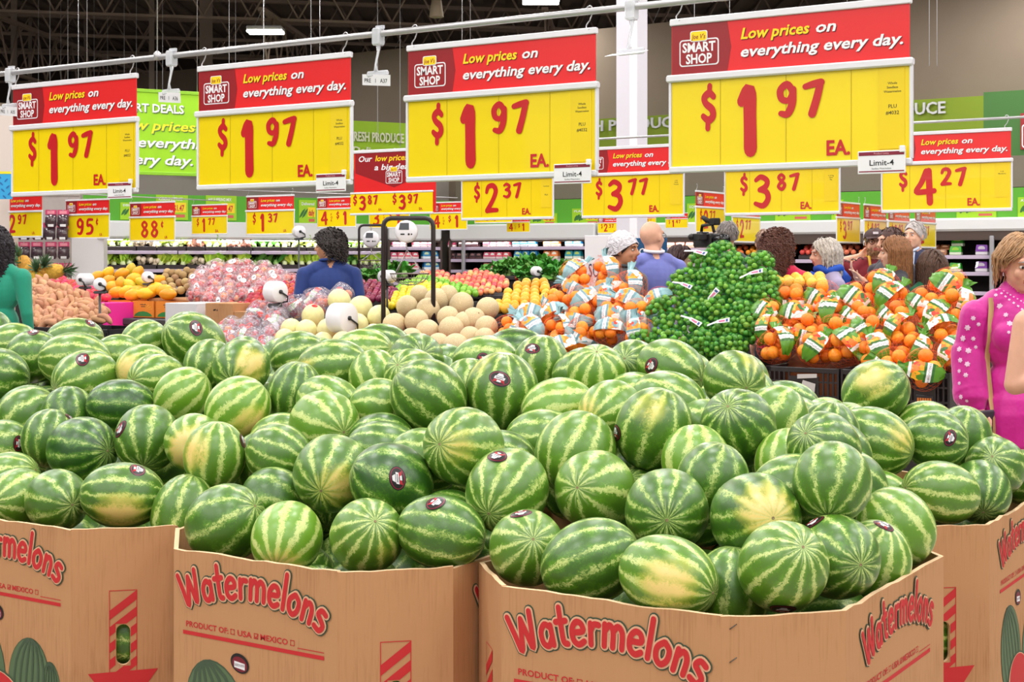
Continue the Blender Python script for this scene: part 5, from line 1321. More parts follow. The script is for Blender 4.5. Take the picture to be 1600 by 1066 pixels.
# slanted trays of red and orange fruit behind the women
ME_ball = {}
def ball(col, r=.035, name=None, squash=.94, rough=.45, bump=0.0, seg=(10, 7), sp=.5, var=.12):
    k = (col, r, squash, seg)
    if k not in ME_ball:
        ME_ball[k] = MB().ell((0, 0, 0), (r, r, r * squash), seg[0], seg[1]).mesh('fruit', mat('fruit_%s' % (name or str(col)), col, rough, spec=sp, var=var, vs=25, bump=bump, bs=200))
    return ME_ball[k]
def slant_tray(px0, px1, col, lb, cols=None, n=None):
    a, b = wall_t(px0, 'R'), wall_t(px1, 'R'); o = CORNER + UU * a
    t = thing('fruit_tray', 'slanted tray of ' + lb, 'tray', o + ZZ * 1.57, UANG)
    L = b - a
    put('tray_body', MB().add([(0, .04, 0), (L, .04, 0), (L, .62, .24), (0, .62, .24), (0, .04, .05), (L, .04, .05), (L, .62, .29), (0, .62, .29)], [(3, 2, 1, 0), (0, 1, 5, 4), (1, 2, 6, 5), (2, 3, 7, 6), (3, 0, 4, 7), (4, 5, 6, 7)]), M_shelf, t)
    r = .042; nx = int(L / (2.05 * r)); k = 0
    for j in range(6):
        for i in range(nx):
            x = (i + .5 + .25 * (j % 2)) * L / nx; y = .08 + j * .09
            if x > L - r: continue
            put(lb.split()[-1].rstrip('es') if False else {'peaches': 'peach', 'oranges': 'orange', 'mangoes': 'mango', 'lemons': 'lemon'}[lb.split()[-1]], ball(col, r), loc=o + UU * x + VV * y + ZZ * (1.57 + .055 + (y - .04) * .414 + r * .75), rot=(rnd.uniform(0, 3), rnd.uniform(0, 3), 0),
                label='round fruit in the slanted tray of ' + lb, cat='fruit', group='fruit in the slanted tray of ' + lb); k += 1
slant_tray(1140, 1160, (236, 120, 60), 'pale orange peaches'); slant_tray(1161, 1190, (240, 158, 30), 'yellow mangoes'); slant_tray(1191, 1236, (238, 110, 30), 'deep oranges')
slant_tray(1246, 1292, (226, 92, 72), 'red peaches'); slant_tray(1294, 1336, (234, 128, 90), 'orange-pink peaches'); slant_tray(1338, 1380, (232, 120, 70), 'orange peaches')
# sushi counter signs and steel frames near the column
p = P(914, 368, 14.2)
t = thing('counter_sign', 'white counter sign with dark blue letters left of the hair net', 'sign', (p.x, p.y, 1.05), UANG + .25)
put('board', MB().cbox(0, .52, -.012, .012, 0, p.z - 1.05, .004), M_wh, t)
m = MB(); text(m, 'SUSHiYA', .035, .34, .135, y=-.014, off=.004, width=.37); put('lettering', m, mat('sign_navy', (28, 62, 96), .5), t)
m = MB(); text(m, 'THE', .13, .535, .016, y=-.014, off=.01); put('small_red_word', m, mat('sign_coral', (226, 110, 90), .5), t)
put('foot', MB().box(0, .52, -.15, .15, -1.05, -1.03).box(.24, .28, -.015, .015, -1.03, 0), M_steel, t)
p = P(1002, 372, 13.2)
t = thing('blue_sign', 'navy blue sign with a white letter O behind the bald man', 'sign', (p.x - .10, p.y, 1.3), UANG + .2)
put('board', MB().cbox(0, .34, -.012, .012, 0, p.z - 1.3, .004), mat('navy_board', (20, 84, 134), .5), t)
m = MB(); text(m, 'OPEN', .085, .30, .062, y=-.014, off=.02); put('lettering', m, M_wh, t)
put('post', MB().box(.16, .18, -.01, .01, -1.3, 0), M_steel, t)

# left edge: white end panel, peg rack with hanging bags, pineapples, blue poster
q = P(112, 372, 20.6)
put('wall_end', MB().box(0, .44, 0, .3, 0, 1.86), mat('end_panel_white', (214, 210, 214), .5), None, (q.x, q.y, 0), (0, 0, .1), kind='structure')
q = P(-6, 300, 21.5)
put('wall_rack', MB().box(-.6, 1.2, 0, .2, 0, 2.52).box(-.6, 1.2, -.012, 0, 2.50, 2.54), mat('rack_tile', (176, 166, 162), .6, var=.05), None, (q.x, q.y, 0), (0, 0, .1), kind='structure')
q = P(-4, 175, 19.5)
put('column', MB().box(-.4, .20, 0, .3, 0, 3.5), mat('pale_column', (214, 198, 190), .6), None, (q.x, q.y, 0), (0, 0, .1), kind='structure')
p = P(2, 268, 18.6)
t = thing('blue_poster', 'cyan poster with dark leaf pattern and yellow edge at left border', 'poster', p, .1)
put('sheet', MB().box(-.3, .135, 0, .01, -.35, 0), mat('poster_cyan', (42, 158, 214), .5), t)
put('yellow_edge', MB().box(-.3, .135, -.004, 0, -.03, 0), M_yel, t)
m = MB()
for k in range(7): m.flat(ellipse(-.02 + .07 * (k % 2) + .01 * k, -.07 - .042 * k, .03, .011, 8, rot=.8 * (1 if k % 2 else -1)), -.003)
put('leaf_pattern', m, mat('poster_blue', (20, 100, 170), .5), t)
put('hanger', MB().box(-.2, -.19, .0, .01, 0, CEIL - p.z), M_pipe, t)
M_bagd = mat('herb_bag_dark', (78, 58, 66), .25, coat=.7, var=.3, vs=40); M_bagp = mat('herb_bag_pink', (214, 70, 120), .35, coat=.3)
def peg_bag():
    mb = MB(); mb.add([(-.075, -.01, 0), (.075, -.01, 0), (.078, .012, 0), (-.078, .012, 0), (-.075, -.045, -.09), (.075, -.045, -.09), (.075, .02, -.09), (-.075, .02, -.09), (-.078, -.05, -.17), (.078, -.05, -.17), (.078, .02, -.17), (-.078, .02, -.17), (-.06, -.02, -.20), (.06, -.02, -.20), (.06, .01, -.20), (-.06, .01, -.20)],
                      [(0, 1, 2, 3), (15, 14, 13, 12)] + [(r * 4 + i, r * 4 + 4 + i, r * 4 + 4 + (i + 1) % 4, r * 4 + (i + 1) % 4) for r in range(3) for i in range(4)], 0, True)
    a = mb.mesh('pouch', M_bagd)
    b = MB().box(-.078, .078, -.018, .014, -.05, .045).mesh('header_card', M_bagp)
    m = MB(); m.flat([(-.05, -.012), (.05, -.012), (.05, .03), (-.05, .03)], -.020); c = m.mesh('card_print', mat('pink_pale', (240, 150, 170), .5))
    m = MB(); m.flat([(-.035, -.195), (.045, -.195), (.045, -.160), (-.035, -.160)], -.056); d = m.mesh('price_label', M_wh)
    return a, b, c, d
PB = peg_bag()
for r, (py, cols) in enumerate(((362, (38, 60, 78, 98)), (392, (12, 38, 58, 80, 100)), (425, (92, 106)), (342, (80, 99)))):
    for ci, px in enumerate(cols):
        p = P(px, py - 9, 20.9)
        t = thing('peg_bag', 'small dark herb pouch with pink header, %s in peg row %d' % (ordinal(ci + 1), r + 1), 'pouch', p, .1, 'pouches on the peg rack')
        put('pouch', PB[0], parent=t); h = put('header_card', PB[1], parent=t); put('card_print', PB[2], parent=h); put('price_label', PB[3], parent=t)
        put('peg', MB().tube([(0, .45, .03), (0, -.02, .03), (0, -.03, .04)], .005, 5), M_pipe, t)

# strip lamps added under the cooler canopies to brighten the dark shelves
def cooler_fill_lamp(side, x0, x1, z, label, watts=26):
    d = UU if side == 'R' else UL; nv = Vector((-d.y, d.x, 0)); L = x1 - x0
    t = thing('cooler_fill_light', label, 'added strip light', CORNER + d * x0 + nv * .04 + ZZ * (z - .03), WA[side])
    put('fill_tube', MB().cbox(.05, L - .05, 0, .03, 0, .018, .005), mat('strip_glow', (255, 250, 244), .5, emit=4), t)
    li = bpy.data.lights.new('cooler_fill_light', 'AREA'); li.shape = 'RECTANGLE'; li.size = L - .1; li.size_y = .04; li.energy = watts * L / 3; li.color = (1, .97, .94)
    o = bpy.data.objects.new('cooler_fill_light', li); COL.objects.link(o); o.parent = t; o.location = (L / 2, .0, -.004); o.rotation_euler = (math.radians(35), 0, 0)
cooler_fill_lamp('L', xa, xm, 1.90, 'added strip light under the canopy over the lettuces', 14)
cooler_fill_lamp('L', xm + .05, -.1, 1.90, 'added strip light under the corner cooler canopy', 6)
cooler_fill_lamp('R', .15, xr1, 1.90, 'added strip light over the white and blue packages', 6)
cooler_fill_lamp('R', xr1 + .1, xr3, 1.88, 'added strip light over the slanted fruit trays', 14)
cooler_fill_lamp('R', xr3 + .1, XR1 - .5, 1.90, 'added strip light over the green and purple packages', 6)
# ------------------------------------------------------------ produce displays
class Slope:
    """a sloping pile surface: z = zb + (v - vf) * tan"""
    def __init__(s, vf, zb, tan): s.vf, s.zb, s.tan = vf, zb, tan; s.al = math.atan(tan)
    def at(s, x, y):
        k = (x - 800) / F; a = (y - HZ) / F; c = k * VV.x + VV.y
        Y = (CH - s.zb + s.vf * s.tan) / (a + c * s.tan); return P(x, y, Y)
    def lattice(s, poly, du, ds, rnd, jit=.12, lift=0.0, stag=True):
        pts = [s.at(*q) for q in poly]; us = [touv(p)[0] for p in pts]; vs = [touv(p)[1] for p in pts]
        out = []; j = 0; v = min(vs)
        dv = ds * math.cos(s.al)
        while v <= max(vs) + dv * .5:
            u = min(us) + (du / 2 if (j % 2 and stag) else 0)
            while u <= max(us):
                uu_ = u + rnd.uniform(-jit, jit) * du; vv_ = v + rnd.uniform(-jit, jit) * dv
                p = uv(uu_, vv_, s.zb + (vv_ - s.vf) * s.tan + lift)
                sx_ = 800 + F * p.x / p.y; sy_ = HZ + F * (CH - p.z) / p.y
                if inside(sx_, sy_, poly): out.append((p, j))
                u += du
            v += dv; j += 1
        return out
def inside(x, y, poly):
    c = False; n = len(poly)
    for i in range(n):
        x1, y1 = poly[i - 1]; x2, y2 = poly[i]
        if (y1 > y) != (y2 > y) and x < (x2 - x1) * (y - y1) / (y2 - y1) + x1: c = not c
    return c
def wedge(name, u0, u1, vf, vb, zf, zt, z0, m, label, cat, inset=.1):
    """solid sloping riser under a pile"""
    a = [uv(u0, vf, z0), uv(u1, vf, z0), uv(u1, vb, z0), uv(u0, vb, z0), uv(u0, vf, zf), uv(u1, vf, zf), uv(u1 - inset, vb - .12, zt), uv(u0 + inset, vb - .12, zt), uv(u1 - inset, vb, zt), uv(u0 + inset, vb, zt)]
    mb = MB().add(a, [(3, 2, 1, 0), (0, 1, 5, 4), (4, 5, 6, 7), (7, 6, 8, 9), (2, 3, 9, 8), (1, 2, 8, 6, 5), (3, 0, 4, 7, 9)])
    return put(name, mb, m, label=label, cat=cat)
M_plastic = mat('crate_black', (34, 32, 36), .45, coat=.2)
M_riser = mat('riser_dark', (38, 34, 34), .8)
M_tbl = mat('table_dark', (48, 44, 46), .6)
def table(u0, u1, v0, v1, h, label):
    o = uv(u0, v0, 0); L = u1 - u0; D = v1 - v0
    t = thing('produce_table', label, 'table', o, UANG)
    put('top_board', MB().cbox(0, L, 0, D, h - .05, h, .01), M_tbl, t)
    put('skirt', MB().box(.03, L - .03, .03, .05, .12, h - .05).box(.03, L - .03, D - .05, D - .03, .12, h - .05).box(.03, .05, .05, D - .05, .12, h - .05).box(L - .05, L - .03, .05, D - .05, .12, h - .05), M_riser, t)
    for x in (.05, L - .09):
        for y in (.05, D - .09): put('leg', MB().box(x, x + .04, y, y + .04, 0, h - .05), M_steel, t)
    return t
def UX(px, vf, zref=None):
    """u coordinate on the line v = vf seen at image column px"""
    q, t = on_line(px, uv(0, vf), UU); return t
ZB = .93
for px0, px1, lb in ((1187, 1500, 'dark table under the green-labelled orange bags'), (985, 1184, 'dark table under the pyramid of limes'), (775, 983, 'dark table under the blue-labelled orange bags'),
                     (560, 772, 'dark table under the cantaloupes'), (350, 556, 'dark table under the bagged apples and honeydews'), (20, 190, 'dark table under the sweet potatoes')):
    table(UX(px0, 8.12), UX(px1, 8.12), 8.12, 9.22, .60, lb)
# black slotted crates along the front
def crate(u0, u1, v0, v1, z0, z1, label, tagc=None):
    L = u1 - u0; D = v1 - v0; H = z1 - z0; o = uv(u0, v0, z0)
    t = thing('black_crate', label, 'crate', o, UANG, 'black crates along the front of the displays')
    m = MB(); m.cbox(0, L, 0, .012, H - .03, H, .003); m.cbox(0, L, 0, .012, 0, .03, .003)
    n = max(8, int(L / .03))
    for i in range(n + 1):
        x = i * (L - .010) / n
        if .28 < x / L < .72: continue
        m.box(x, x + .010, .001, .010, .02, H - .02)
    for k in (1, 2, 3): m.box(0, L, .002, .009, H * k / 4 - .005, H * k / 4 + .005)
    m.box(L * .28, L * .72, .0, .011, .04, H - .05)
    put('front_panel', m, M_plastic, t)
    m = MB(); m.box(0, .012, 0, D, 0, H).box(L - .012, L, 0, D, 0, H).box(0, L, D - .012, D, 0, H).box(0, L, 0, D, 0, .01); put('body', m, M_plastic, t)
    m = MB(); m.cbox(L * .32, L * .68, -.006, .002, H * .12, H * .62, .004); put('label_holder', m, mat('crate_holder', (46, 44, 50), .4), t)
    if tagc:
        m = MB()
        if tagc == 'orange':
            for k in range(6): m.flat([(L * (.36 + .05 * k), H * .48), (L * (.395 + .05 * k), H * .48), (L * (.395 + .05 * k), H * .57), (L * (.36 + .05 * k), H * .57)], -.008)
            put('orange_print', m, mat('crate_orange_print', (214, 120, 40), .5), t)
        else:
            m.flat([(L * .42, H * .80), (L * .70, H * .83), (L * .70, H * .90), (L * .42, H * .88)], -.008); m.flat([(L * .46, H * .6), (L * .66, H * .5), (L * .68, H * .72), (L * .5, H * .78)], -.008)
            put('torn_label', m, mat('torn_paper', (190, 186, 184), .8), t)
    return t
cx_ = [1120, 1204, 1316, 1408, 1489]
for i in range(4):
    crate(UX(cx_[i], 8.1) + .006, UX(cx_[i + 1], 8.1) - .006, 8.06, 8.62, .605, .93, ['black slotted crate under the right foot of the limes', 'black crate with torn white label under the orange bags', 'black crate behind the tall spotted watermelon', 'black crate with orange print beside the woman in magenta'][i], [None, 'torn', None, 'orange'][i])
for a, b, lb in ((860, 985, 'black crate glimpsed below the blue-labelled orange bags'), (985, 1118, 'black crate hidden under the limes'), (20, 96, 'black crate under the left of the sweet potatoes'), (97, 176, 'black crate under the right of the sweet potatoes')):
    crate(UX(a, 8.1) + .006, UX(b, 8.1) - .006, 8.06, 8.62, .605, .93 if a > 500 else 1.0, lb)
crate(UX(776, 8.1), UX(858, 8.1), 8.06, 8.62, .605, .90, 'black crate left of the blue-labelled orange bags')
put('red_carton', MB().cbox(0, UX(772, 8.1) - UX(575, 8.1), 0, .55, .605, .90, .004), mat('carton_red', (196, 30, 44), .5), None, uv(UX(575, 8.1), 8.06), (0, 0, UANG), label='long red carton under the cantaloupes', cat='carton')
put('cardboard_tray', MB().cbox(0, UX(572, 8.1) - UX(352, 8.1), 0, .55, .605, .90, .004), M_card, None, uv(UX(352, 8.1), 8.06), (0, 0, UANG), label='shallow brown tray under the bagged apples and honeydews', cat='tray')

# ---- bags
def net_mesh(r, nu, nv, th, m, name='net'):
    mb = MB()
    def pt(i, k): th_ = PI * i / nv; q = 2 * PI * (k + .5 * (i % 2)) / nu; return Vector((r[0] * math.sin(th_) * math.cos(q), r[1] * math.sin(th_) * math.sin(q), r[2] * math.cos(th_)))
    for i in range(1, nv):
        for k in range(nu):
            a = pt(i, k)
            for b in ((pt(i + 1, k), pt(i + 1, k - 1 if i % 2 == 0 else k + 1)) if i < nv - 1 else (pt(nv, 0),)):
                d = (b - a); n = a.normalized(); s = d.cross(n).normalized() * th; 
                mb.add([a - s, a + s, b + s, b - s, a + n * th, b + n * th], [(0, 4, 5, 3), (4, 1, 2, 5)], 0, True)
    return mb.mesh(name, m)
def print_mat(name, base, base2, picture, fruit, netc):
    """flat printed label: bands along local z, a picture area in the middle"""
    m = bpy.data.materials.new(name); m.use_nodes = True; nt = m.node_tree; N = nt.nodes; K = nt.links.new; b = N['Principled BSDF']
    tc = N.new('ShaderNodeTexCoord'); sx = N.new('ShaderNodeSeparateXYZ'); K(tc.outputs['Object'], sx.inputs[0])
    cr = N.new('ShaderNodeValToRGB'); cr.color_ramp.interpolation = 'CONSTANT'
    mr = N.new('ShaderNodeMapRange'); mr.inputs[1].default_value = -.12; mr.inputs[2].default_value = .12; K(sx.outputs[2], mr.inputs[0]); K(mr.outputs[0], cr.inputs[0])
    E = cr.color_ramp.elements; E[0].position = 0; E[0].color = lin(base); E[1].position = .30; E[1].color = lin(base2)
    for pos, c in ((.36, (238, 236, 238)), (.47, base2), (.52, base), (.80, (236, 236, 232)), (.86, base)):
        e = E.new(pos); e.color = lin(c)
    vo = N.new('ShaderNodeTexVoronoi'); vo.inputs['Scale'].default_value = 34; K(tc.outputs['Object'], vo.inputs['Vector'])
    cr2 = N.new('ShaderNodeValToRGB'); cr2.color_ramp.interpolation = 'CONSTANT'; E2 = cr2.color_ramp.elements; E2[0].color = lin(fruit); E2[1].position = .30; E2[1].color = lin(picture)
    for pos, c in ((.5, base2), (.66, (240, 238, 236)), (.78, (226, 60, 36)), (.86, base)):
        e = E2.new(pos); e.color = lin(c)
    sp = N.new('ShaderNodeSeparateColor'); K(vo.outputs['Color'], sp.inputs[0]); K(sp.outputs[0], cr2.inputs[0])
    g1 = N.new('ShaderNodeMath'); g1.operation = 'COMPARE'; g1.inputs[1].default_value = .04; g1.inputs[2].default_value = .032; K(sx.outputs[2], g1.inputs[0])
    mx = N.new('ShaderNodeMix'); mx.data_type = 'RGBA'; K(g1.outputs[0], mx.inputs[0]); K(cr.outputs[0], mx.inputs[6]); K(cr2.outputs[0], mx.inputs[7])
    # dark fine print on the white band
    wv = N.new('ShaderNodeTexNoise'); wv.inputs['Scale'].default_value = 260; K(tc.outputs['Object'], wv.inputs['Vector'])
    g2 = N.new('ShaderNodeMath'); g2.operation = 'COMPARE'; g2.inputs[1].default_value = -.022; g2.inputs[2].default_value = .006; K(sx.outputs[2], g2.inputs[0])
    g3 = N.new('ShaderNodeMath'); g3.operation = 'GREATER_THAN'; g3.inputs[1].default_value = .5; K(wv.outputs['Fac'], g3.inputs[0])
    g4 = N.new('ShaderNodeMath'); g4.operation = 'MULTIPLY'; K(g2.outputs[0], g4.inputs[0]); K(g3.outputs[0], g4.inputs[1])
    g5 = N.new('ShaderNodeMath'); g5.operation = 'MULTIPLY'; g5.inputs[1].default_value = .6; K(g4.outputs[0], g5.inputs[0])
    mx2 = N.new('ShaderNodeMix'); mx2.data_type = 'RGBA'; K(g5.outputs[0], mx2.inputs[0]); K(mx.outputs[2], mx2.inputs[6]); mx2.inputs[7].default_value = lin(netc)
    K(mx2.outputs[2], b.inputs['Base Color']); b.inputs['Roughness'].default_value = .38; b.inputs['Coat Weight'].default_value = .15
    return m
def label_film(r, a0, a1, m, seed, fin=.05, name='printed_label', c0=.12, c1=.88):
    """crumpled printed band wrapped round the front (-y) of the bag, with a flared end"""
    rr = random.Random(seed); nu, nv = 9, 14; vs = []; fs = []
    for j in range(nv + 1):
        th = PI * (c0 + (c1 - c0) * j / nv)
        for i in range(nu + 1):
            q = -PI / 2 + a0 + (a1 - a0) * i / nu
            k = 1.08 + .12 * noise.noise(Vector((i * .7 + seed * 5, j * .6, seed))) + .03 * ((i + j) % 2)
            vs.append((r[0] * k * math.sin(th) * math.cos(q), r[1] * k * math.sin(th) * math.sin(q), r[2] * k * math.cos(th)))
    if fin:
        for i in range(nu + 1):
            x, y, z = vs[i]; vs.append((x * 1.6 + .02 * rr.uniform(-1, 1), y * 1.3 + .012 * rr.uniform(-1, 1), z + fin))
    for j in range(nv):
        for i in range(nu):
            a = j * (nu + 1) + i; fs.append((a, a + nu + 1, a + nu + 2, a + 1))
    if fin:
        b = (nv + 1) * (nu + 1)
        for i in range(nu): fs.append((b + i, i, i + 1, b + i + 1))
    return MB().add(vs, fs, 0, True).mesh(name, m)
def bag_proto(name, label, cat, group, fruits, fr_name, fmesh, net, film_, extra=None):
    t = thing(name, label, cat, (0, 0, -50), 0, group)
    for p in fruits: put(fr_name, fmesh[int(abs(p[0] * 1e4)) % len(fmesh)], parent=t, loc=p, rot=(p[0] * 90, p[1] * 70, p[2] * 50))
    if net: put('net', net, parent=t)
    if film_: put('printed_label', film_, parent=t)
    if extra: put(extra[0], extra[1], parent=t)
    return t
def pack_balls(r, n, rb, seed, front=False):
    """ball centres packed inside an ellipsoid"""
    rr = random.Random(seed); pts = []
    for _ in range(9000):
        if len(pts) >= n: break
        d = Vector((rr.gauss(0, 1), rr.gauss(0, 1), rr.gauss(0, 1))).normalized(); k = rr.choice((1, 1, 1, .55))
        p = Vector((d.x * (r[0] - rb) * k, d.y * (r[1] - rb) * k, d.z * (r[2] - rb) * k))
        if front and p.y > r[1] * .45: continue
        if all((p - q).length > rb * 1.82 for q in pts): pts.append(p)
    return pts
def orient(rng, al, spin=1.0, tilt=.25):
    """bag lying on the slope: local -y looks out of the pile towards the aisle and upwards"""
    return Quaternion((0, 0, 1), UANG + rng.uniform(-tilt, tilt) + .25) @ Quaternion((1, 0, 0), -(PI / 2 - al) * .55 + rng.uniform(-tilt, tilt)) @ Quaternion((0, 1, 0), rng.uniform(-spin, spin))
rb_ = random.Random(21)
# limes
M_lime_s = [ball((104, 164, 44), .0185, 'lime_a', .96, .35, var=.22, seg=(10, 7)), ball((128, 180, 60), .0185, 'lime_b', .94, .35, var=.2, seg=(10, 7)), ball((78, 142, 42), .018, 'lime_c', .95, .35, var=.2, seg=(10, 7))]
M_netg = mat('lime_net', (24, 128, 44), .5)
net_l = net_mesh((.118, .092, .088), 22, 18, .0006, M_netg)
tagm = MB(); tagm.add([(-.055, -.105, -.012), (.03, -.112, -.016), (.03, -.112, .018), (-.055, -.105, .012)], [(0, 1, 2, 3)], 0); tagm.add([(-.055, -.106, -.006), (-.12, -.095, -.02), (-.12, -.095, -.008), (-.055, -.106, .008)], [(3, 2, 1, 0)], 0)
tagm.add([(-.042, -.1085, -.005), (.0, -.112, -.008), (.0, -.112, .006), (-.042, -.1085, .006)], [(0, 1, 2, 3)], 1); tagm.add([(.006, -.113, -.010), (.020, -.114, -.012), (.020, -.114, .010), (.006, -.113, .010)], [(0, 1, 2, 3)], 2)
ME_tag = tagm.mesh('label_tag', [M_wh, mat('tag_pink_print', (206, 110, 150), .5), mat('tag_blue_print', (40, 70, 130), .5)])
lime_p = []
for s in range(3):
    for tg in (0, 1):
        lime_p.append(bag_proto('lime_bag', 'green net bag of limes' + (' with white tag' if tg else ''), 'bag of limes', 'net bags of limes' + (' with white tags' if tg else ' without a tag showing'),
                                pack_balls((.118, .092, .088), 44, .0182, s + 3, True), 'lime', M_lime_s, net_l, None, ('label_tag', ME_tag) if tg else None))
sl = Slope(8.16, .93, .84)
poly_l = [(985, 548), (1003, 520), (1030, 492), (1052, 466), (1056, 446), (1068, 430), (1086, 408), (1108, 394), (1145, 394), (1180, 406), (1206, 428), (1200, 470), (1196, 540), (1194, 566), (1100, 566)]
used = set()
def place_bags(protos, slope, poly, du, ds, rng, spin, tilt=.25, scale=(.95, 1.08), lift=0, pick=None, jit=.12):
    n = 0; tiers = {}; allb = slope.lattice(poly, du, ds, rng, jit, lift); j0 = min(j for p, j in allb); allb.sort(key=lambda a: (a[1], a[0].x)); last = None
    for p, j in allb:
        c_ = 0 if j != last else c_ + 1; last = j
        pr = pick(n, j) if pick else rng.choice(protos)
        q = orient(rng, slope.al, spin, tilt); sc = rng.uniform(*scale)
        if id(pr) not in used:
            used.add(id(pr)); pr.location = p; pr.rotation_mode = 'QUATERNION'; pr.rotation_quaternion = q; pr.scale = (sc,) * 3; nb = pr
        else: nb = dup(pr, p, q, scale=sc)
        base = pr.get('base_label') or pr['label']; pr['base_label'] = base
        nb['label'] = '%s, %s from left, %s' % (base, ordinal(c_), 'bottom tier' if j == j0 else ordinal(j - j0 + 1) + ' tier')
        n += 1
    return n
nl = place_bags(lime_p, sl, poly_l, .195, .15, rb_, .9, .3, pick=lambda n, j: lime_p[(n * 7 % 3) * 2 + (1 if (n * 3) % 7 in (1, 4) else 0)])
wedge('display_riser', UX(1060, 8.3), UX(1150, 9.1), 8.28, 9.16, .90, 1.42, .6, mat('riser_green', (26, 70, 30), .8), 'dark green sloping riser inside the lime pyramid', 'riser', inset=.20)
# oranges
M_or = [ball((252, 146, 26), .040, 'orange_a', .96, .45, bump=.25, var=.10, seg=(16, 11)), ball((254, 158, 40), .041, 'orange_b', .95, .45, bump=.25, var=.08, seg=(16, 11)), ball((248, 134, 22), .039, 'orange_c', .97, .45, bump=.25, var=.1, seg=(16, 11))]
M_neto = mat('orange_net', (240, 100, 40), .5)
rO = (.118, .095, .105)
net_o = net_mesh((.122, .10, .11), 20, 16, .0005, M_neto)
PG = print_mat('green_bag_print', (84, 142, 28), (48, 104, 36), (246, 176, 40), (240, 120, 30), (30, 60, 40))
PB_ = print_mat('blue_bag_print', (138, 176, 182), (112, 152, 164), (248, 170, 40), (246, 140, 30), (50, 60, 110))
M_filmo = film('bag_film_amber', (250, 196, 120), .72)
green_p = []
for s in range(5):
    a0, a1 = ((-.1, .85), (-1.0, -.1), (-.45, .45), (.3, 1.2), (-1.2, -.35))[s]
    green_p.append(bag_proto('orange_bag', 'green-labelled net bag of oranges', 'bag of oranges', 'green-labelled bags of oranges',
                             pack_balls(rO, 11, .040, s + 20), 'orange', M_or, net_o, label_film(rO, a0, a1, PG, s + 1, fin=.035)))
so = Slope(8.08, .955, .60)
poly_o = [(1194, 462), (1300, 450), (1360, 444), (1425, 446), (1500, 444), (1535, 454), (1540, 478), (1512, 505), (1488, 580), (1350, 575), (1194, 566)]
place_bags(green_p, so, poly_o, .205, .175, rb_, 2.6, .3)
wedge('display_riser', UX(1225, 8.3), UX(1500, 9.1), 8.28, 9.16, .90, 1.30, .6, mat('riser_orange', (120, 60, 20), .8), 'dark sloping riser inside the pile of green-labelled orange bags', 'riser', inset=.05)
blue_p = []
for s in range(5):
    a0, a1 = ((-.2, .7), (-1.2, -.3), (-.4, .4), (.35, 1.2), (.0, .8))[s]
    blue_p.append(bag_proto('orange_bag', 'blue-labelled net bag of oranges', 'bag of oranges', 'blue-labelled bags of oranges',
                            pack_balls(rO, 11, .040, s + 40), 'orange', M_or, net_o, label_film(rO, a0, a1, PB_, s + 31, fin=.05)))
sb = Slope(8.16, .96, .66)
poly_b = [(785, 522), (795, 492), (850, 462), (885, 438), (908, 416), (955, 414), (975, 438), (1020, 456), (1052, 474), (1020, 508), (990, 545), (890, 545), (830, 540)]
place_bags(blue_p, sb, poly_b, .20, .175, rb_, 2.6, .3)
wedge('display_riser', UX(840, 8.3), UX(965, 9.1), 8.28, 9.16, .90, 1.34, .6, mat('riser_orange', (120, 60, 20), .8), 'dark sloping riser inside the pile of blue-labelled orange bags', 'riser', inset=.18)
# loose oranges and mandarins behind
# clear bags of apples / peaches
M_filmc = film('bag_film_clear', (206, 200, 212), .74, .12)
M_filmp = film('bag_film_pink', (240, 216, 222), .76, .12)
def puff(r, seed, m, name='clear_film'):
    nu, nv = 16, 11; vs = []; fs = []
    for i in range(nv + 1):
        th = PI * i / nv
        for k in range(nu):
            q = 2 * PI * k / nu; kk = 1.06 + .12 * noise.noise(Vector((math.cos(q) * 2.4 + seed * 3, math.sin(q) * 2.4, th * 2.2)))
            zz = r[2] * kk * math.cos(th) * (1.25 if i < 2 else 1)
            vs.append((r[0] * kk * math.sin(th) * math.cos(q), r[1] * kk * math.sin(th) * math.sin(q), zz))
    for i in range(nv):
        for k in range(nu):
            k2 = (k + 1) % nu; fs.append((i * nu + k, (i + 1) * nu + k, (i + 1) * nu + k2, i * nu + k2))
    return MB().add(vs, fs, 0, True).mesh(name, m)
M_ap = [ball((206, 66, 60), .034, 'apple_a', .9, .35, var=.3), ball((226, 120, 84), .034, 'apple_b', .9, .35, var=.3), ball((176, 34, 50), .033, 'apple_c', .92, .3, var=.25)]
M_ptat = [ball((196, 70, 84), .034, 'redpotato_a', .85, .55, var=.2), ball((222, 130, 96), .036, 'redpotato_b', .85, .5, var=.25)]
PW = print_mat('white_bag_print', (206, 200, 212), (176, 200, 160), (226, 120, 130), (196, 60, 80), (90, 40, 60))
rA = (.10, .085, .085)
rf = random.Random(8)
near_p = [bag_proto('apple_bag', 'clear printed bag of red potatoes', 'bag of apples', 'clear printed bags behind the melons', pack_balls((.115, .085, .085), 7, .035, s + 60), 'apple', M_ptat + M_ap[:1], None, label_film((.115, .085, .085), -.5 + .4 * s, -.05 + .4 * s, PW, s + 51, fin=.0), ('clear_film', puff((.122, .09, .092), s, M_filmc))) for s in range(3)]
sn = Slope(8.14, .95, .42)
place_bags(near_p, sn, [(352, 545), (356, 508), (385, 492), (440, 470), (500, 463), (540, 464), (545, 472), (500, 480), (462, 490), (436, 515), (425, 560), (360, 560)], .21, .15, rb_, 2.4, .35)
back_p = [bag_proto('apple_bag', 'clear bag of small pink apples', 'bag of apples', 'clear bags of apples in the rear pile', pack_balls(rA, 8, .033, s + 80), 'apple', M_ap, None, None, ('clear_film', puff((.106, .09, .09), s + 9, M_filmp))) for s in range(4)]
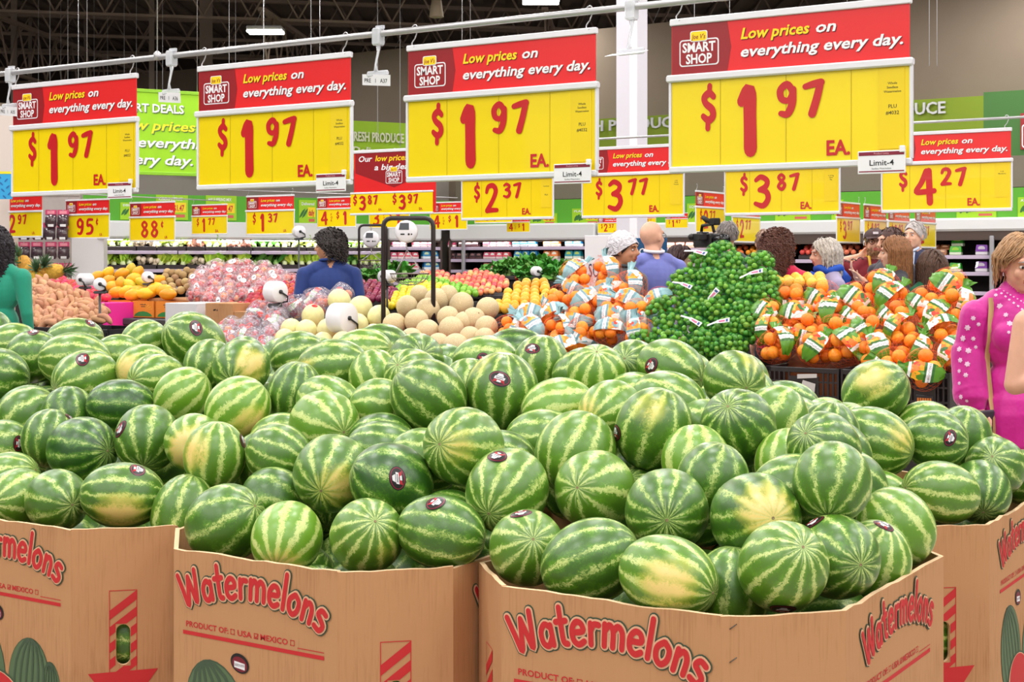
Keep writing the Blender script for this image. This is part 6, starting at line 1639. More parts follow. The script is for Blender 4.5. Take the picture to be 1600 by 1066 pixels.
# round black-and-white seals on some of them
seal = MB(); seal.flat(ellipse(0, 0, .036, .026, 14), -.098, m=0); seal.flat([(-.012, -.012), (-.004, -.012), (.012, .012), (.004, .014)], -.0995, m=1); ME_seal = seal.mesh('paper_seal', [M_wh, M_black])
for pr_ in back_p[:2]: put('paper_seal', ME_seal, parent=pr_)
sa = Slope(10.3, 1.16, .52)
place_bags(back_p, sa, [(272, 470), (300, 448), (318, 428), (345, 412), (400, 410), (430, 422), (455, 432), (470, 445), (450, 455), (430, 470), (365, 474)], .20, .14, rb_, 2.6, .4)
table(UX(160, 10.3), UX(575, 10.3), 10.3, 11.5, .86, 'dark table under the papayas and the rear pile of bagged apples')
wedge('display_riser', UX(290, 10.4), UX(450, 11.3), 10.4, 11.4, 1.05, 1.38, .87, M_riser, 'dark riser inside the rear pile of bagged apples', 'riser', inset=.15)
def heap(slope, poly, r, meshes, name, label, cat, group, rng=rb_, el=None, flat=.95, jit=.10, spr=2.02, riser=True):
    n = 0; LP = slope.lattice(poly, r * spr, r * spr * .9, rng, jit)
    if LP and riser:
        vs_ = [touv(p)[1] for p, j in LP]; jm, jM = min(j for p, j in LP), max(j for p, j in LP)
        us = [min(touv(p)[0] for p, j in LP if j <= jm + 1) - r * .5, max(touv(p)[0] for p, j in LP if j >= jM - 1) + r * .3]
        if max(vs_) - min(vs_) > r and us[1] - us[0] > 3 * r: wedge('display_riser', us[0], us[1], min(vs_) - r * .3, max(vs_) + r, slope.zb + (min(vs_) - slope.vf) * slope.tan - r * 1.25, slope.zb + (max(vs_) - slope.vf) * slope.tan - r * 1.3, slope.zb - .12 - r, M_riser, 'dark riser under the ' + group, 'riser', inset=min(.1, (max(us) - min(us)) * .2))
    for p, j in LP:
        if el: q = Quaternion((0, 0, 1), UANG + rng.uniform(-1.1, 1.1)) @ Quaternion((1, 0, 0), rng.uniform(-.5, .5)) @ Quaternion((0, 1, 0), rng.uniform(-1.5, 1.5))
        else: q = Quaternion((rng.random(), rng.random(), rng.random(), rng.random())).normalized()
        s = rng.uniform(.9, 1.1)
        put(name, rng.choice(meshes), loc=p + VV * rng.uniform(-.3, .3) * r, rot=q, scale=s, label=label, cat=cat, group=group); n += 1
    return n
red_shiny = [ball((168, 14, 30), .037, 'red_shiny', .94, .2, var=.3, seg=(12, 8))]
heap(Slope(9.75, 1.13, .40), [(368, 482), (385, 466), (415, 446), (440, 442), (470, 452), (466, 470), (420, 480), (400, 486)], .037, red_shiny, 'red_apple', 'shiny dark red apple below the bagged apples', 'apple', 'loose dark red apples')
heap(Slope(9.9, 1.16, .40), [(440, 462), (445, 444), (476, 440), (480, 470), (455, 474)], .034, red_shiny, 'red_apple', 'shiny dark red apple right of the white bag roll', 'apple', 'dark red apples beside the curly-haired man')
table(UX(366, 9.75), UX(482, 9.75), 9.72, 10.25, 1.08, 'narrow dark stand under the loose dark red apples')
# cantaloupes and honeydews, each placed
def melon_skin(name, c, c2, scale):
    m = bpy.data.materials.new(name); m.use_nodes = True; nt = m.node_tree; b = nt.nodes['Principled BSDF']
    tc = nt.nodes.new('ShaderNodeTexCoord'); vo = nt.nodes.new('ShaderNodeTexVoronoi'); vo.feature = 'DISTANCE_TO_EDGE'; vo.inputs['Scale'].default_value = scale
    cr = nt.nodes.new('ShaderNodeValToRGB'); cr.color_ramp.elements[0].position = .02; cr.color_ramp.elements[0].color = lin(c2); cr.color_ramp.elements[1].position = .16; cr.color_ramp.elements[1].color = lin(c)
    nt.links.new(tc.outputs['Object'], vo.inputs['Vector']); nt.links.new(vo.outputs['Distance'], cr.inputs[0]); nt.links.new(cr.outputs[0], b.inputs['Base Color']); b.inputs['Roughness'].default_value = .6
    bp = nt.nodes.new('ShaderNodeBump'); bp.inputs['Strength'].default_value = .3; bp.inputs['Distance'].default_value = .004; bp.invert = True
    nt.links.new(vo.outputs['Distance'], bp.inputs['Height']); nt.links.new(bp.outputs[0], b.inputs['Normal'])
    return m
ME_cant = MB().ell((0, 0, 0), (1, 1, .97), 22, 15).mesh('cantaloupe', melon_skin('cantaloupe_skin', (196, 172, 128), (226, 208, 168), 16))
ME_cant2 = MB().ell((0, 0, 0), (1, 1, 1.05), 22, 15).mesh('cantaloupe', bpy.data.materials['cantaloupe_skin'])
ME_hon = MB().ell((0, 0, 0), (1, 1, 1.06), 22, 15).mesh('honeydew', mat('honeydew_skin', (228, 222, 160), .35, var=.06, vs=3))
ME_nub = MB().lathe([(.001, .955), (.05, .96), (.07, .99), (.05, 1.02), (.001, 1.0)], 8).mesh('stem_scar', mat('cantaloupe_scar', (168, 142, 100), .8))
ME_hst = MB().lathe([(.001, 1.075), (.2, 1.055), (.28, 1.02), (.27, 1.01), (.001, 1.0)], 12).mesh('red_sticker', mat('honeydew_sticker', (206, 40, 44), .4))
sc_ = Slope(8.14, .99, .40)
CAN = [(682, 469, 21), (721, 476, 20), (636, 479, 17), (669, 484, 20), (762, 482, 18), (616, 507, 18), (651, 502, 20), (700, 496, 18), (740, 499, 19), (668, 517, 18), (705, 514, 20), (726, 503, 17), (760, 511, 18), (735, 527, 17), (758, 528, 16), (712, 541, 22), (643, 530, 18), (616, 530, 17), (600, 522, 16), (685, 538, 18), (590, 545, 18), (762, 545, 16), (655, 460, 15), (700, 462, 16)]
for i, (x, y, r) in enumerate(sorted(CAN)):
    p = sc_.at(x, y); R = min(max(r * p.y / F, .066), .088)
    ang = Quaternion((rb_.uniform(-1, 1), rb_.uniform(-1, 1), rb_.uniform(-1, 1), rb_.uniform(-1, 1))).normalized()
    where = 'top' if y < 480 else 'middle' if y < 508 else 'lower'
    o = put('cantaloupe', ME_cant if i % 2 else ME_cant2, loc=p, rot=ang, scale=R, label='beige cantaloupe in the %s of the pile, %s counted from the left' % (where, ['1st', '2nd', '3rd'][i] if i < 3 else '%dth' % (i + 1)), cat='cantaloupe', group='cantaloupes in the pile')
    put('stem_scar', ME_nub, parent=o)
wedge('display_riser', UX(600, 8.3), UX(765, 9.1), 8.3, 9.16, .88, 1.24, .6, M_riser, 'dark riser under the cantaloupes', 'riser', inset=.1)
HON = [(489, 494, 18), (455, 515, 17), (479, 517, 17), (512, 515, 17), (563, 482, 20), (592, 495, 18), (559, 507, 17), (585, 522, 16), (530, 470, 18), (445, 530, 16), (535, 535, 17), (505, 535, 16)]
for i, (x, y, r) in enumerate(sorted(HON)):
    p = sc_.at(x, y); R = min(max(r * p.y / F, .07), .092)
    o = put('honeydew', ME_hon, loc=p, rot=Quaternion((1, 0, 0), .5 + .2 * math.sin(i * 2)) @ Quaternion((0, 1, 0), math.sin(i * 3) * .5), scale=R, label='pale yellow honeydew melon%s, %s counted from the left' % (' with red sticker' if x == 489 else '', ordinal(i)), cat='honeydew', group='honeydews by the big bag roll')
    if x == 489: put('red_sticker', ME_hst, parent=o)
wedge('display_riser', UX(370, 8.3), UX(560, 9.1), 8.3, 9.16, .86, 1.14, .6, M_riser, 'dark riser under the bagged apples and honeydews', 'riser', inset=.1)
# papayas in three orange cartons
def papaya():
    pr = [(0, -1), (.25, -.97), (.6, -.75), (.9, -.35), (1, .05), (.9, .45), (.6, .8), (.28, 1.0), (.06, 1.08), (0, 1.08)]
    return MB().lathe([(r * .062, h * .092) for r, h in pr][::1], 16)
ME_pap = [papaya().mesh('papaya', mat('papaya_%d' % i, c, .4, var=.12, vs=12)) for i, c in enumerate(((240, 164, 22), (246, 176, 34), (206, 178, 40)))]
sp_ = Slope(10.42, 1.22, .34)
PAP = [(168, 428, 40), (190, 428, 70), (204, 424, 20), (208, 436, 70), (176, 448, 90), (188, 446, 10), (204, 448, -40), (182, 457, 80), (197, 456, 60), (217, 456, -70), (242, 450, 85), (256, 454, 80), (225, 443, -60), (215, 428, 30), (150, 434, 50), (236, 456, 50), (168, 440, 60), (226, 459, 85), (246, 440, 60), (262, 460, 88), (207, 461, 80)]
for i, (x, y, a) in enumerate(sorted(PAP)):
    p = sp_.at(x, y)
    put('papaya', ME_pap[2 if x in (204, 225) else i % 2], loc=p, rot=Quaternion((0, 0, 1), UANG + .6) @ Quaternion((0, 1, 0), math.radians(a)) @ Quaternion((1, 0, 0), .3), scale=1.0, label='ripe yellow-orange papaya in the cartons, %s' % (('%dth' % (i + 1) if i > 2 else ['1st', '2nd', '3rd'][i]) + ' counted from the left'), cat='papaya', group='papayas in the orange cartons')
for k, (a, b) in enumerate(((170, 206), (207, 242), (243, 279))):
    u0 = UX(a, 10.32); u1 = UX(b, 10.32) - .01; L = u1 - u0
    t = thing('papaya_carton', 'orange carton with green hill print under the papayas, %s from left' % ordinal(k), 'carton', uv(u0, 10.32, .98), UANG, 'orange papaya cartons')
    put('box', MB().box(0, L, 0, .006, 0, .165).box(0, .006, 0, .5, 0, .165).box(L - .006, L, 0, .5, 0, .165).box(0, L, .494, .5, 0, .165).box(0, L, 0, .5, 0, .006), mat('carton_orange', (226, 132, 40), .6), t)
    m = MB(); m.flat([(L * .08, .012), (L * .92, .012), (L * .86, .035), (L * .68, .056), (L * .5, .062), (L * .3, .056), (L * .14, .035)], -.002); put('green_hill', m, mat('carton_green', (46, 128, 60), .6), t)
    m = MB()
    for q in range(9): m.flat([(L * .5 + .02 * math.cos(.25 + q * .32), .07 + .02 * math.sin(.25 + q * .32)), (L * .5 + L * .42 * math.cos(.23 + q * .32), .07 + .07 * math.sin(.23 + q * .32)), (L * .5 + L * .42 * math.cos(.27 + q * .32), .07 + .075 * math.sin(.27 + q * .32))], -.002)
    put('sun_rays', m, mat('carton_yellow', (240, 186, 60), .6), t)
    m = MB(); m.flat([(L * .36, .125), (L * .64, .125), (L * .64, .134), (L * .36, .134)], -.002); m.flat([(L * .4, .105), (L * .6, .105), (L * .6, .113), (L * .4, .113)], -.002); put('small_print', m, mat('carton_print', (110, 70, 40), .6), t)
put('table_ledge', MB().cbox(0, UX(282, 10.3) - UX(165, 10.3), -.12, .5, .905, .975, .01), mat('ledge_charcoal', (56, 58, 64), .5), None, uv(UX(165, 10.3), 10.3), (0, 0, UANG), label='charcoal ledge carrying the papaya cartons', cat='ledge')
p = Slope(10.0, .86, 0)
o = uv(UX(178, 10.06), 10.06, 0)
t = thing('branded_carton', 'brown carton with yellow top stripe and red badge under the papayas', 'carton', o, UANG)
put('body', MB().cbox(0, .75, 0, .12, .2, .90, .004), M_card, t)
put('yellow_stripe', MB().box(-.0, .75, -.004, .0, .845, .90), mat('stripe_yellow', (236, 206, 30), .5), t)
put('badge', logo_mesh(.22, .60, .22, y=-.006), [M_wh, M_pred, M_yel2], t)
# small brown fruit
M_br = [ball((176, 146, 100), .045, 'brown_fruit', .95, .8, var=.18), ball((160, 128, 86), .043, 'brown_fruit2', .98, .8, var=.18)]
BR = [(1100, 650), (1150, 625), (1245, 610), (1165, 660), (1130, 680), (1085, 700), (1060, 670), (1195, 690), (1220, 640), (1145, 715), (1205, 740), (1250, 720), (1155, 750), (1235, 685), (1280, 650), (1270, 690), (1030, 660), (1115, 620), (1190, 625), (1285, 620)]
for i, (x, y) in enumerate(sorted(BR)):
    put('brown_fruit', M_br[i % 2], loc=Slope(10.5, 1.20, .40).at(x / 4.2625, 280 + y / 4.2625), scale=1.0, label='small round brown fruit in the heap right of the papayas', cat='fruit', group='round brown fruit beside the papayas')
put('fruit_tray', MB().cbox(0, .75, .0, .5, .98, 1.17, .01), M_card, None, uv(UX(243, 10.55), 10.46), (0, 0, UANG), label='cardboard tray under the round brown fruit', cat='tray')
# sweet potatoes
def spud(seed):
    r = random.Random(seed); pr = [(0, -1.0), (.5, -.92), (.85, -.6), (1, -.1), (.97, .35), (.8, .7), (.5, .92), (0, 1.02)]
    mb = MB(); mb.lathe([(q * .030, h * .078) for q, h in pr], 10)
    b = r.uniform(.01, .025); mb.v = [(x + b * (1 - (z / .08) ** 2) * 1.0, y + .003 * math.sin(z * 60 + seed), z) for x, y, z in mb.v]
    return mb.mesh('sweet_potato', mat('sweet_potato_skin', (192, 140, 104), .7, var=.12, vs=14, bump=.2, bs=90))
SPM = [spud(s) for s in range(4)]
heap(Slope(8.2, 1.05, .42), [(45, 512), (46, 446), (62, 438), (80, 446), (118, 458), (140, 470), (166, 486), (168, 502), (100, 508)], .033, SPM, 'sweet_potato', 'light brown sweet potato in the heap beside the woman in green', 'sweet potato', 'sweet potatoes in the heap', el=True, spr=2.1, jit=.25)
wedge('display_riser', UX(30, 8.3), UX(150, 9.1), 8.3, 9.16, .94, 1.14, .6, M_riser, 'dark riser under the sweet potatoes', 'riser', inset=.1)
# dragon fruit in a pink carton
mb = MB().ell((0, 0, 0), (.045, .045, .055), 10, 8, 0)
for k in range(9):
    q = k * 2.4; z = -.035 + .009 * k; d = Vector((math.cos(q), math.sin(q), 0))
    b_ = d * .040 + Vector((0, 0, z)); s_ = Vector((-d.y, d.x, 0)) * .010; mb.add([b_ - s_, b_ + s_, b_ + d * .022 + Vector((0, 0, .03)), b_ + d * .012 + Vector((0, 0, .006))], [(0, 1, 2), (1, 3, 2), (3, 0, 2)], 1)
ME_dr = mb.mesh('dragon_fruit', [mat('dragon_pink', (206, 48, 84), .5, var=.2), mat('dragon_tip', (190, 120, 70), .5)])
heap(Slope(10.1, 1.14, .40), [(70, 462), (72, 440), (100, 436), (130, 448), (158, 458), (168, 464), (150, 470), (110, 462)], .052, [ME_dr], 'dragon_fruit', 'pink dragon fruit behind the sweet potatoes', 'dragon fruit', 'dragon fruit behind the sweet potatoes', spr=1.9)
o = uv(UX(122, 10.0), 10.0, 0); Lp = UX(170, 10.0) - UX(122, 10.0)
t = thing('pink_carton', 'bright pink carton in front of the dragon fruit', 'carton', o + ZZ * .86, UANG)
put('body', MB().cbox(0, Lp, 0, .4, 0, .27, .004), mat('carton_magenta', (226, 40, 150), .5), t)
m = MB(); m.flat([(.05, .12), (Lp * .5, .16), (Lp - .04, .12), (Lp - .04, .105), (Lp * .5, .14), (.05, .105)], -.002); m.flat(ellipse(Lp * .5, .20, .025, .018, 12), -.002); put('pale_print', m, mat('carton_pinkpale', (246, 170, 214), .5), t)
table(UX(60, 9.95), UX(140, 10.8), 9.95, 10.8, .85, 'dark table under the dragon fruit')
# white and brown cartons before the rear apple pile
o = uv(UX(258, 9.6), 9.6, 0)
t = thing('white_carton', 'white cardboard carton behind the large left watermelon', 'carton', o, UANG)
put('body', MB().cbox(0, .40, 0, .45, .5, 1.16, .004), mat('carton_white', (216, 212, 216), .6), t)
t = thing('brown_carton', 'plain brown cardboard carton left of the dark red apples', 'carton', uv(UX(327, 9.6), 9.55, 0), UANG)
put('body', MB().cbox(0, .33, 0, .5, .5, 1.17, .004), M_card, t)
m = MB(); m.flat([(.10, 1.10), (.13, 1.105), (.13, 1.118), (.10, 1.112)], -.002); m.flat([(.14, 1.10), (.155, 1.10), (.15, 1.12)], -.002); put('printed_mark', m, M_black, t)
put('flap', MB().cbox(.33, .56, .02, .45, .92, 1.10, .004), M_card, t)
table(UX(255, 9.62), UX(366, 9.62), 9.58, 10.1, .5, 'low dark stand under the white and brown cartons')
# loose fruit on the right of the second row
def bed(px0, px1, vf, depth, z, lb):
    return table(UX(px0, vf), UX(px1, vf), vf, vf + depth, z, lb)
M_on = [ball((126, 28, 62), .036, 'red_onion', .9, .3, var=.25), ball((150, 40, 80), .034, 'red_onion2', .9, .3, var=.25)]
heap(Slope(10.9, 1.13, .30), [(548, 470), (550, 448), (566, 440), (600, 442), (622, 456), (618, 466), (600, 470)], .036, M_on, 'red_onion', 'dark red onion right of the curly-haired man', 'onion', 'red onions right of the curly-haired man')
bed(545, 625, 10.85, 1.1, 1.10, 'dark table under the red onions')
M_lem = [ball((236, 208, 36), .034, 'lemon', .95, .4, var=.08), ball((244, 218, 60), .033, 'lemon2', 1.1, .4, var=.08)]
heap(Slope(9.95, 1.12, .38), [(596, 482), (602, 472), (625, 452), (645, 444), (672, 440), (700, 448), (706, 462), (680, 470), (640, 480)], .036, M_lem, 'lemon', 'yellow lemon behind the cantaloupes', 'lemon', 'lemons behind the cantaloupes')
bed(594, 700, 9.9, .8, 1.06, 'dark table under the lemons')
M_ga = [ball((120, 182, 40), .036, 'green_apple', .92, .35, var=.12), ball((146, 196, 56), .036, 'green_apple2', .92, .35, var=.12)]
heap(Slope(11.9, 1.14, .33), [(612, 456), (618, 446), (660, 430), (690, 436), (716, 444), (752, 458), (742, 462), (690, 462), (640, 460)], .037, M_ga, 'green_apple', 'bright green apple between the lemons and the pink apples', 'apple', 'green apples behind the lemons')
bed(608, 750, 11.85, 1.1, 1.10, 'dark table under the green apples')
M_pa = [ball((226, 110, 84), .036, 'pink_apple', .92, .35, var=.25), ball((236, 160, 104), .036, 'pink_apple2', .92, .35, var=.25), ball((210, 76, 70), .036, 'pink_apple3', .92, .35, var=.2)]
heap(Slope(13.2, 1.22, .27), [(696, 448), (690, 436), (720, 430), (745, 422), (770, 428), (800, 440), (786, 452), (770, 458), (740, 458)], .037, M_pa, 'pink_apple', 'pinkish red apple in the heap under the $2.37 sign', 'apple', 'pinkish red apples')
bed(688, 800, 13.15, 1.2, 1.18, 'dark table under the pinkish red apples')
heap(Slope(13.2, 1.24, .22), [(655, 434), (660, 426), (690, 424), (705, 432), (690, 438)], .036, M_pa, 'pink_apple', 'pinkish red apple left of the main heap of them', 'apple', 'pink apples behind the hanging basket')
bed(640, 686, 13.15, 1.2, 1.18, 'dark table under the small group of pink apples')
M_yo = [ball((244, 170, 36), .044, 'yellow_orange', .92, .4, var=.08, seg=(14, 10)), ball((240, 184, 50), .043, 'yellow_orange2', .92, .4, var=.1, seg=(14, 10))]
heap(Slope(9.75, 1.12, .38), [(772, 480), (785, 462), (800, 448), (824, 440), (852, 440), (866, 452), (862, 480), (800, 488)], .044, M_yo, 'mandarin', 'yellow-orange mandarin left of the blue-labelled bags', 'mandarin', 'loose yellow-orange mandarins')
bed(770, 870, 9.7, .9, 1.06, 'dark table under the loose mandarins')
M_gf = [ball((246, 190, 70), .043, 'grapefruit', .95, .4, var=.08, seg=(14, 10))]
heap(Slope(9.75, 1.25, .28), [(1204, 446), (1215, 436), (1250, 429), (1290, 431), (1300, 442), (1260, 446)], .042, M_gf, 'grapefruit', 'yellow grapefruit behind the green-labelled bags', 'grapefruit', 'grapefruit behind the green-labelled bags')
bed(1200, 1300, 9.72, .9, 1.19, 'dark table under the grapefruit')
# leafy greens and red boxes further back
for (px0, px1, v_, z_, k, n, lb, ct) in ((775, 832, 14.3, 1.43, 'dark', 10, 'bunch of dark kale above the red boxes', 'kale'), (804, 872, 14.0, 1.36, 'dark', 16, 'bright green leafy bunch beside the column', 'leafy greens'), (560, 600, 12.2, 1.34, 'dark', 9, 'dark green bunch behind the red onions', 'greens'), (750, 790, 14.3, 1.38, 'dark', 7, 'dark green bunch above the red boxes', 'greens')):
    bed(px0 - 2, px1 + 2, v_, .9, z_ - .06, 'dark table under the ' + lb.split(' ', 1)[1][:0] + ct + (' by the red boxes' if v_ > 14.1 and px0 < 760 else ' in the back'))
    for i in range(n):
        for j in range(2):
            put('leafy_bunch', bun[k][(i + j) % 3], loc=uv(UX(px0 + (px1 - px0) * (i + .5) / n, v_), v_ + .1 + j * .28, z_ - .02 + j * .07), rot=(-.5 + .3 * math.sin(i * 3.3), .4 * math.sin(i * 5), i * 1.7), scale=1.15, label=lb, cat=ct, group=lb + ' and its like')
for i in range(6):
    px = 662 + i * 28; u = UX(px, 13.9 + .3 * 0)
    if 745 < px < 752: continue
    t = thing('red_fruit_box', 'dark red printed fruit box in the back row, %s from left' % ordinal(i), 'box', uv(u, 14.6, 1.16), UANG, 'red fruit boxes in the back row')
    put('box', MB().cbox(0, .19, 0, .3, 0, .20, .004), mat('box_maroon', (150, 44, 66), .5, var=.1), t)
    m = MB(); m.flat([(.02, .03), (.17, .03), (.17, .08), (.02, .08)], -.002); m.flat(ellipse(.095, .135, .05, .03, 12), -.002); put('pale_print', m, mat('box_print_tan', (222, 176, 160), .5), t)
    m = MB(); m.flat([(.05, .095), (.14, .095), (.14, .11), (.05, .11)], -.003); put('hand_slot', m, M_black, t)
bed(650, 850, 14.5, 1.0, 1.15, 'long dark table under the red fruit boxes')
heap(Slope(13.9, 1.26, .25), [(806, 434), (810, 424), (836, 422), (850, 434), (830, 438)], .03, red_shiny, 'red_plum', 'small dark red plum right of the fruit boxes', 'plum', 'dark red plums by the bag roll')
bed(800, 856, 13.85, .6, 1.2, 'dark stand under the dark red plums')
# red grape punnets above the rear apple pile
for i in range(7):
    for j in range(2):
        t = thing('grape_punnet', 'clear punnet of red grapes behind the bagged apples, %s row' % ('upper' if j else 'lower'), 'punnet', uv(UX(385 + i * 11.4, 11.6), 11.72, 1.25 + .09 * j), UANG, 'red grape punnets, ' + ('upper' if j else 'lower') + ' row')
        m = MB(); rr = random.Random(i * 2 + j)
        for k in range(12): m.ell((-.05 + .02 * (k % 6) + rr.uniform(-.004, .004), -.03 + .03 * (k // 6), .045 + .02 * (k // 6)), (.013, .013, .014), 6, 5)
        put('grapes', m, mat('grape_red', (140, 30, 56), .25, var=.2), t, kind='stuff')
        put('tray', MB().cbox(-.065, .065, -.05, .05, 0, .035, .006), mat('punnet_clear', (200, 180, 186), .2, alpha=.6), t)
bed(372, 470, 11.6, .5, 1.245, 'dark stand under the grape punnets')
# pineapples at the far left
def pineapple(p, label, sc=1.0, lean=(0, 0)):
    t = thing('pineapple', label, 'pineapple', p, 0, None); t.scale = (sc,) * 3; t.rotation_euler = (lean[0], lean[1], 0)
    put('body', MB().lathe([(0, -.11), (.05, -.105), (.072, -.05), (.075, .02), (.06, .08), (.03, .105), (0, .108)], 14), mat('pineapple_skin', (206, 160, 50), .7, var=.25, vs=40, bump=.6, bs=50), t)
    m = MB()
    for k in range(26):
        a = k * 2.4; tl = .15 + .035 * k; L = .20 - .003 * k; d = Vector((math.cos(a) * math.sin(tl), math.sin(a) * math.sin(tl), math.cos(tl))); s = Vector((-math.sin(a), math.cos(a), 0)) * .011
        b0 = Vector((0, 0, .10)); m.add([b0 - s, b0 + s, b0 + d * L * .6 + s * .8, b0 + d * L * .6 - s * .8, b0 + d * L + Vector((0, 0, -.03))], [(0, 1, 2, 3), (3, 2, 4)], 0)
    put('crown', m, mat('pineapple_leaf', (70, 104, 66), .5, var=.3, vs=20), t)
for i, (x, y, lb, ln) in enumerate(((50, 424, 'pineapple leaning left, nearest the woman in green', (.2, -.9)), (62, 428, 'pineapple with spread grey-green crown behind the sweet potatoes', (.5, .6)), (40, 415, 'yellow pineapple just right of the dark hair', (.1, -.5)), (84, 424, 'golden pineapple right of the leafy crowns', (.2, 1.5)), (60, 436, 'lowest pineapple above the sweet potatoes', (.7, .1)))):
    pineapple(P(x, y, 14.6), lb, 1.0, ln)
bed(18, 96, 11.2, .9, 1.22, 'dark table under the pineapples')
for i, px in enumerate((46, 54, 62, 70, 80)):
    put('blue_carton', MB().cbox(-.026, .026, 0, .05, 0, .07, .004), mat('carton_teal', (30, 150, 176), .4, var=.2), None, uv(UX(px, 11.25), 11.22, 1.225), (0, 0, UANG), label='tiny teal carton below the pineapples, %s from left' % ordinal(i), cat='carton', group='teal cartons below the pineapples')

# ---- rolls of produce bags on stands
def roll(px, py, Y, r, label, face=.3, w=1.2, foot=None):
    p = P(px, py, Y)
    t = thing('bag_roll', label, 'bag roll', p, face)
    m = MB().lathe([(.012, -w * r), (r * .96, -w * r), (r, -w * r + .004), (r, w * r - .004), (r * .96, w * r), (.012, w * r)], 28, axis='y'); put('roll', m, mat('roll_white', (232, 230, 234), .45, var=.03), t)
    m = MB().lathe([(.001, -w * r - .012), (.016, -w * r - .012), (.016, w * r + .012), (.001, w * r + .012)], 10, axis='y')
    m.tube([(0, -w * r - .006, 0), (r * .75, -w * r - .012, -r * .42), (r * .85, -w * r - .005, -r * .9), (r * .2, 0, -r * 1.15)], .007, 6); put('bracket', m, mat('bracket_black', (28, 28, 30), .4), t)
    z = foot if foot is not None else p.z - .8
    m = MB().tube([(0, 0, -r * 1.12), (0, 0, -(p.z - z))], .010, 8); m.lathe([(.001, -(p.z - z) - .004), (.07, -(p.z - z) - .002), (.06, -(p.z - z) + .012), (.001, -(p.z - z) + .02)], 16)
    m.cbox(-.05, .05, -.03, .03, -r * 1.5, -r * 1.08, .006); put('stand', m, mat('stand_grey', (70, 70, 74), .5), t)
    m = MB(); vs = []
    for i in range(5): a = -.4 - i * .35; vs += [(r * 1.01 * math.cos(a) - .01 * i, -w * r * .8, r * 1.01 * math.sin(a) - .012 * i), (r * 1.01 * math.cos(a) - .01 * i, w * r * .8, r * 1.01 * math.sin(a) - .012 * i)]
    m.add(vs, [(2 * i, 2 * i + 2, 2 * i + 3, 2 * i + 1) for i in range(4)], 0, True); put('loose_film', m, M_clear, t)
roll(534, 497, 10.55, .108, 'largest white bag roll, in front of the honeydews', 1.0, .62, .60)
roll(430, 456, 11.3, .082, 'white bag roll between the dark red apples', .9, .7, .60)
roll(156, 444, 12.0, .052, 'white bag roll on its bracket left of the papayas', .3, .8, .60)
roll(133, 437, 13.2, .056, 'white bag roll just behind another, left of the papayas', -.4, 1.1, .60)
roll(231, 433, 14.95, .056, 'white bag roll between the papayas and the brown fruit', .5, .9, .86)
roll(605, 432, 12.6, .055, 'white bag roll left of the hanging basket', -.5, 1.3, 1.06)
roll(467, 362, 17.5, .07, 'high white bag roll left of the curly-haired man', .4, .9, .0)
roll(838, 424, 16.5, .055, 'small white bag roll right of the dark red plums', .4, .9, 1.2)
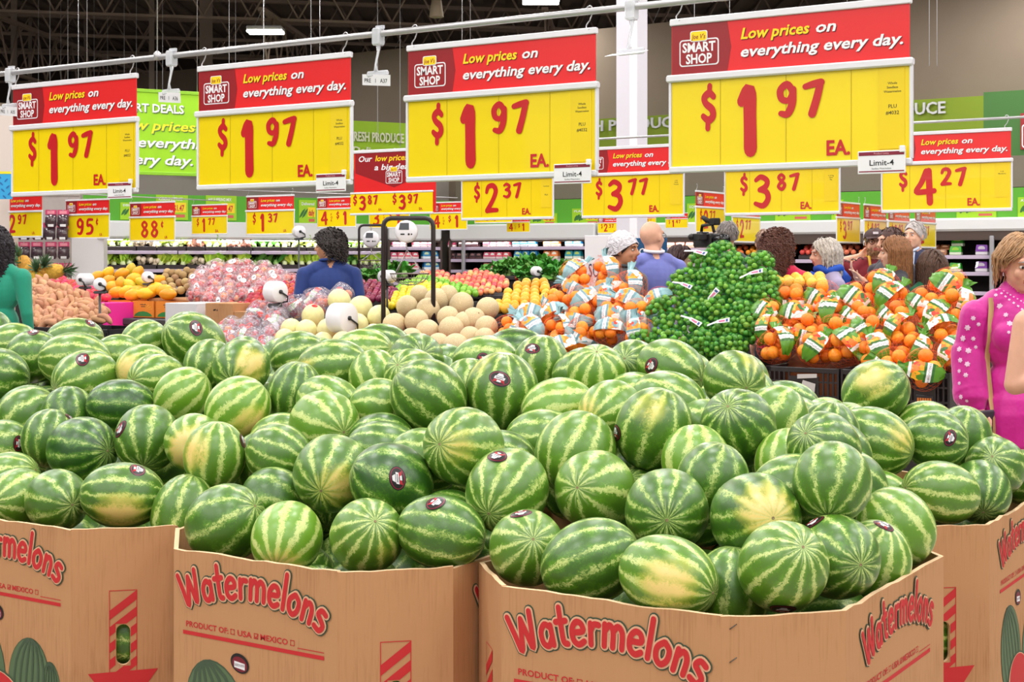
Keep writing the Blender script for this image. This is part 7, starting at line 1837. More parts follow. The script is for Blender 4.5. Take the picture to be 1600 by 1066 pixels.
# ---- hanging scales on black frames
def scale_stand(pxl, pxr, ptop, Y, label, dial=(635, 362), pan=(640, 432), full=True, z0=.605):
    a = P(pxl, ptop, Y); b = P(pxr, ptop, Y); W_ = b.x - a.x
    t = thing('scale_frame', 'black steel arch carrying ' + label, 'frame', (a.x, Y, z0)); H = a.z - z0; rr = W_ * .16
    pts = [(0, 0, 0), (0, 0, H - rr)] + [(rr - rr * math.cos(q), 0, H - rr + rr * math.sin(q)) for q in (PI * .17, PI * .33)] + [(rr, 0, H), (W_ - rr, 0, H)] + [(W_ - rr + rr * math.sin(q), 0, H - rr + rr * math.cos(q)) for q in (PI * .17, PI * .33)] + [(W_, 0, H - rr), (W_, 0, 0)]
    put('arch', MB().tube(pts, .017 if full else .012, 10), mat('frame_black', (38, 30, 32), .45), t)
    put('foot', MB().cbox(-.06, .06, -.15, .15, -.02, .01, .005).cbox(W_ - .06, W_ + .06, -.15, .15, -.02, .01, .005), mat('frame_black', (38, 30, 32), .45), t)
    d = P(dial[0], dial[1], Y); q = P(pan[0], pan[1], Y)
    s = thing('hanging_scale', 'white ' + label, 'scale', d)
    R = .082
    m = MB().lathe([(.001, -.045), (R * .8, -.045), (R, -.03), (R, .03), (R * .8, .045), (.001, .045)], 26, axis='y'); put('housing', m, mat('scale_white', (226, 226, 232), .35, coat=.4), s)
    m = MB(); m.flat([(-.052, .012), (.022, .012), (.022, .062), (-.042, .062)], -.047); put('display', m, mat('scale_display', (86, 92, 100), .2), s)
    m = MB(); m.flat([(-.04, -.025), (-.01, -.025), (-.01, -.015), (-.04, -.015)], -.047); m.flat(ellipse(.02, -.02, .008, .008, 8), -.047); m.flat(ellipse(.04, -.02, .006, .006, 8), -.047); put('keys', m, M_black, s)
    put('hook', MB().tube([(0, 0, R), (0, 0, a.z - d.z)], .006, 6).tube([(0, 0, -R), (0, 0, -R - .03), (.008, 0, -R - .045)], .005, 6), M_pipe, s)
    dz = q.z - d.z; dx = q.x - d.x; pr = .125 * (1.12 if full else 1)
    m = MB(); top = (dx * .2, 0, -R - .05)
    for k in range(4):
        an = PI / 4 + k * PI / 2; m.tube([top, (dx + pr * math.cos(an), pr * math.sin(an), dz + .02)], .0022, 5)
    put('chains', m, M_pipe, s)
    m = MB(); rim = [(dx + pr * math.cos(2 * PI * k / 24), pr * math.sin(2 * PI * k / 24), dz + .02) for k in range(24)]; m.tube(rim, .005, 6, closed=True)
    for f in (.25, .5, .75, .95):
        m.tube([(dx + pr * math.cos(f * PI / 2) * math.cos(2 * PI * k / 20), pr * math.cos(f * PI / 2) * math.sin(2 * PI * k / 20), dz + .02 - .085 * math.sin(f * PI / 2)) for k in range(20)], .0016, 4, closed=True)
    for k in range(18):
        an = 2 * PI * k / 18; m.tube([(dx + pr * math.cos(f * PI / 2) * math.cos(an), pr * math.cos(f * PI / 2) * math.sin(an), dz + .02 - .085 * math.sin(f * PI / 2)) for f in (0, .25, .5, .75, 1)], .0016, 4)
    put('wire_basket', m, mat('basket_wire', (120, 110, 108), .35, metal=.8), s)
scale_stand(599, 677, 341, 10.65, 'hanging produce scale with digital display and wire basket')
scale_stand(561, 604, 352, 14.2, 'smaller hanging produce scale further back', (580, 374), (581, 410), False, 1.105)
for o_ in (0,): pass
# ------------------------------------------------------------ people
from mathutils.bvhtree import BVHTree
SKIN = {'light': (226, 172, 146), 'fair': (232, 184, 160), 'tan': (196, 138, 104), 'olive': (206, 150, 118)}
def skin_mat(k): return mat('skin_' + k, SKIN[k], .5, var=.05, vs=20, sub=.08)
def cap_prim(a, b, ra, rb, m, sq=None): return ('c', Vector(a), Vector(b), ra, rb, m)
def ell_prim(c, r, m, rot=None): return ('e', Vector(c), Vector(r), rot or Matrix.Identity(3), m)
def prim_mesh(mb, p):
    if p[0] == 'e': mb.ell(p[1], p[2], 20, 14, R=p[3])
    else:
        a, b, ra, rb = p[1:5]; d = b - a; L = d.length; d.normalize()
        pts = []; rs = []
        for k in range(5): q = PI / 2 * k / 4; pts.append(a - d * ra * math.cos(q)); rs.append(max(ra * math.sin(q), .0008))
        for k in range(1, 5): q = PI / 2 * k / 4; pts.append(b + d * rb * math.sin(q)); rs.append(max(rb * math.cos(q), .0008))
        mb.tube(pts[:5] + pts[4:] if False else pts, rs, 16)
def prim_dist(p, X):
    if p[0] == 'e':
        Y = (X - np.array(p[1])) @ np.array(p[3]); r = np.array(p[2]); k = np.linalg.norm(Y / r, axis=1)
        return (k - 1) * np.linalg.norm(Y, axis=1) / np.maximum(k, 1e-6)
    a = np.array(p[1]); b = np.array(p[2]); ab = b - a; t = np.clip(((X - a) @ ab) / (ab @ ab), 0, 1)
    return np.linalg.norm(X - (a + t[:, None] * ab), axis=1) - (p[3] + (p[4] - p[3]) * t)
def hand_prims(w, d, side_v, m, curl=.5, s=1.0):
    """palm and five unequal, slightly curled fingers; w wrist, d pointing direction, side_v towards the thumb"""
    d = Vector(d).normalized(); sv = Vector(side_v); sv = (sv - d * sv.dot(d)).normalized(); n = d.cross(sv).normalized()
    out = [cap_prim(w, Vector(w) + d * .03 * s, .026 * s, .030 * s, m)]
    c = Vector(w) + d * .055 * s
    for k in (-.027, -.009, .009, .027): out.append(cap_prim(c + sv * k * s - d * .03 * s, c + sv * k * s * 1.1 + d * .035 * s, .015 * s, .0125 * s, m))
    for i, (k, L) in enumerate(((.029, .072), (.010, .080), (-.010, .075), (-.029, .060))):
        b = c + sv * k * 1.1 * s + d * .038 * s; a1 = curl * .6; p1 = b + (d * math.cos(a1) + n * math.sin(a1)) * L * .5 * s; a2 = curl * 1.5; p2 = p1 + (d * math.cos(a2) + n * math.sin(a2)) * L * .5 * s
        out += [cap_prim(b, p1, .0100 * s, .009 * s, m), cap_prim(p1, p2, .009 * s, .0075 * s, m)]
    b = c + sv * .026 * s - d * .025 * s; p1 = b + (sv * .8 + d * .6 + n * .3).normalized() * .042 * s; p2 = p1 + (sv * .25 + d * .9 + n * .4).normalized() * .030 * s
    out += [cap_prim(b, p1, .013 * s, .0105 * s, m), cap_prim(p1, p2, .0105 * s, .0085 * s, m)]
    return out
def person(label, px, Y, ztop, face, head_yaw=0.0, head_pitch=0.0, sex='m', skin='light', top=(60, 60, 70), pants=(40, 42, 52), sleeve='long', arms=None, hair=None, build=1.0, voxel=.009, hs=1.0, glasses=False, extra=None, shoes=(30, 28, 28), puff=1.0, beard=None, hair_h=.012, skirt=False, rough=.8, topm=None):
    """face: world heading in degrees (0 = towards the camera, 90 = towards the picture's right)."""
    X = (px - 800) / F * Y; H = ztop - hair_h
    f = H / 1.75
    SM = [skin_mat(skin), topm or mat('cloth_%d_%d_%d' % top, top, rough, sheen=.2, var=.06, vs=9, bump=.5, bs=9), mat('trousers_%d_%d_%d' % pants, pants, .85, var=.05), mat('shoes_%d' % shoes[0], shoes, .5), mat('lips_' + skin, tuple(int(a * b) for a, b in zip(SKIN[skin], (.86, .62, .64))), .4)]
    t = thing('person', label, 'person', (X, Y, 0), math.radians(face), None)
    w = .19 if sex == 'm' else .165; w *= build; S = 0; T = 1; PT = 2; SH = 3
    P_ = []
    hc = Vector((0, -.012, H - .118 * hs)); hr = Euler_(head_pitch, head_yaw)
    def hp(x, y, z): return hc + hr @ (Vector((x, y, z)) * hs)
    def he(c, r, m=0, rot=None): return ell_prim(hp(*c), Vector(r) * hs, m, hr @ rot if rot else hr)
    # head
    P_ += [he((0, .012, .022), (.074, .094, .093)), he((0, -.018, -.03), (.062, .072, .078)), he((0, -.045, -.076), (.037, .036, .032)), he((0, -.082, .034), (.050, .012, .020)),
           he((.034, -.066, -.022), (.022, .018, .024)), he((-.034, -.066, -.022), (.022, .018, .024))]
    P_ += [cap_prim(hp(0, -.090, .018), hp(0, -.108, -.018), .0095 * hs, .0135 * hs, 0), he((.009, -.100, -.022), (.009, .009, .008)), he((-.009, -.100, -.022), (.009, .009, .008))]
    P_ += [he((.075, .006, -.002), (.010, .020, .031)), he((-.075, .006, -.002), (.010, .020, .031))]
    P_ += [he((0, -.088, -.047), (.022, .010, .006), 4), he((0, -.086, -.057), (.019, .010, .007), 4)]
    nk = Vector((0, .02, H - .26 * f)); P_ += [cap_prim(hp(0, .02, -.05), nk + Vector((0, .005, -.03)), .052 * (1 if sex == 'm' else .86), .060 * (1 if sex == 'm' else .9), 0)]
    zs = H - .30 * f; zw = H * .60; zh = H * .53
    P_ += [cap_prim((-w * .45, .015, zs + .012), (-w * .92, .012, zs - .032), .058, .058, T), cap_prim((w * .45, .015, zs + .012), (w * .92, .012, zs - .032), .058, .058, T), cap_prim((-w * .5, .015, zs), (w * .5, .015, zs), .07, .07, T), ell_prim((0, .02, zs + .03), (w * .55, .055, .056), T), ell_prim((0, 0, zs - .13 * f), (w * .98, .118 * build, .19 * f), T), ell_prim((0, .0, zw + .02), (w * .86, .108 * build, .17 * f), T), ell_prim((0, .008, zh + .01), (w * .93, .118 * build, .13 * f), T)]
    if sex == 'f': P_ += [ell_prim((.070, -.070, zs - .14 * f), (.066, .052, .070), T), ell_prim((-.070, -.070, zs - .14 * f), (.066, .052, .070), T), ell_prim((0, -.068, zs - .13 * f), (.075, .044, .07), T)]
    if skirt:
        P_ += [cap_prim((0, 0, zh), (0, 0, .35), .15, .22, T)]
    else: P_ += [ell_prim((0, .012, zh - .08), (w * .92, .112, .10), PT)]
    for s in (-1, 1):
        P_ += [cap_prim((s * .09, 0, zh - .08), (s * .095, -.01, H * .285), .088 * build, .058, PT if not skirt else 0), cap_prim((s * .095, -.01, H * .285), (s * .10, .01, .09), .056, .042, PT if not skirt else 0), cap_prim((s * .10, .03, .045), (s * .11, -.13, .035), .042, .034, SH)]
    arms = arms or [None, None]
    for s, A in ((-1, arms[0]), (1, arms[1])):
        sh = Vector((s * (w + .006), .012, zs - .045)); el = Vector(A[0]) if A else Vector((s * (w + .055), .035, zs - .30 * f)); wr = Vector(A[1]) if A else Vector((s * (w + .045), -.06, zs - .54 * f))
        m2 = T if sleeve == 'long' else 0; um = 0 if sleeve == 'none' else T
        if sleeve == 'short':
            md = sh.lerp(el, .62); P_ += [cap_prim(sh, md, .060 * build, .058 * build, T), cap_prim(md, el, .044, .038, 0)]
        else: P_ += [cap_prim(sh, el, .056 * build * puff, .046 * puff * (1 if um else .88), um)]
        P_ += [cap_prim(el, el.lerp(wr, .93), .046 * (puff if m2 else .86) * (1.15 if puff > 1 else 1), .030 * (puff if m2 else .9), m2)]
        P_ += hand_prims(wr, (wr - el).normalized() if not (A and len(A) > 2) else A[2], (-s * .3, -1, 0) if not (A and len(A) > 3) else A[3], 0, .5 if not (A and len(A) > 4) else A[4], s=.93 if sex == 'f' else 1.02)
    if extra: P_ += extra(dict(zs=zs, w=w, H=H, hp=hp, zh=zh))
    mb = MB()
    for p in P_: prim_mesh(mb, p)
    me = mb.mesh('body', SM)
    tmp = bpy.data.objects.new('tmp_body', me); COL.objects.link(tmp)
    r = tmp.modifiers.new('r', 'REMESH'); r.mode = 'VOXEL'; r.voxel_size = voxel; r.use_smooth_shade = True
    sm = tmp.modifiers.new('s', 'SMOOTH'); sm.factor = .5; sm.iterations = 2
    dg = bpy.context.evaluated_depsgraph_get(); me2 = bpy.data.meshes.new_from_object(tmp.evaluated_get(dg)); bpy.data.objects.remove(tmp); bpy.data.meshes.remove(me)
    n = len(me2.polygons); ce = np.empty(n * 3); me2.polygons.foreach_get('center', ce); ce = ce.reshape(-1, 3)
    best = np.full(n, 9.0); idx = np.zeros(n, int)
    for p in P_:
        d = prim_dist(p, ce); k = d < best; best[k] = d[k]; idx[k] = p[-1]
    me2.materials.clear()
    for m in SM: me2.materials.append(m)
    # a soft collar line: nothing of the top above the neck base
    me2.polygons.foreach_set('material_index', idx.astype(np.int32)); me2.polygons.foreach_set('use_smooth', [True] * n); me2.update(); me2.name = 'body'
    put('body', me2, parent=t)
    # eyes, brows
    for s in (-1, 1):
        e = MB().ell(hp(s * .030, -.080, .008), Vector((.0125, .008, .0075)) * hs, 10, 7, R=hr); eo = put('eye', e, mat('eye_white', (226, 220, 216), .3), t)
        i_ = MB().ell(hp(s * .030, -.0865, .008), Vector((.006, .003, .0062)) * hs, 8, 6, R=hr); put('iris', i_, mat('iris_dark', (50, 36, 30), .2), eo)
        b_ = MB().tube([hp(s * .014, -.094, .027), hp(s * .030, -.093, .033), hp(s * .048, -.080, .028)], [.0035 * hs, .004 * hs, .002 * hs], 5); put('eyebrow', b_, mat('brow_%d' % (hair[1][0] if hair and hair[1] else 90), (hair[1] if hair and hair[1] else (110, 90, 80)), .8), t)
    if glasses:
        m = MB()
        for s in (-1, 1):
            m.tube([hp(s * (.030 + .022 * math.cos(q)), -.098, .008 + .017 * math.sin(q)) for q in [2 * PI * k / 14 for k in range(14)]], .0022, 5, closed=True)
            m.tube([hp(s * .052, -.096, .012), hp(s * .078, -.05, .014), hp(s * .080, .015, .010)], .0022, 5)
        m.tube([hp(-.009, -.099, .012), hp(.009, -.099, .012)], .002, 5); put('glasses', m, mat('glasses_black', (20, 20, 22), .3), t)
    if beard:
        m = MB(); rr = random.Random(3)
        for k in range(170):
            a = rr.uniform(-1.45, 1.45); z = rr.uniform(-.105, -.035 if abs(a) > .5 else -.066); q = Vector((.066 * math.sin(a), -.015 - .074 * math.cos(a), z)); q2 = q + Vector((.004 * math.sin(a), -.008, -.02))
            m.tube([hp(*q), hp(*q2)], [.0045, .001], 4)
        put('beard', m, mat('beard_%d' % beard[0], beard, .8, var=.2, vs=60), t)
    if hair: make_hair(t, hp, hr, hs, *hair)
    return t, hp, hr, dict(zs=zs, w=w, H=H, zh=zh, X=X, Y=Y), me2
from mathutils import Euler
def Euler_(pitch, yaw): return Euler((math.radians(pitch), 0, math.radians(yaw))).to_matrix()
def make_hair(t, hp, hr, hs, style, col, length=.1, curl=0.0, n=260, vol=.012, seed=1, front=.35, th=.007, face_open=True):
    front = max(front, .5)
    r = random.Random(seed); mb = MB()
    m = mat('hair_%d_%d_%d' % tuple(col), col, .55, var=.28, vs=50, spec=.4)
    # scalp shell
    vs = []; fs = []; nu, nv = 24, 14
    for i in range(nv + 1):
        th_ = PI * .68 * i / nv
        for k in range(nu):
            q = 2 * PI * k / nu; fr = max(0, math.cos(q + PI / 2)) if False else max(0, -math.sin(q))
            thh = th_ * (1 - front * fr ** 1.5); kk = 1.0 + vol * 4 + .03 * noise.noise(Vector((q * 3, thh * 4, seed)))
            vs.append(hp(.080 * kk * math.sin(thh) * math.cos(q), .012 + .101 * kk * math.sin(thh) * math.sin(q), .022 + .100 * kk * math.cos(thh)))
    for i in range(nv):
        for k in range(nu):
            k2 = (k + 1) % nu; fs.append((i * nu + k, (i + 1) * nu + k, (i + 1) * nu + k2, i * nu + k2))
    mb.add(vs, fs, 0, True)
    if style != 'cap_only':
        for s in range(n):
            z = r.uniform(-.15, 1); q = r.uniform(0, 2 * PI); rr = math.sqrt(max(0, 1 - z * z)); d = Vector((rr * math.cos(q), rr * math.sin(q), z))
            if (d.y < -.25 and d.z < .66) or (d.y < .04 and d.z < .32 and face_open): continue
            R = Vector((.082, .104, .104)) * (1 + vol * 3.2 + r.uniform(-.02, .06)); C_ = Vector((0, .012, .022)); p = Vector((d.x * R.x, d.y * R.y, d.z * R.z)) + C_
            side = 1 if p.x > 0 else -1; L = length * r.uniform(.8, 1.1); step = .016; pts = []; trav = 0; ph = r.uniform(0, 6.28); part = Vector((side * .55, .15, -1))
            while trav < L:
                c = p.copy()
                if curl: c += Vector((math.cos(ph + trav * 150), math.sin(ph + trav * 150), .3 * math.sin(ph + trav * 110))) * curl
                pts.append(hp(*c)); dn = (part if p.z > .04 else Vector((0, .0, -1))).normalized(); p = p + dn * step; trav += step
                e = Vector(((p.x - C_.x) / R.x, (p.y - C_.y) / R.y, (p.z - C_.z) / R.z)); l = e.length
                if l < 1 and p.z > -.045: e /= l; p = Vector((e.x * R.x, e.y * R.y, e.z * R.z)) + C_
                elif p.z <= -.045: p += Vector((0, 0, 0)) + Vector((r.uniform(-.002, .002), r.uniform(-.002, .002), 0))
                if p.y < -.045 and p.z < .05: p.x += side * .006; p.y += .008
            if len(pts) < 2: continue
            k = len(pts); mb.tube(pts, [th * hs * (1 - .75 * (i / (k - 1)) ** 2) for i in range(k)], 4, cap=False)
    put('hair', mb, m, t)
def prim_box(): pass
rp = random.Random(3)
# 1 woman in green, back to the camera
person('woman seen from behind in green top with long wavy black hair at left edge', -8, 10.9, 1.80, 172, head_yaw=8, sex='f', skin='tan', top=(14, 136, 108), pants=(40, 40, 48), hair=('long', (34, 26, 32), .36, .014, 420, .045, 2, .3, .013), build=1.28, hair_h=.03, hs=1.08)
# 2 curly-haired man in blue polo
person('man with curly dark hair in a navy blue polo shirt, seen from behind', 514, 12.35, 1.82, 196, head_yaw=68, skin='tan', top=(26, 54, 116), pants=(40, 42, 50), sleeve='short', hair=('curly', (52, 44, 44), .15, .017, 420, .07, 3, .42, .010), build=1.08, hair_h=.035, hs=1.05)
# 3 man in the hair net
def polo_collar(t, zs, col, nm):
    m = MB().tube([(.078 * math.cos(a), .018 + .070 * math.sin(a), zs + .072 + .008 * math.sin(a)) for a in [2 * PI * k / 22 for k in range(22)]], .012, 7, closed=True)
    put('collar', m, mat(nm, col, .8), t)
polo_collar(bpy.data.objects['person.001'], 1.785 * (1 - .30 / 1.75), (30, 60, 126), 'collar_navy')
t3, hp3, hr3, d3_, _m = person('man in white hair net and dark grey polo behind the orange bags', 974, 11.1, 1.775, 42, head_yaw=18, skin='tan', top=(84, 86, 90), pants=(40, 40, 44), sleeve='short', hair=('short', (40, 34, 34), .035, 0, 200, .008, 4, .5, .006), hs=1.06, hair_h=.03)
m = MB(); vs = []; fs = []; nu, nv = 28, 12
for i in range(nv + 1):
    th_ = PI * .62 * i / nv
    for k in range(nu):
        q = 2 * PI * k / nu; fr = max(0, -math.sin(q)); bk = max(0, math.sin(q)); kk = 1.17 + .10 * noise.noise(Vector((math.cos(q) * 3, math.sin(q) * 3, th_ * 4)))
        tt = th_ * (1 - .36 * fr + .06 * bk); vs.append(hp3(.083 * kk * math.sin(tt) * math.cos(q), .02 + .106 * kk * math.sin(tt) * math.sin(q), .024 + .105 * kk * math.cos(tt)))
for i in range(nv):
    for k in range(nu): fs.append((i * nu + k, (i + 1) * nu + k, (i + 1) * nu + (k + 1) % nu, i * nu + (k + 1) % nu))
m.add(vs, fs, 0, True); m.tube([vs[nv * nu + k] for k in range(nu)], .004, 5, closed=True)
polo_collar(t3, d3_['zs'], (74, 76, 80), 'collar_grey')
put('hair_net', m, film('net_white', (232, 228, 236), .18, .5), t3)
# 4 bald man in the blue blazer
t4, hp4, hr4, d4, me4 = person('bald man in a periwinkle blue jacket and glasses, facing away', 1020, 11.5, 1.86, 200, head_yaw=-62, head_pitch=-2, skin='light', top=(112, 120, 190), pants=(60, 62, 90), hair=None, build=1.12, hs=1.10, glasses=True, hair_h=.0, arms=[None, ((.30, -.04, 1.22), (.12, -.24, 1.42), (-.3, -.2, 1), (-1, 0, 0), .9)])
m = MB(); rim = []
for k in range(17):
    a = PI * (k / 16) * 1.3 - PI * .15; rim.append((.075 * math.cos(a), .025 + .062 * math.sin(a), d4['zs'] + .082 - .01 * math.sin(a)))
m.tube(rim, .013, 7); put('shirt_collar', m, mat('collar_white', (226, 222, 232), .6), t4)
# 5 dark-haired woman behind him
person('woman with dark brown hair half hidden behind the man in the blue jacket', 1062, 12.9, 1.685, 62, head_yaw=10, sex='f', skin='fair', top=(200, 190, 200), hair=('bob', (62, 38, 38), .20, .004, 260, .03, 6, .4, .010), hair_h=.02)
# 6 cameraman with his shoulder camera
t6, *_r = person('camera operator with short grey hair, facing away behind the limes', 1137, 12.9, 1.895, 200, head_yaw=-14, skin='light', top=(70, 72, 78), hair=('short', (142, 134, 132), .04, .002, 300, .010, 7, .4, .006), hs=1.06)
p = P(1104, 376, 12.7)
t = thing('video_camera', 'black shoulder video camera held by the grey-haired operator', 'camera', p, .35)
put('body', MB().cbox(-.05, .05, -.16, .16, -.06, .06, .012).cbox(-.035, .035, .02, .12, .06, .075, .005), mat('camera_black', (30, 30, 32), .45), t)
put('lens', MB().lathe([(.001, -.34), (.048, -.34), (.055, -.30), (.045, -.22), (.036, -.16), (.001, -.16)], 18, axis='y'), mat('lens_black', (16, 16, 18), .2), t)
put('handle', MB().tube([(0, .10, .07), (0, .08, .13), (0, -.10, .14), (0, -.14, .07)], .014, 8), mat('camera_black', (30, 30, 32), .45), t)
m = MB().cbox(-.03, .03, -.20, -.10, .13, .19, .008); m.tube([(-.02, -.1, .16), (.0, .06, .20), (.06, .1, .17)], .02, 8); put('microphone', m, mat('microphone_black', (22, 22, 24), .8), t)
put('viewfinder', MB().cbox(-.13, -.05, -.12, .02, .0, .06, .008).ell((-.13, .03, .03), (.03, .035, .03), 10, 8), mat('camera_black', (30, 30, 32), .45), t)
# 7 curly brown-haired woman in crimson
person('woman with long curly brown hair and crimson jacket, turned away', 1216, 11.2, 1.795, 150, head_yaw=-30, sex='f', skin='light', top=(196, 10, 70), hair=('curly', (104, 66, 56), .34, .018, 520, .085, 8, .35, .0085), build=1.12, hair_h=.035)
# 8 man behind her
person('balding man almost hidden behind the curly brown hair', 1196, 12.7, 1.82, -160, head_yaw=-20, skin='fair', top=(80, 84, 96), hair=('short', (150, 120, 108), .03, 0, 160, .004, 9, .62, .005))
# 9 grey-haired woman with blue scarf
t9, hp9, hr9, d9, _m = person('woman with chin-length silver hair and bright blue scarf, facing left', 1291, 11.2, 1.722, -78, head_yaw=-8, sex='f', skin='fair', top=(168, 156, 190), hair=('bob', (188, 180, 176), .21, .003, 420, .035, 10, .40, .009), hair_h=.02, build=1.05)
m = MB().tube([Vector((.10 * math.cos(a), .02 + .085 * math.sin(a), d9['zs'] + .075 + .012 * math.sin(3 * a))) for a in [2 * PI * k / 20 for k in range(20)]], .030, 8, closed=True)
m.tube([(-.02, -.09, d9['zs'] + .05), (-.04, -.12, d9['zs'] - .06), (-.03, -.13, d9['zs'] - .16)], [.03, .04, .02], 8); m.tube([(.02, .10, d9['zs'] + .07), (.06, .13, d9['zs'] - .0), (.08, .13, d9['zs'] - .08)], [.03, .045, .02], 8)
put('scarf', m, mat('scarf_blue', (30, 76, 204), .7, var=.1), t9)
# 11 man in the cap, hand behind his neck
t11, hp11, hr11, d11, _m = person('bearded man in brown cap and glasses, yellow apron, hand behind his neck', 1366, 12.5, 1.845, 12, head_yaw=-22, skin='light', top=(128, 22, 44), sleeve='short', hair=('short', (96, 66, 50), .04, 0, 160, .006, 11, .5, .006), glasses=True, beard=(132, 92, 62), hair_h=.03,
    arms=[((-.33, .02, 1.53), (-.11, .06, 1.585), (1, .1, .12), (0, 0, 1), .5), None], build=1.05)
m = MB(); vs = []; fs = []; nu, nv = 24, 8
for i in range(nv + 1):
    th_ = PI * .5 * i / nv
    for k in range(nu): q = 2 * PI * k / nu; vs.append(hp11(.093 * math.sin(th_) * math.cos(q), .012 + .113 * math.sin(th_) * math.sin(q), .050 + .078 * math.cos(th_)))
for i in range(nv):
    for k in range(nu): fs.append((i * nu + k, (i + 1) * nu + k, (i + 1) * nu + (k + 1) % nu, i * nu + (k + 1) % nu))
m.add(vs, fs, 0, True)
br = [hp11(.088 * math.sin(a), .012 - .105 * math.cos(a), .052) for a in [-1.15 + 2.3 * k / 8 for k in range(9)]]; bo = [hp11(.080 * math.sin(a), -.075 - .112 * math.cos(a * .9), .047 - .012 * abs(math.sin(a))) for a in [-1.15 + 2.3 * k / 8 for k in range(9)]]
bd = [v + Vector((0, 0, -.006)) for v in bo]
m.add(br + bo + bd, [(i, 9 + i, 10 + i, 1 + i) for i in range(8)] + [(9 + i, 18 + i, 19 + i, 10 + i) for i in range(8)], 0, True)
put('cap', m, mat('cap_brown', (74, 54, 54), .8), t11)
m = MB().add([hp11(-.022, -.106, .075), hp11(.022, -.106, .075), hp11(.022, -.100, .095), hp11(-.022, -.100, .095)], [(0, 1, 2, 3)]); put('cap_patch', m, mat('patch_pale', (200, 190, 196), .6), t11)
m = MB().add([(-.11, -.135, d11['zs'] + .0), (.11, -.135, d11['zs'] + .0), (.17, -.155, d11['zs'] - .22), (.18, -.15, d11['zs'] - .75), (-.18, -.15, d11['zs'] - .75), (-.17, -.155, d11['zs'] - .22)], [(5, 0, 1, 2), (4, 5, 2, 3)])
for s in (-1, 1): m.tube([(s * .10, -.13, d11['zs']), (s * .075, -.06, d11['zs'] + .075), (s * .05, .04, d11['zs'] + .085)], .012, 6)
put('apron', m, mat('apron_yellow', (222, 176, 50), .7), t11)
m = MB()
for k in range(7): a = Vector((-.31 + .03 * k, -.024, 1.535 + .006 * k)); m.tube([a, a + Vector((.018, -.004, .012 * (1 if k % 2 else -1)))], .006, 5)
put('tattoo', m, mat('tattoo_ink', (110, 96, 92), .6), t11)
# 12 buzz-cut man in dark suit
person('tall man with buzz cut and charcoal suit behind the auburn-haired woman', 1393, 12.0, 1.825, -70, head_yaw=-4, skin='light', top=(52, 48, 60), pants=(40, 38, 46), hair=('short', (84, 60, 50), .02, 0, 260, .004, 12, .5, .005), build=1.25, hs=1.04)
# 13 auburn-haired woman
person('woman with long straight auburn hair, facing left with raised hands', 1399, 11.15, 1.735, -95, head_yaw=-6, sex='f', skin='fair', top=(40, 40, 50), hair=('long', (134, 82, 56), .42, .002, 520, .035, 13, .30, .009), hair_h=.02, arms=[((-.22, -.12, 1.17), (-.10, -.26, 1.40), (.0, -.5, .8), (1, 0, 0), .4), ((.22, -.10, 1.15), (.10, -.24, 1.38), (.0, -.7, .8), (-1, 0, 0), .3)])
# 14 man in the navy suit
t14, hp14, hr14, d14, _m = person('older man with grey hair, navy suit and name badge, facing left', 1429, 13.7, 1.915, -32, head_yaw=-14, skin='light', top=(38, 46, 82), pants=(36, 40, 60), hair=('short', (176, 168, 166), .035, .002, 320, .012, 14, .42, .006), build=1.22, hs=1.08, arms=[None, None])
m = MB().add([(-.045, -.128, d14['zs'] + .05), (.045, -.128, d14['zs'] + .05), (.02, -.150, d14['zs'] - .24), (-.01, -.150, d14['zs'] - .24)], [(3, 0, 1, 2)]).tube([(-.06, -.06, d14['zs'] + .09), (0, -.12, d14['zs'] + .05), (.06, -.06, d14['zs'] + .09)], .014, 6); put('shirt_front', m, mat('shirt_pale_blue', (190, 204, 232), .6), t14)
m = MB().cbox(.06, .15, -.165, -.155, d14['zs'] - .15, d14['zs'] - .09, .003); b = put('name_badge', m, mat('badge_orange', (236, 150, 50), .4), t14)
# 15 girl with dark brown hair
person('short person with dark brown hair seen from behind near the navy suit', 1456, 11.1, 1.628, 190, sex='f', skin='light', top=(22, 110, 74), hair=('long', (84, 58, 50), .34, .003, 420, .04, 15, .3, .009), hair_h=.02, build=.95)
# 16 woman in the magenta blouse
M_mag = mat('blouse_magenta', (206, 14, 146), .5, sheen=.3, var=.08, vs=14, bump=.9, bs=11)
def fold_extra(c):
    out = []
    # full gathered sleeve on her right arm, blouse hem, stand collar
    out += [cap_prim((-.178, .015, 1.32), (-.205, .025, 1.14), .066, .072, 1), cap_prim((-.205, .025, 1.16), (-.205, -.01, 1.00), .074, .080, 1), cap_prim((-.205, -.01, 1.0), (-.197, -.035, .955), .078, .045, 1), cap_prim((0, .01, c['zh'] + .04), (0, .01, c['zh'] - .02), .165, .175, 1),
            cap_prim((-.02, .02, c['zs'] + .045), (.02, .02, c['zs'] + .045), .064, .064, 1)]
    return out
t16, hp16, hr16, d16, me16 = person('woman in magenta embroidered blouse with short blond-brown hair, looking down', 1593, 6.15, 1.668, 0, head_yaw=6, head_pitch=12, sex='f', skin='light', top=(206, 14, 146), topm=M_mag, pants=(222, 206, 190), sleeve='long', voxel=.006, hair=('bob', (176, 140, 98), .120, .002, 760, .014, 16, .60, .0046), puff=1.12, build=1.0, hair_h=.02,
    arms=[((-.205, .03, 1.12), (-.190, -.05, .935), (.12, -.1, -1), (.6, -.7, 0), .35), None], extra=fold_extra)
bv = BVHTree.FromPolygons([v.co for v in me16.vertices], [tuple(p.vertices) for p in me16.polygons])
m = MB()
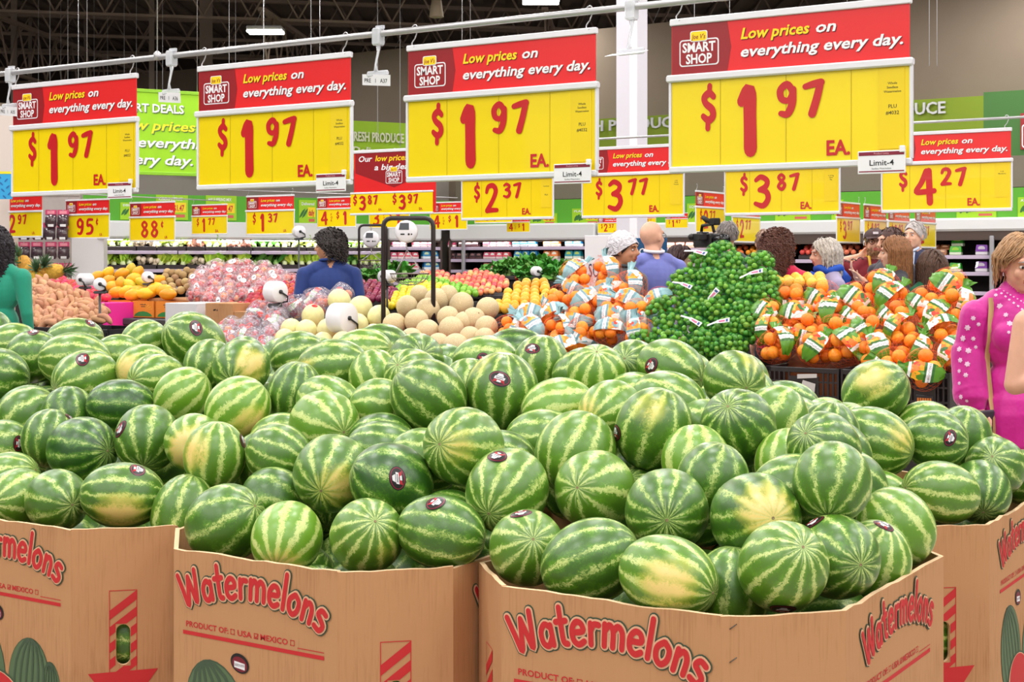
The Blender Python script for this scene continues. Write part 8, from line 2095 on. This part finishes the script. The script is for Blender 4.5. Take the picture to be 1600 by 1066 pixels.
def flower(x, z, r, petals=6, y0=-.6):
    h, n, i, dd = bv.ray_cast(Vector((x, y0, z)), Vector((0, 1, 0)))
    if h is None: return
    a = n.orthogonal().normalized(); b = n.cross(a); c = h + n * .0022
    vs = [c + (a * math.cos(q) + b * math.sin(q)) * r * .8 * (1.0 if k % 2 else .68) for k, q in enumerate([PI * k / petals for k in range(2 * petals)])]
    m.add([c + n * .001] + vs, [(0, 1 + k, 1 + (k + 1) % (2 * petals)) for k in range(2 * petals)], 0)
for (x, z, r) in ((-.235, 1.31, .014), (-.255, 1.27, .017), (-.215, 1.285, .012), (-.27, 1.225, .018), (-.235, 1.225, .013), (-.285, 1.18, .016), (-.255, 1.175, .017), (-.225, 1.19, .011), (-.285, 1.135, .015), (-.262, 1.12, .016), (-.29, 1.09, .012), (-.27, 1.075, .014), (-.292, 1.04, .011), (-.29, .985, .014), (-.27, .97, .010), (-.288, .95, .012),
                  (-.10, 1.36, .017), (-.085, 1.325, .014), (-.075, 1.29, .017), (-.062, 1.25, .019), (-.045, 1.22, .014), (-.085, 1.255, .010), (-.05, 1.275, .012), (-.03, 1.24, .010), (-.11, 1.405, .011), (-.02, 1.20, .012), (.0, 1.23, .012), (.04, 1.25, .014), (.06, 1.3, .014), (.08, 1.35, .014)):
    flower(x + (.028 if x < -.2 else 0), z, r)
for k in range(16):
    flower(-.10 + .013 * k, 1.425 - .11 * (1 - abs(-.10 + .013 * k) / .10) * .9, .008, 4); flower(-.085 + .011 * k, 1.44 - .08 * (1 - abs(-.085 + .011 * k) / .10) * .9, .006, 4)
put('embroidery', m, mat('embroidery_pale', (232, 196, 228), .6), t16)
pts = []
for k in range(15):
    z = 1.44 - .045 * k; x = -.125 - .018 * k / 14 - .012 * math.sin(k * .3); h, n, i, dd = bv.ray_cast(Vector((x, -.6, z)), Vector((0, 1, 0)))
    if h is not None: pts.append(h + Vector((0, -.008, 0)))
vs = []
for p_ in pts: vs += [p_ + Vector((-.011, 0, 0)), p_ + Vector((.011, 0, 0)), p_ + Vector((.011, .004, 0)), p_ + Vector((-.011, .004, 0))]
put('bag_strap', MB().add(vs, [(i * 4, i * 4 + 4, i * 4 + 5, i * 4 + 1) for i in range(len(pts) - 1)] + [(i * 4 + 1, i * 4 + 5, i * 4 + 6, i * 4 + 2) for i in range(len(pts) - 1)], 0, True), mat('strap_tan', (196, 160, 112), .6), t16)
p = P(1549, 664, 6.07)
t = thing('phone_tablet', 'dark flat case held by the woman in the magenta blouse', 'case', p, .5)
put('case', MB().cbox(-.06, .09, -.008, .008, -.12, .06, .006), mat('case_charcoal', (52, 54, 62), .5), t); put('edge', MB().cbox(-.062, .092, -.004, .004, -.122, .062, .003), mat('case_edge', (90, 92, 100), .4), t)
# 17 woman in a beige dress at the right edge
person('bare-armed person in a beige ribbed dress cut by the right edge', 1668, 5.45, 1.66, 30, sex='f', skin='light', top=(196, 178, 148), sleeve='none', skirt=True, voxel=.007, hair=('long', (96, 66, 50), .50, .004, 300, .03, 17, .3, .007), build=1.1, hair_h=.02,
    arms=[((-.245, .03, 1.10), (-.10, -.22, 1.16), (.9, -.4, .1), (0, 0, 1), .5), None], topm=mat('dress_beige', (206, 186, 152), .8, bump=.6, bs=30, var=.05))
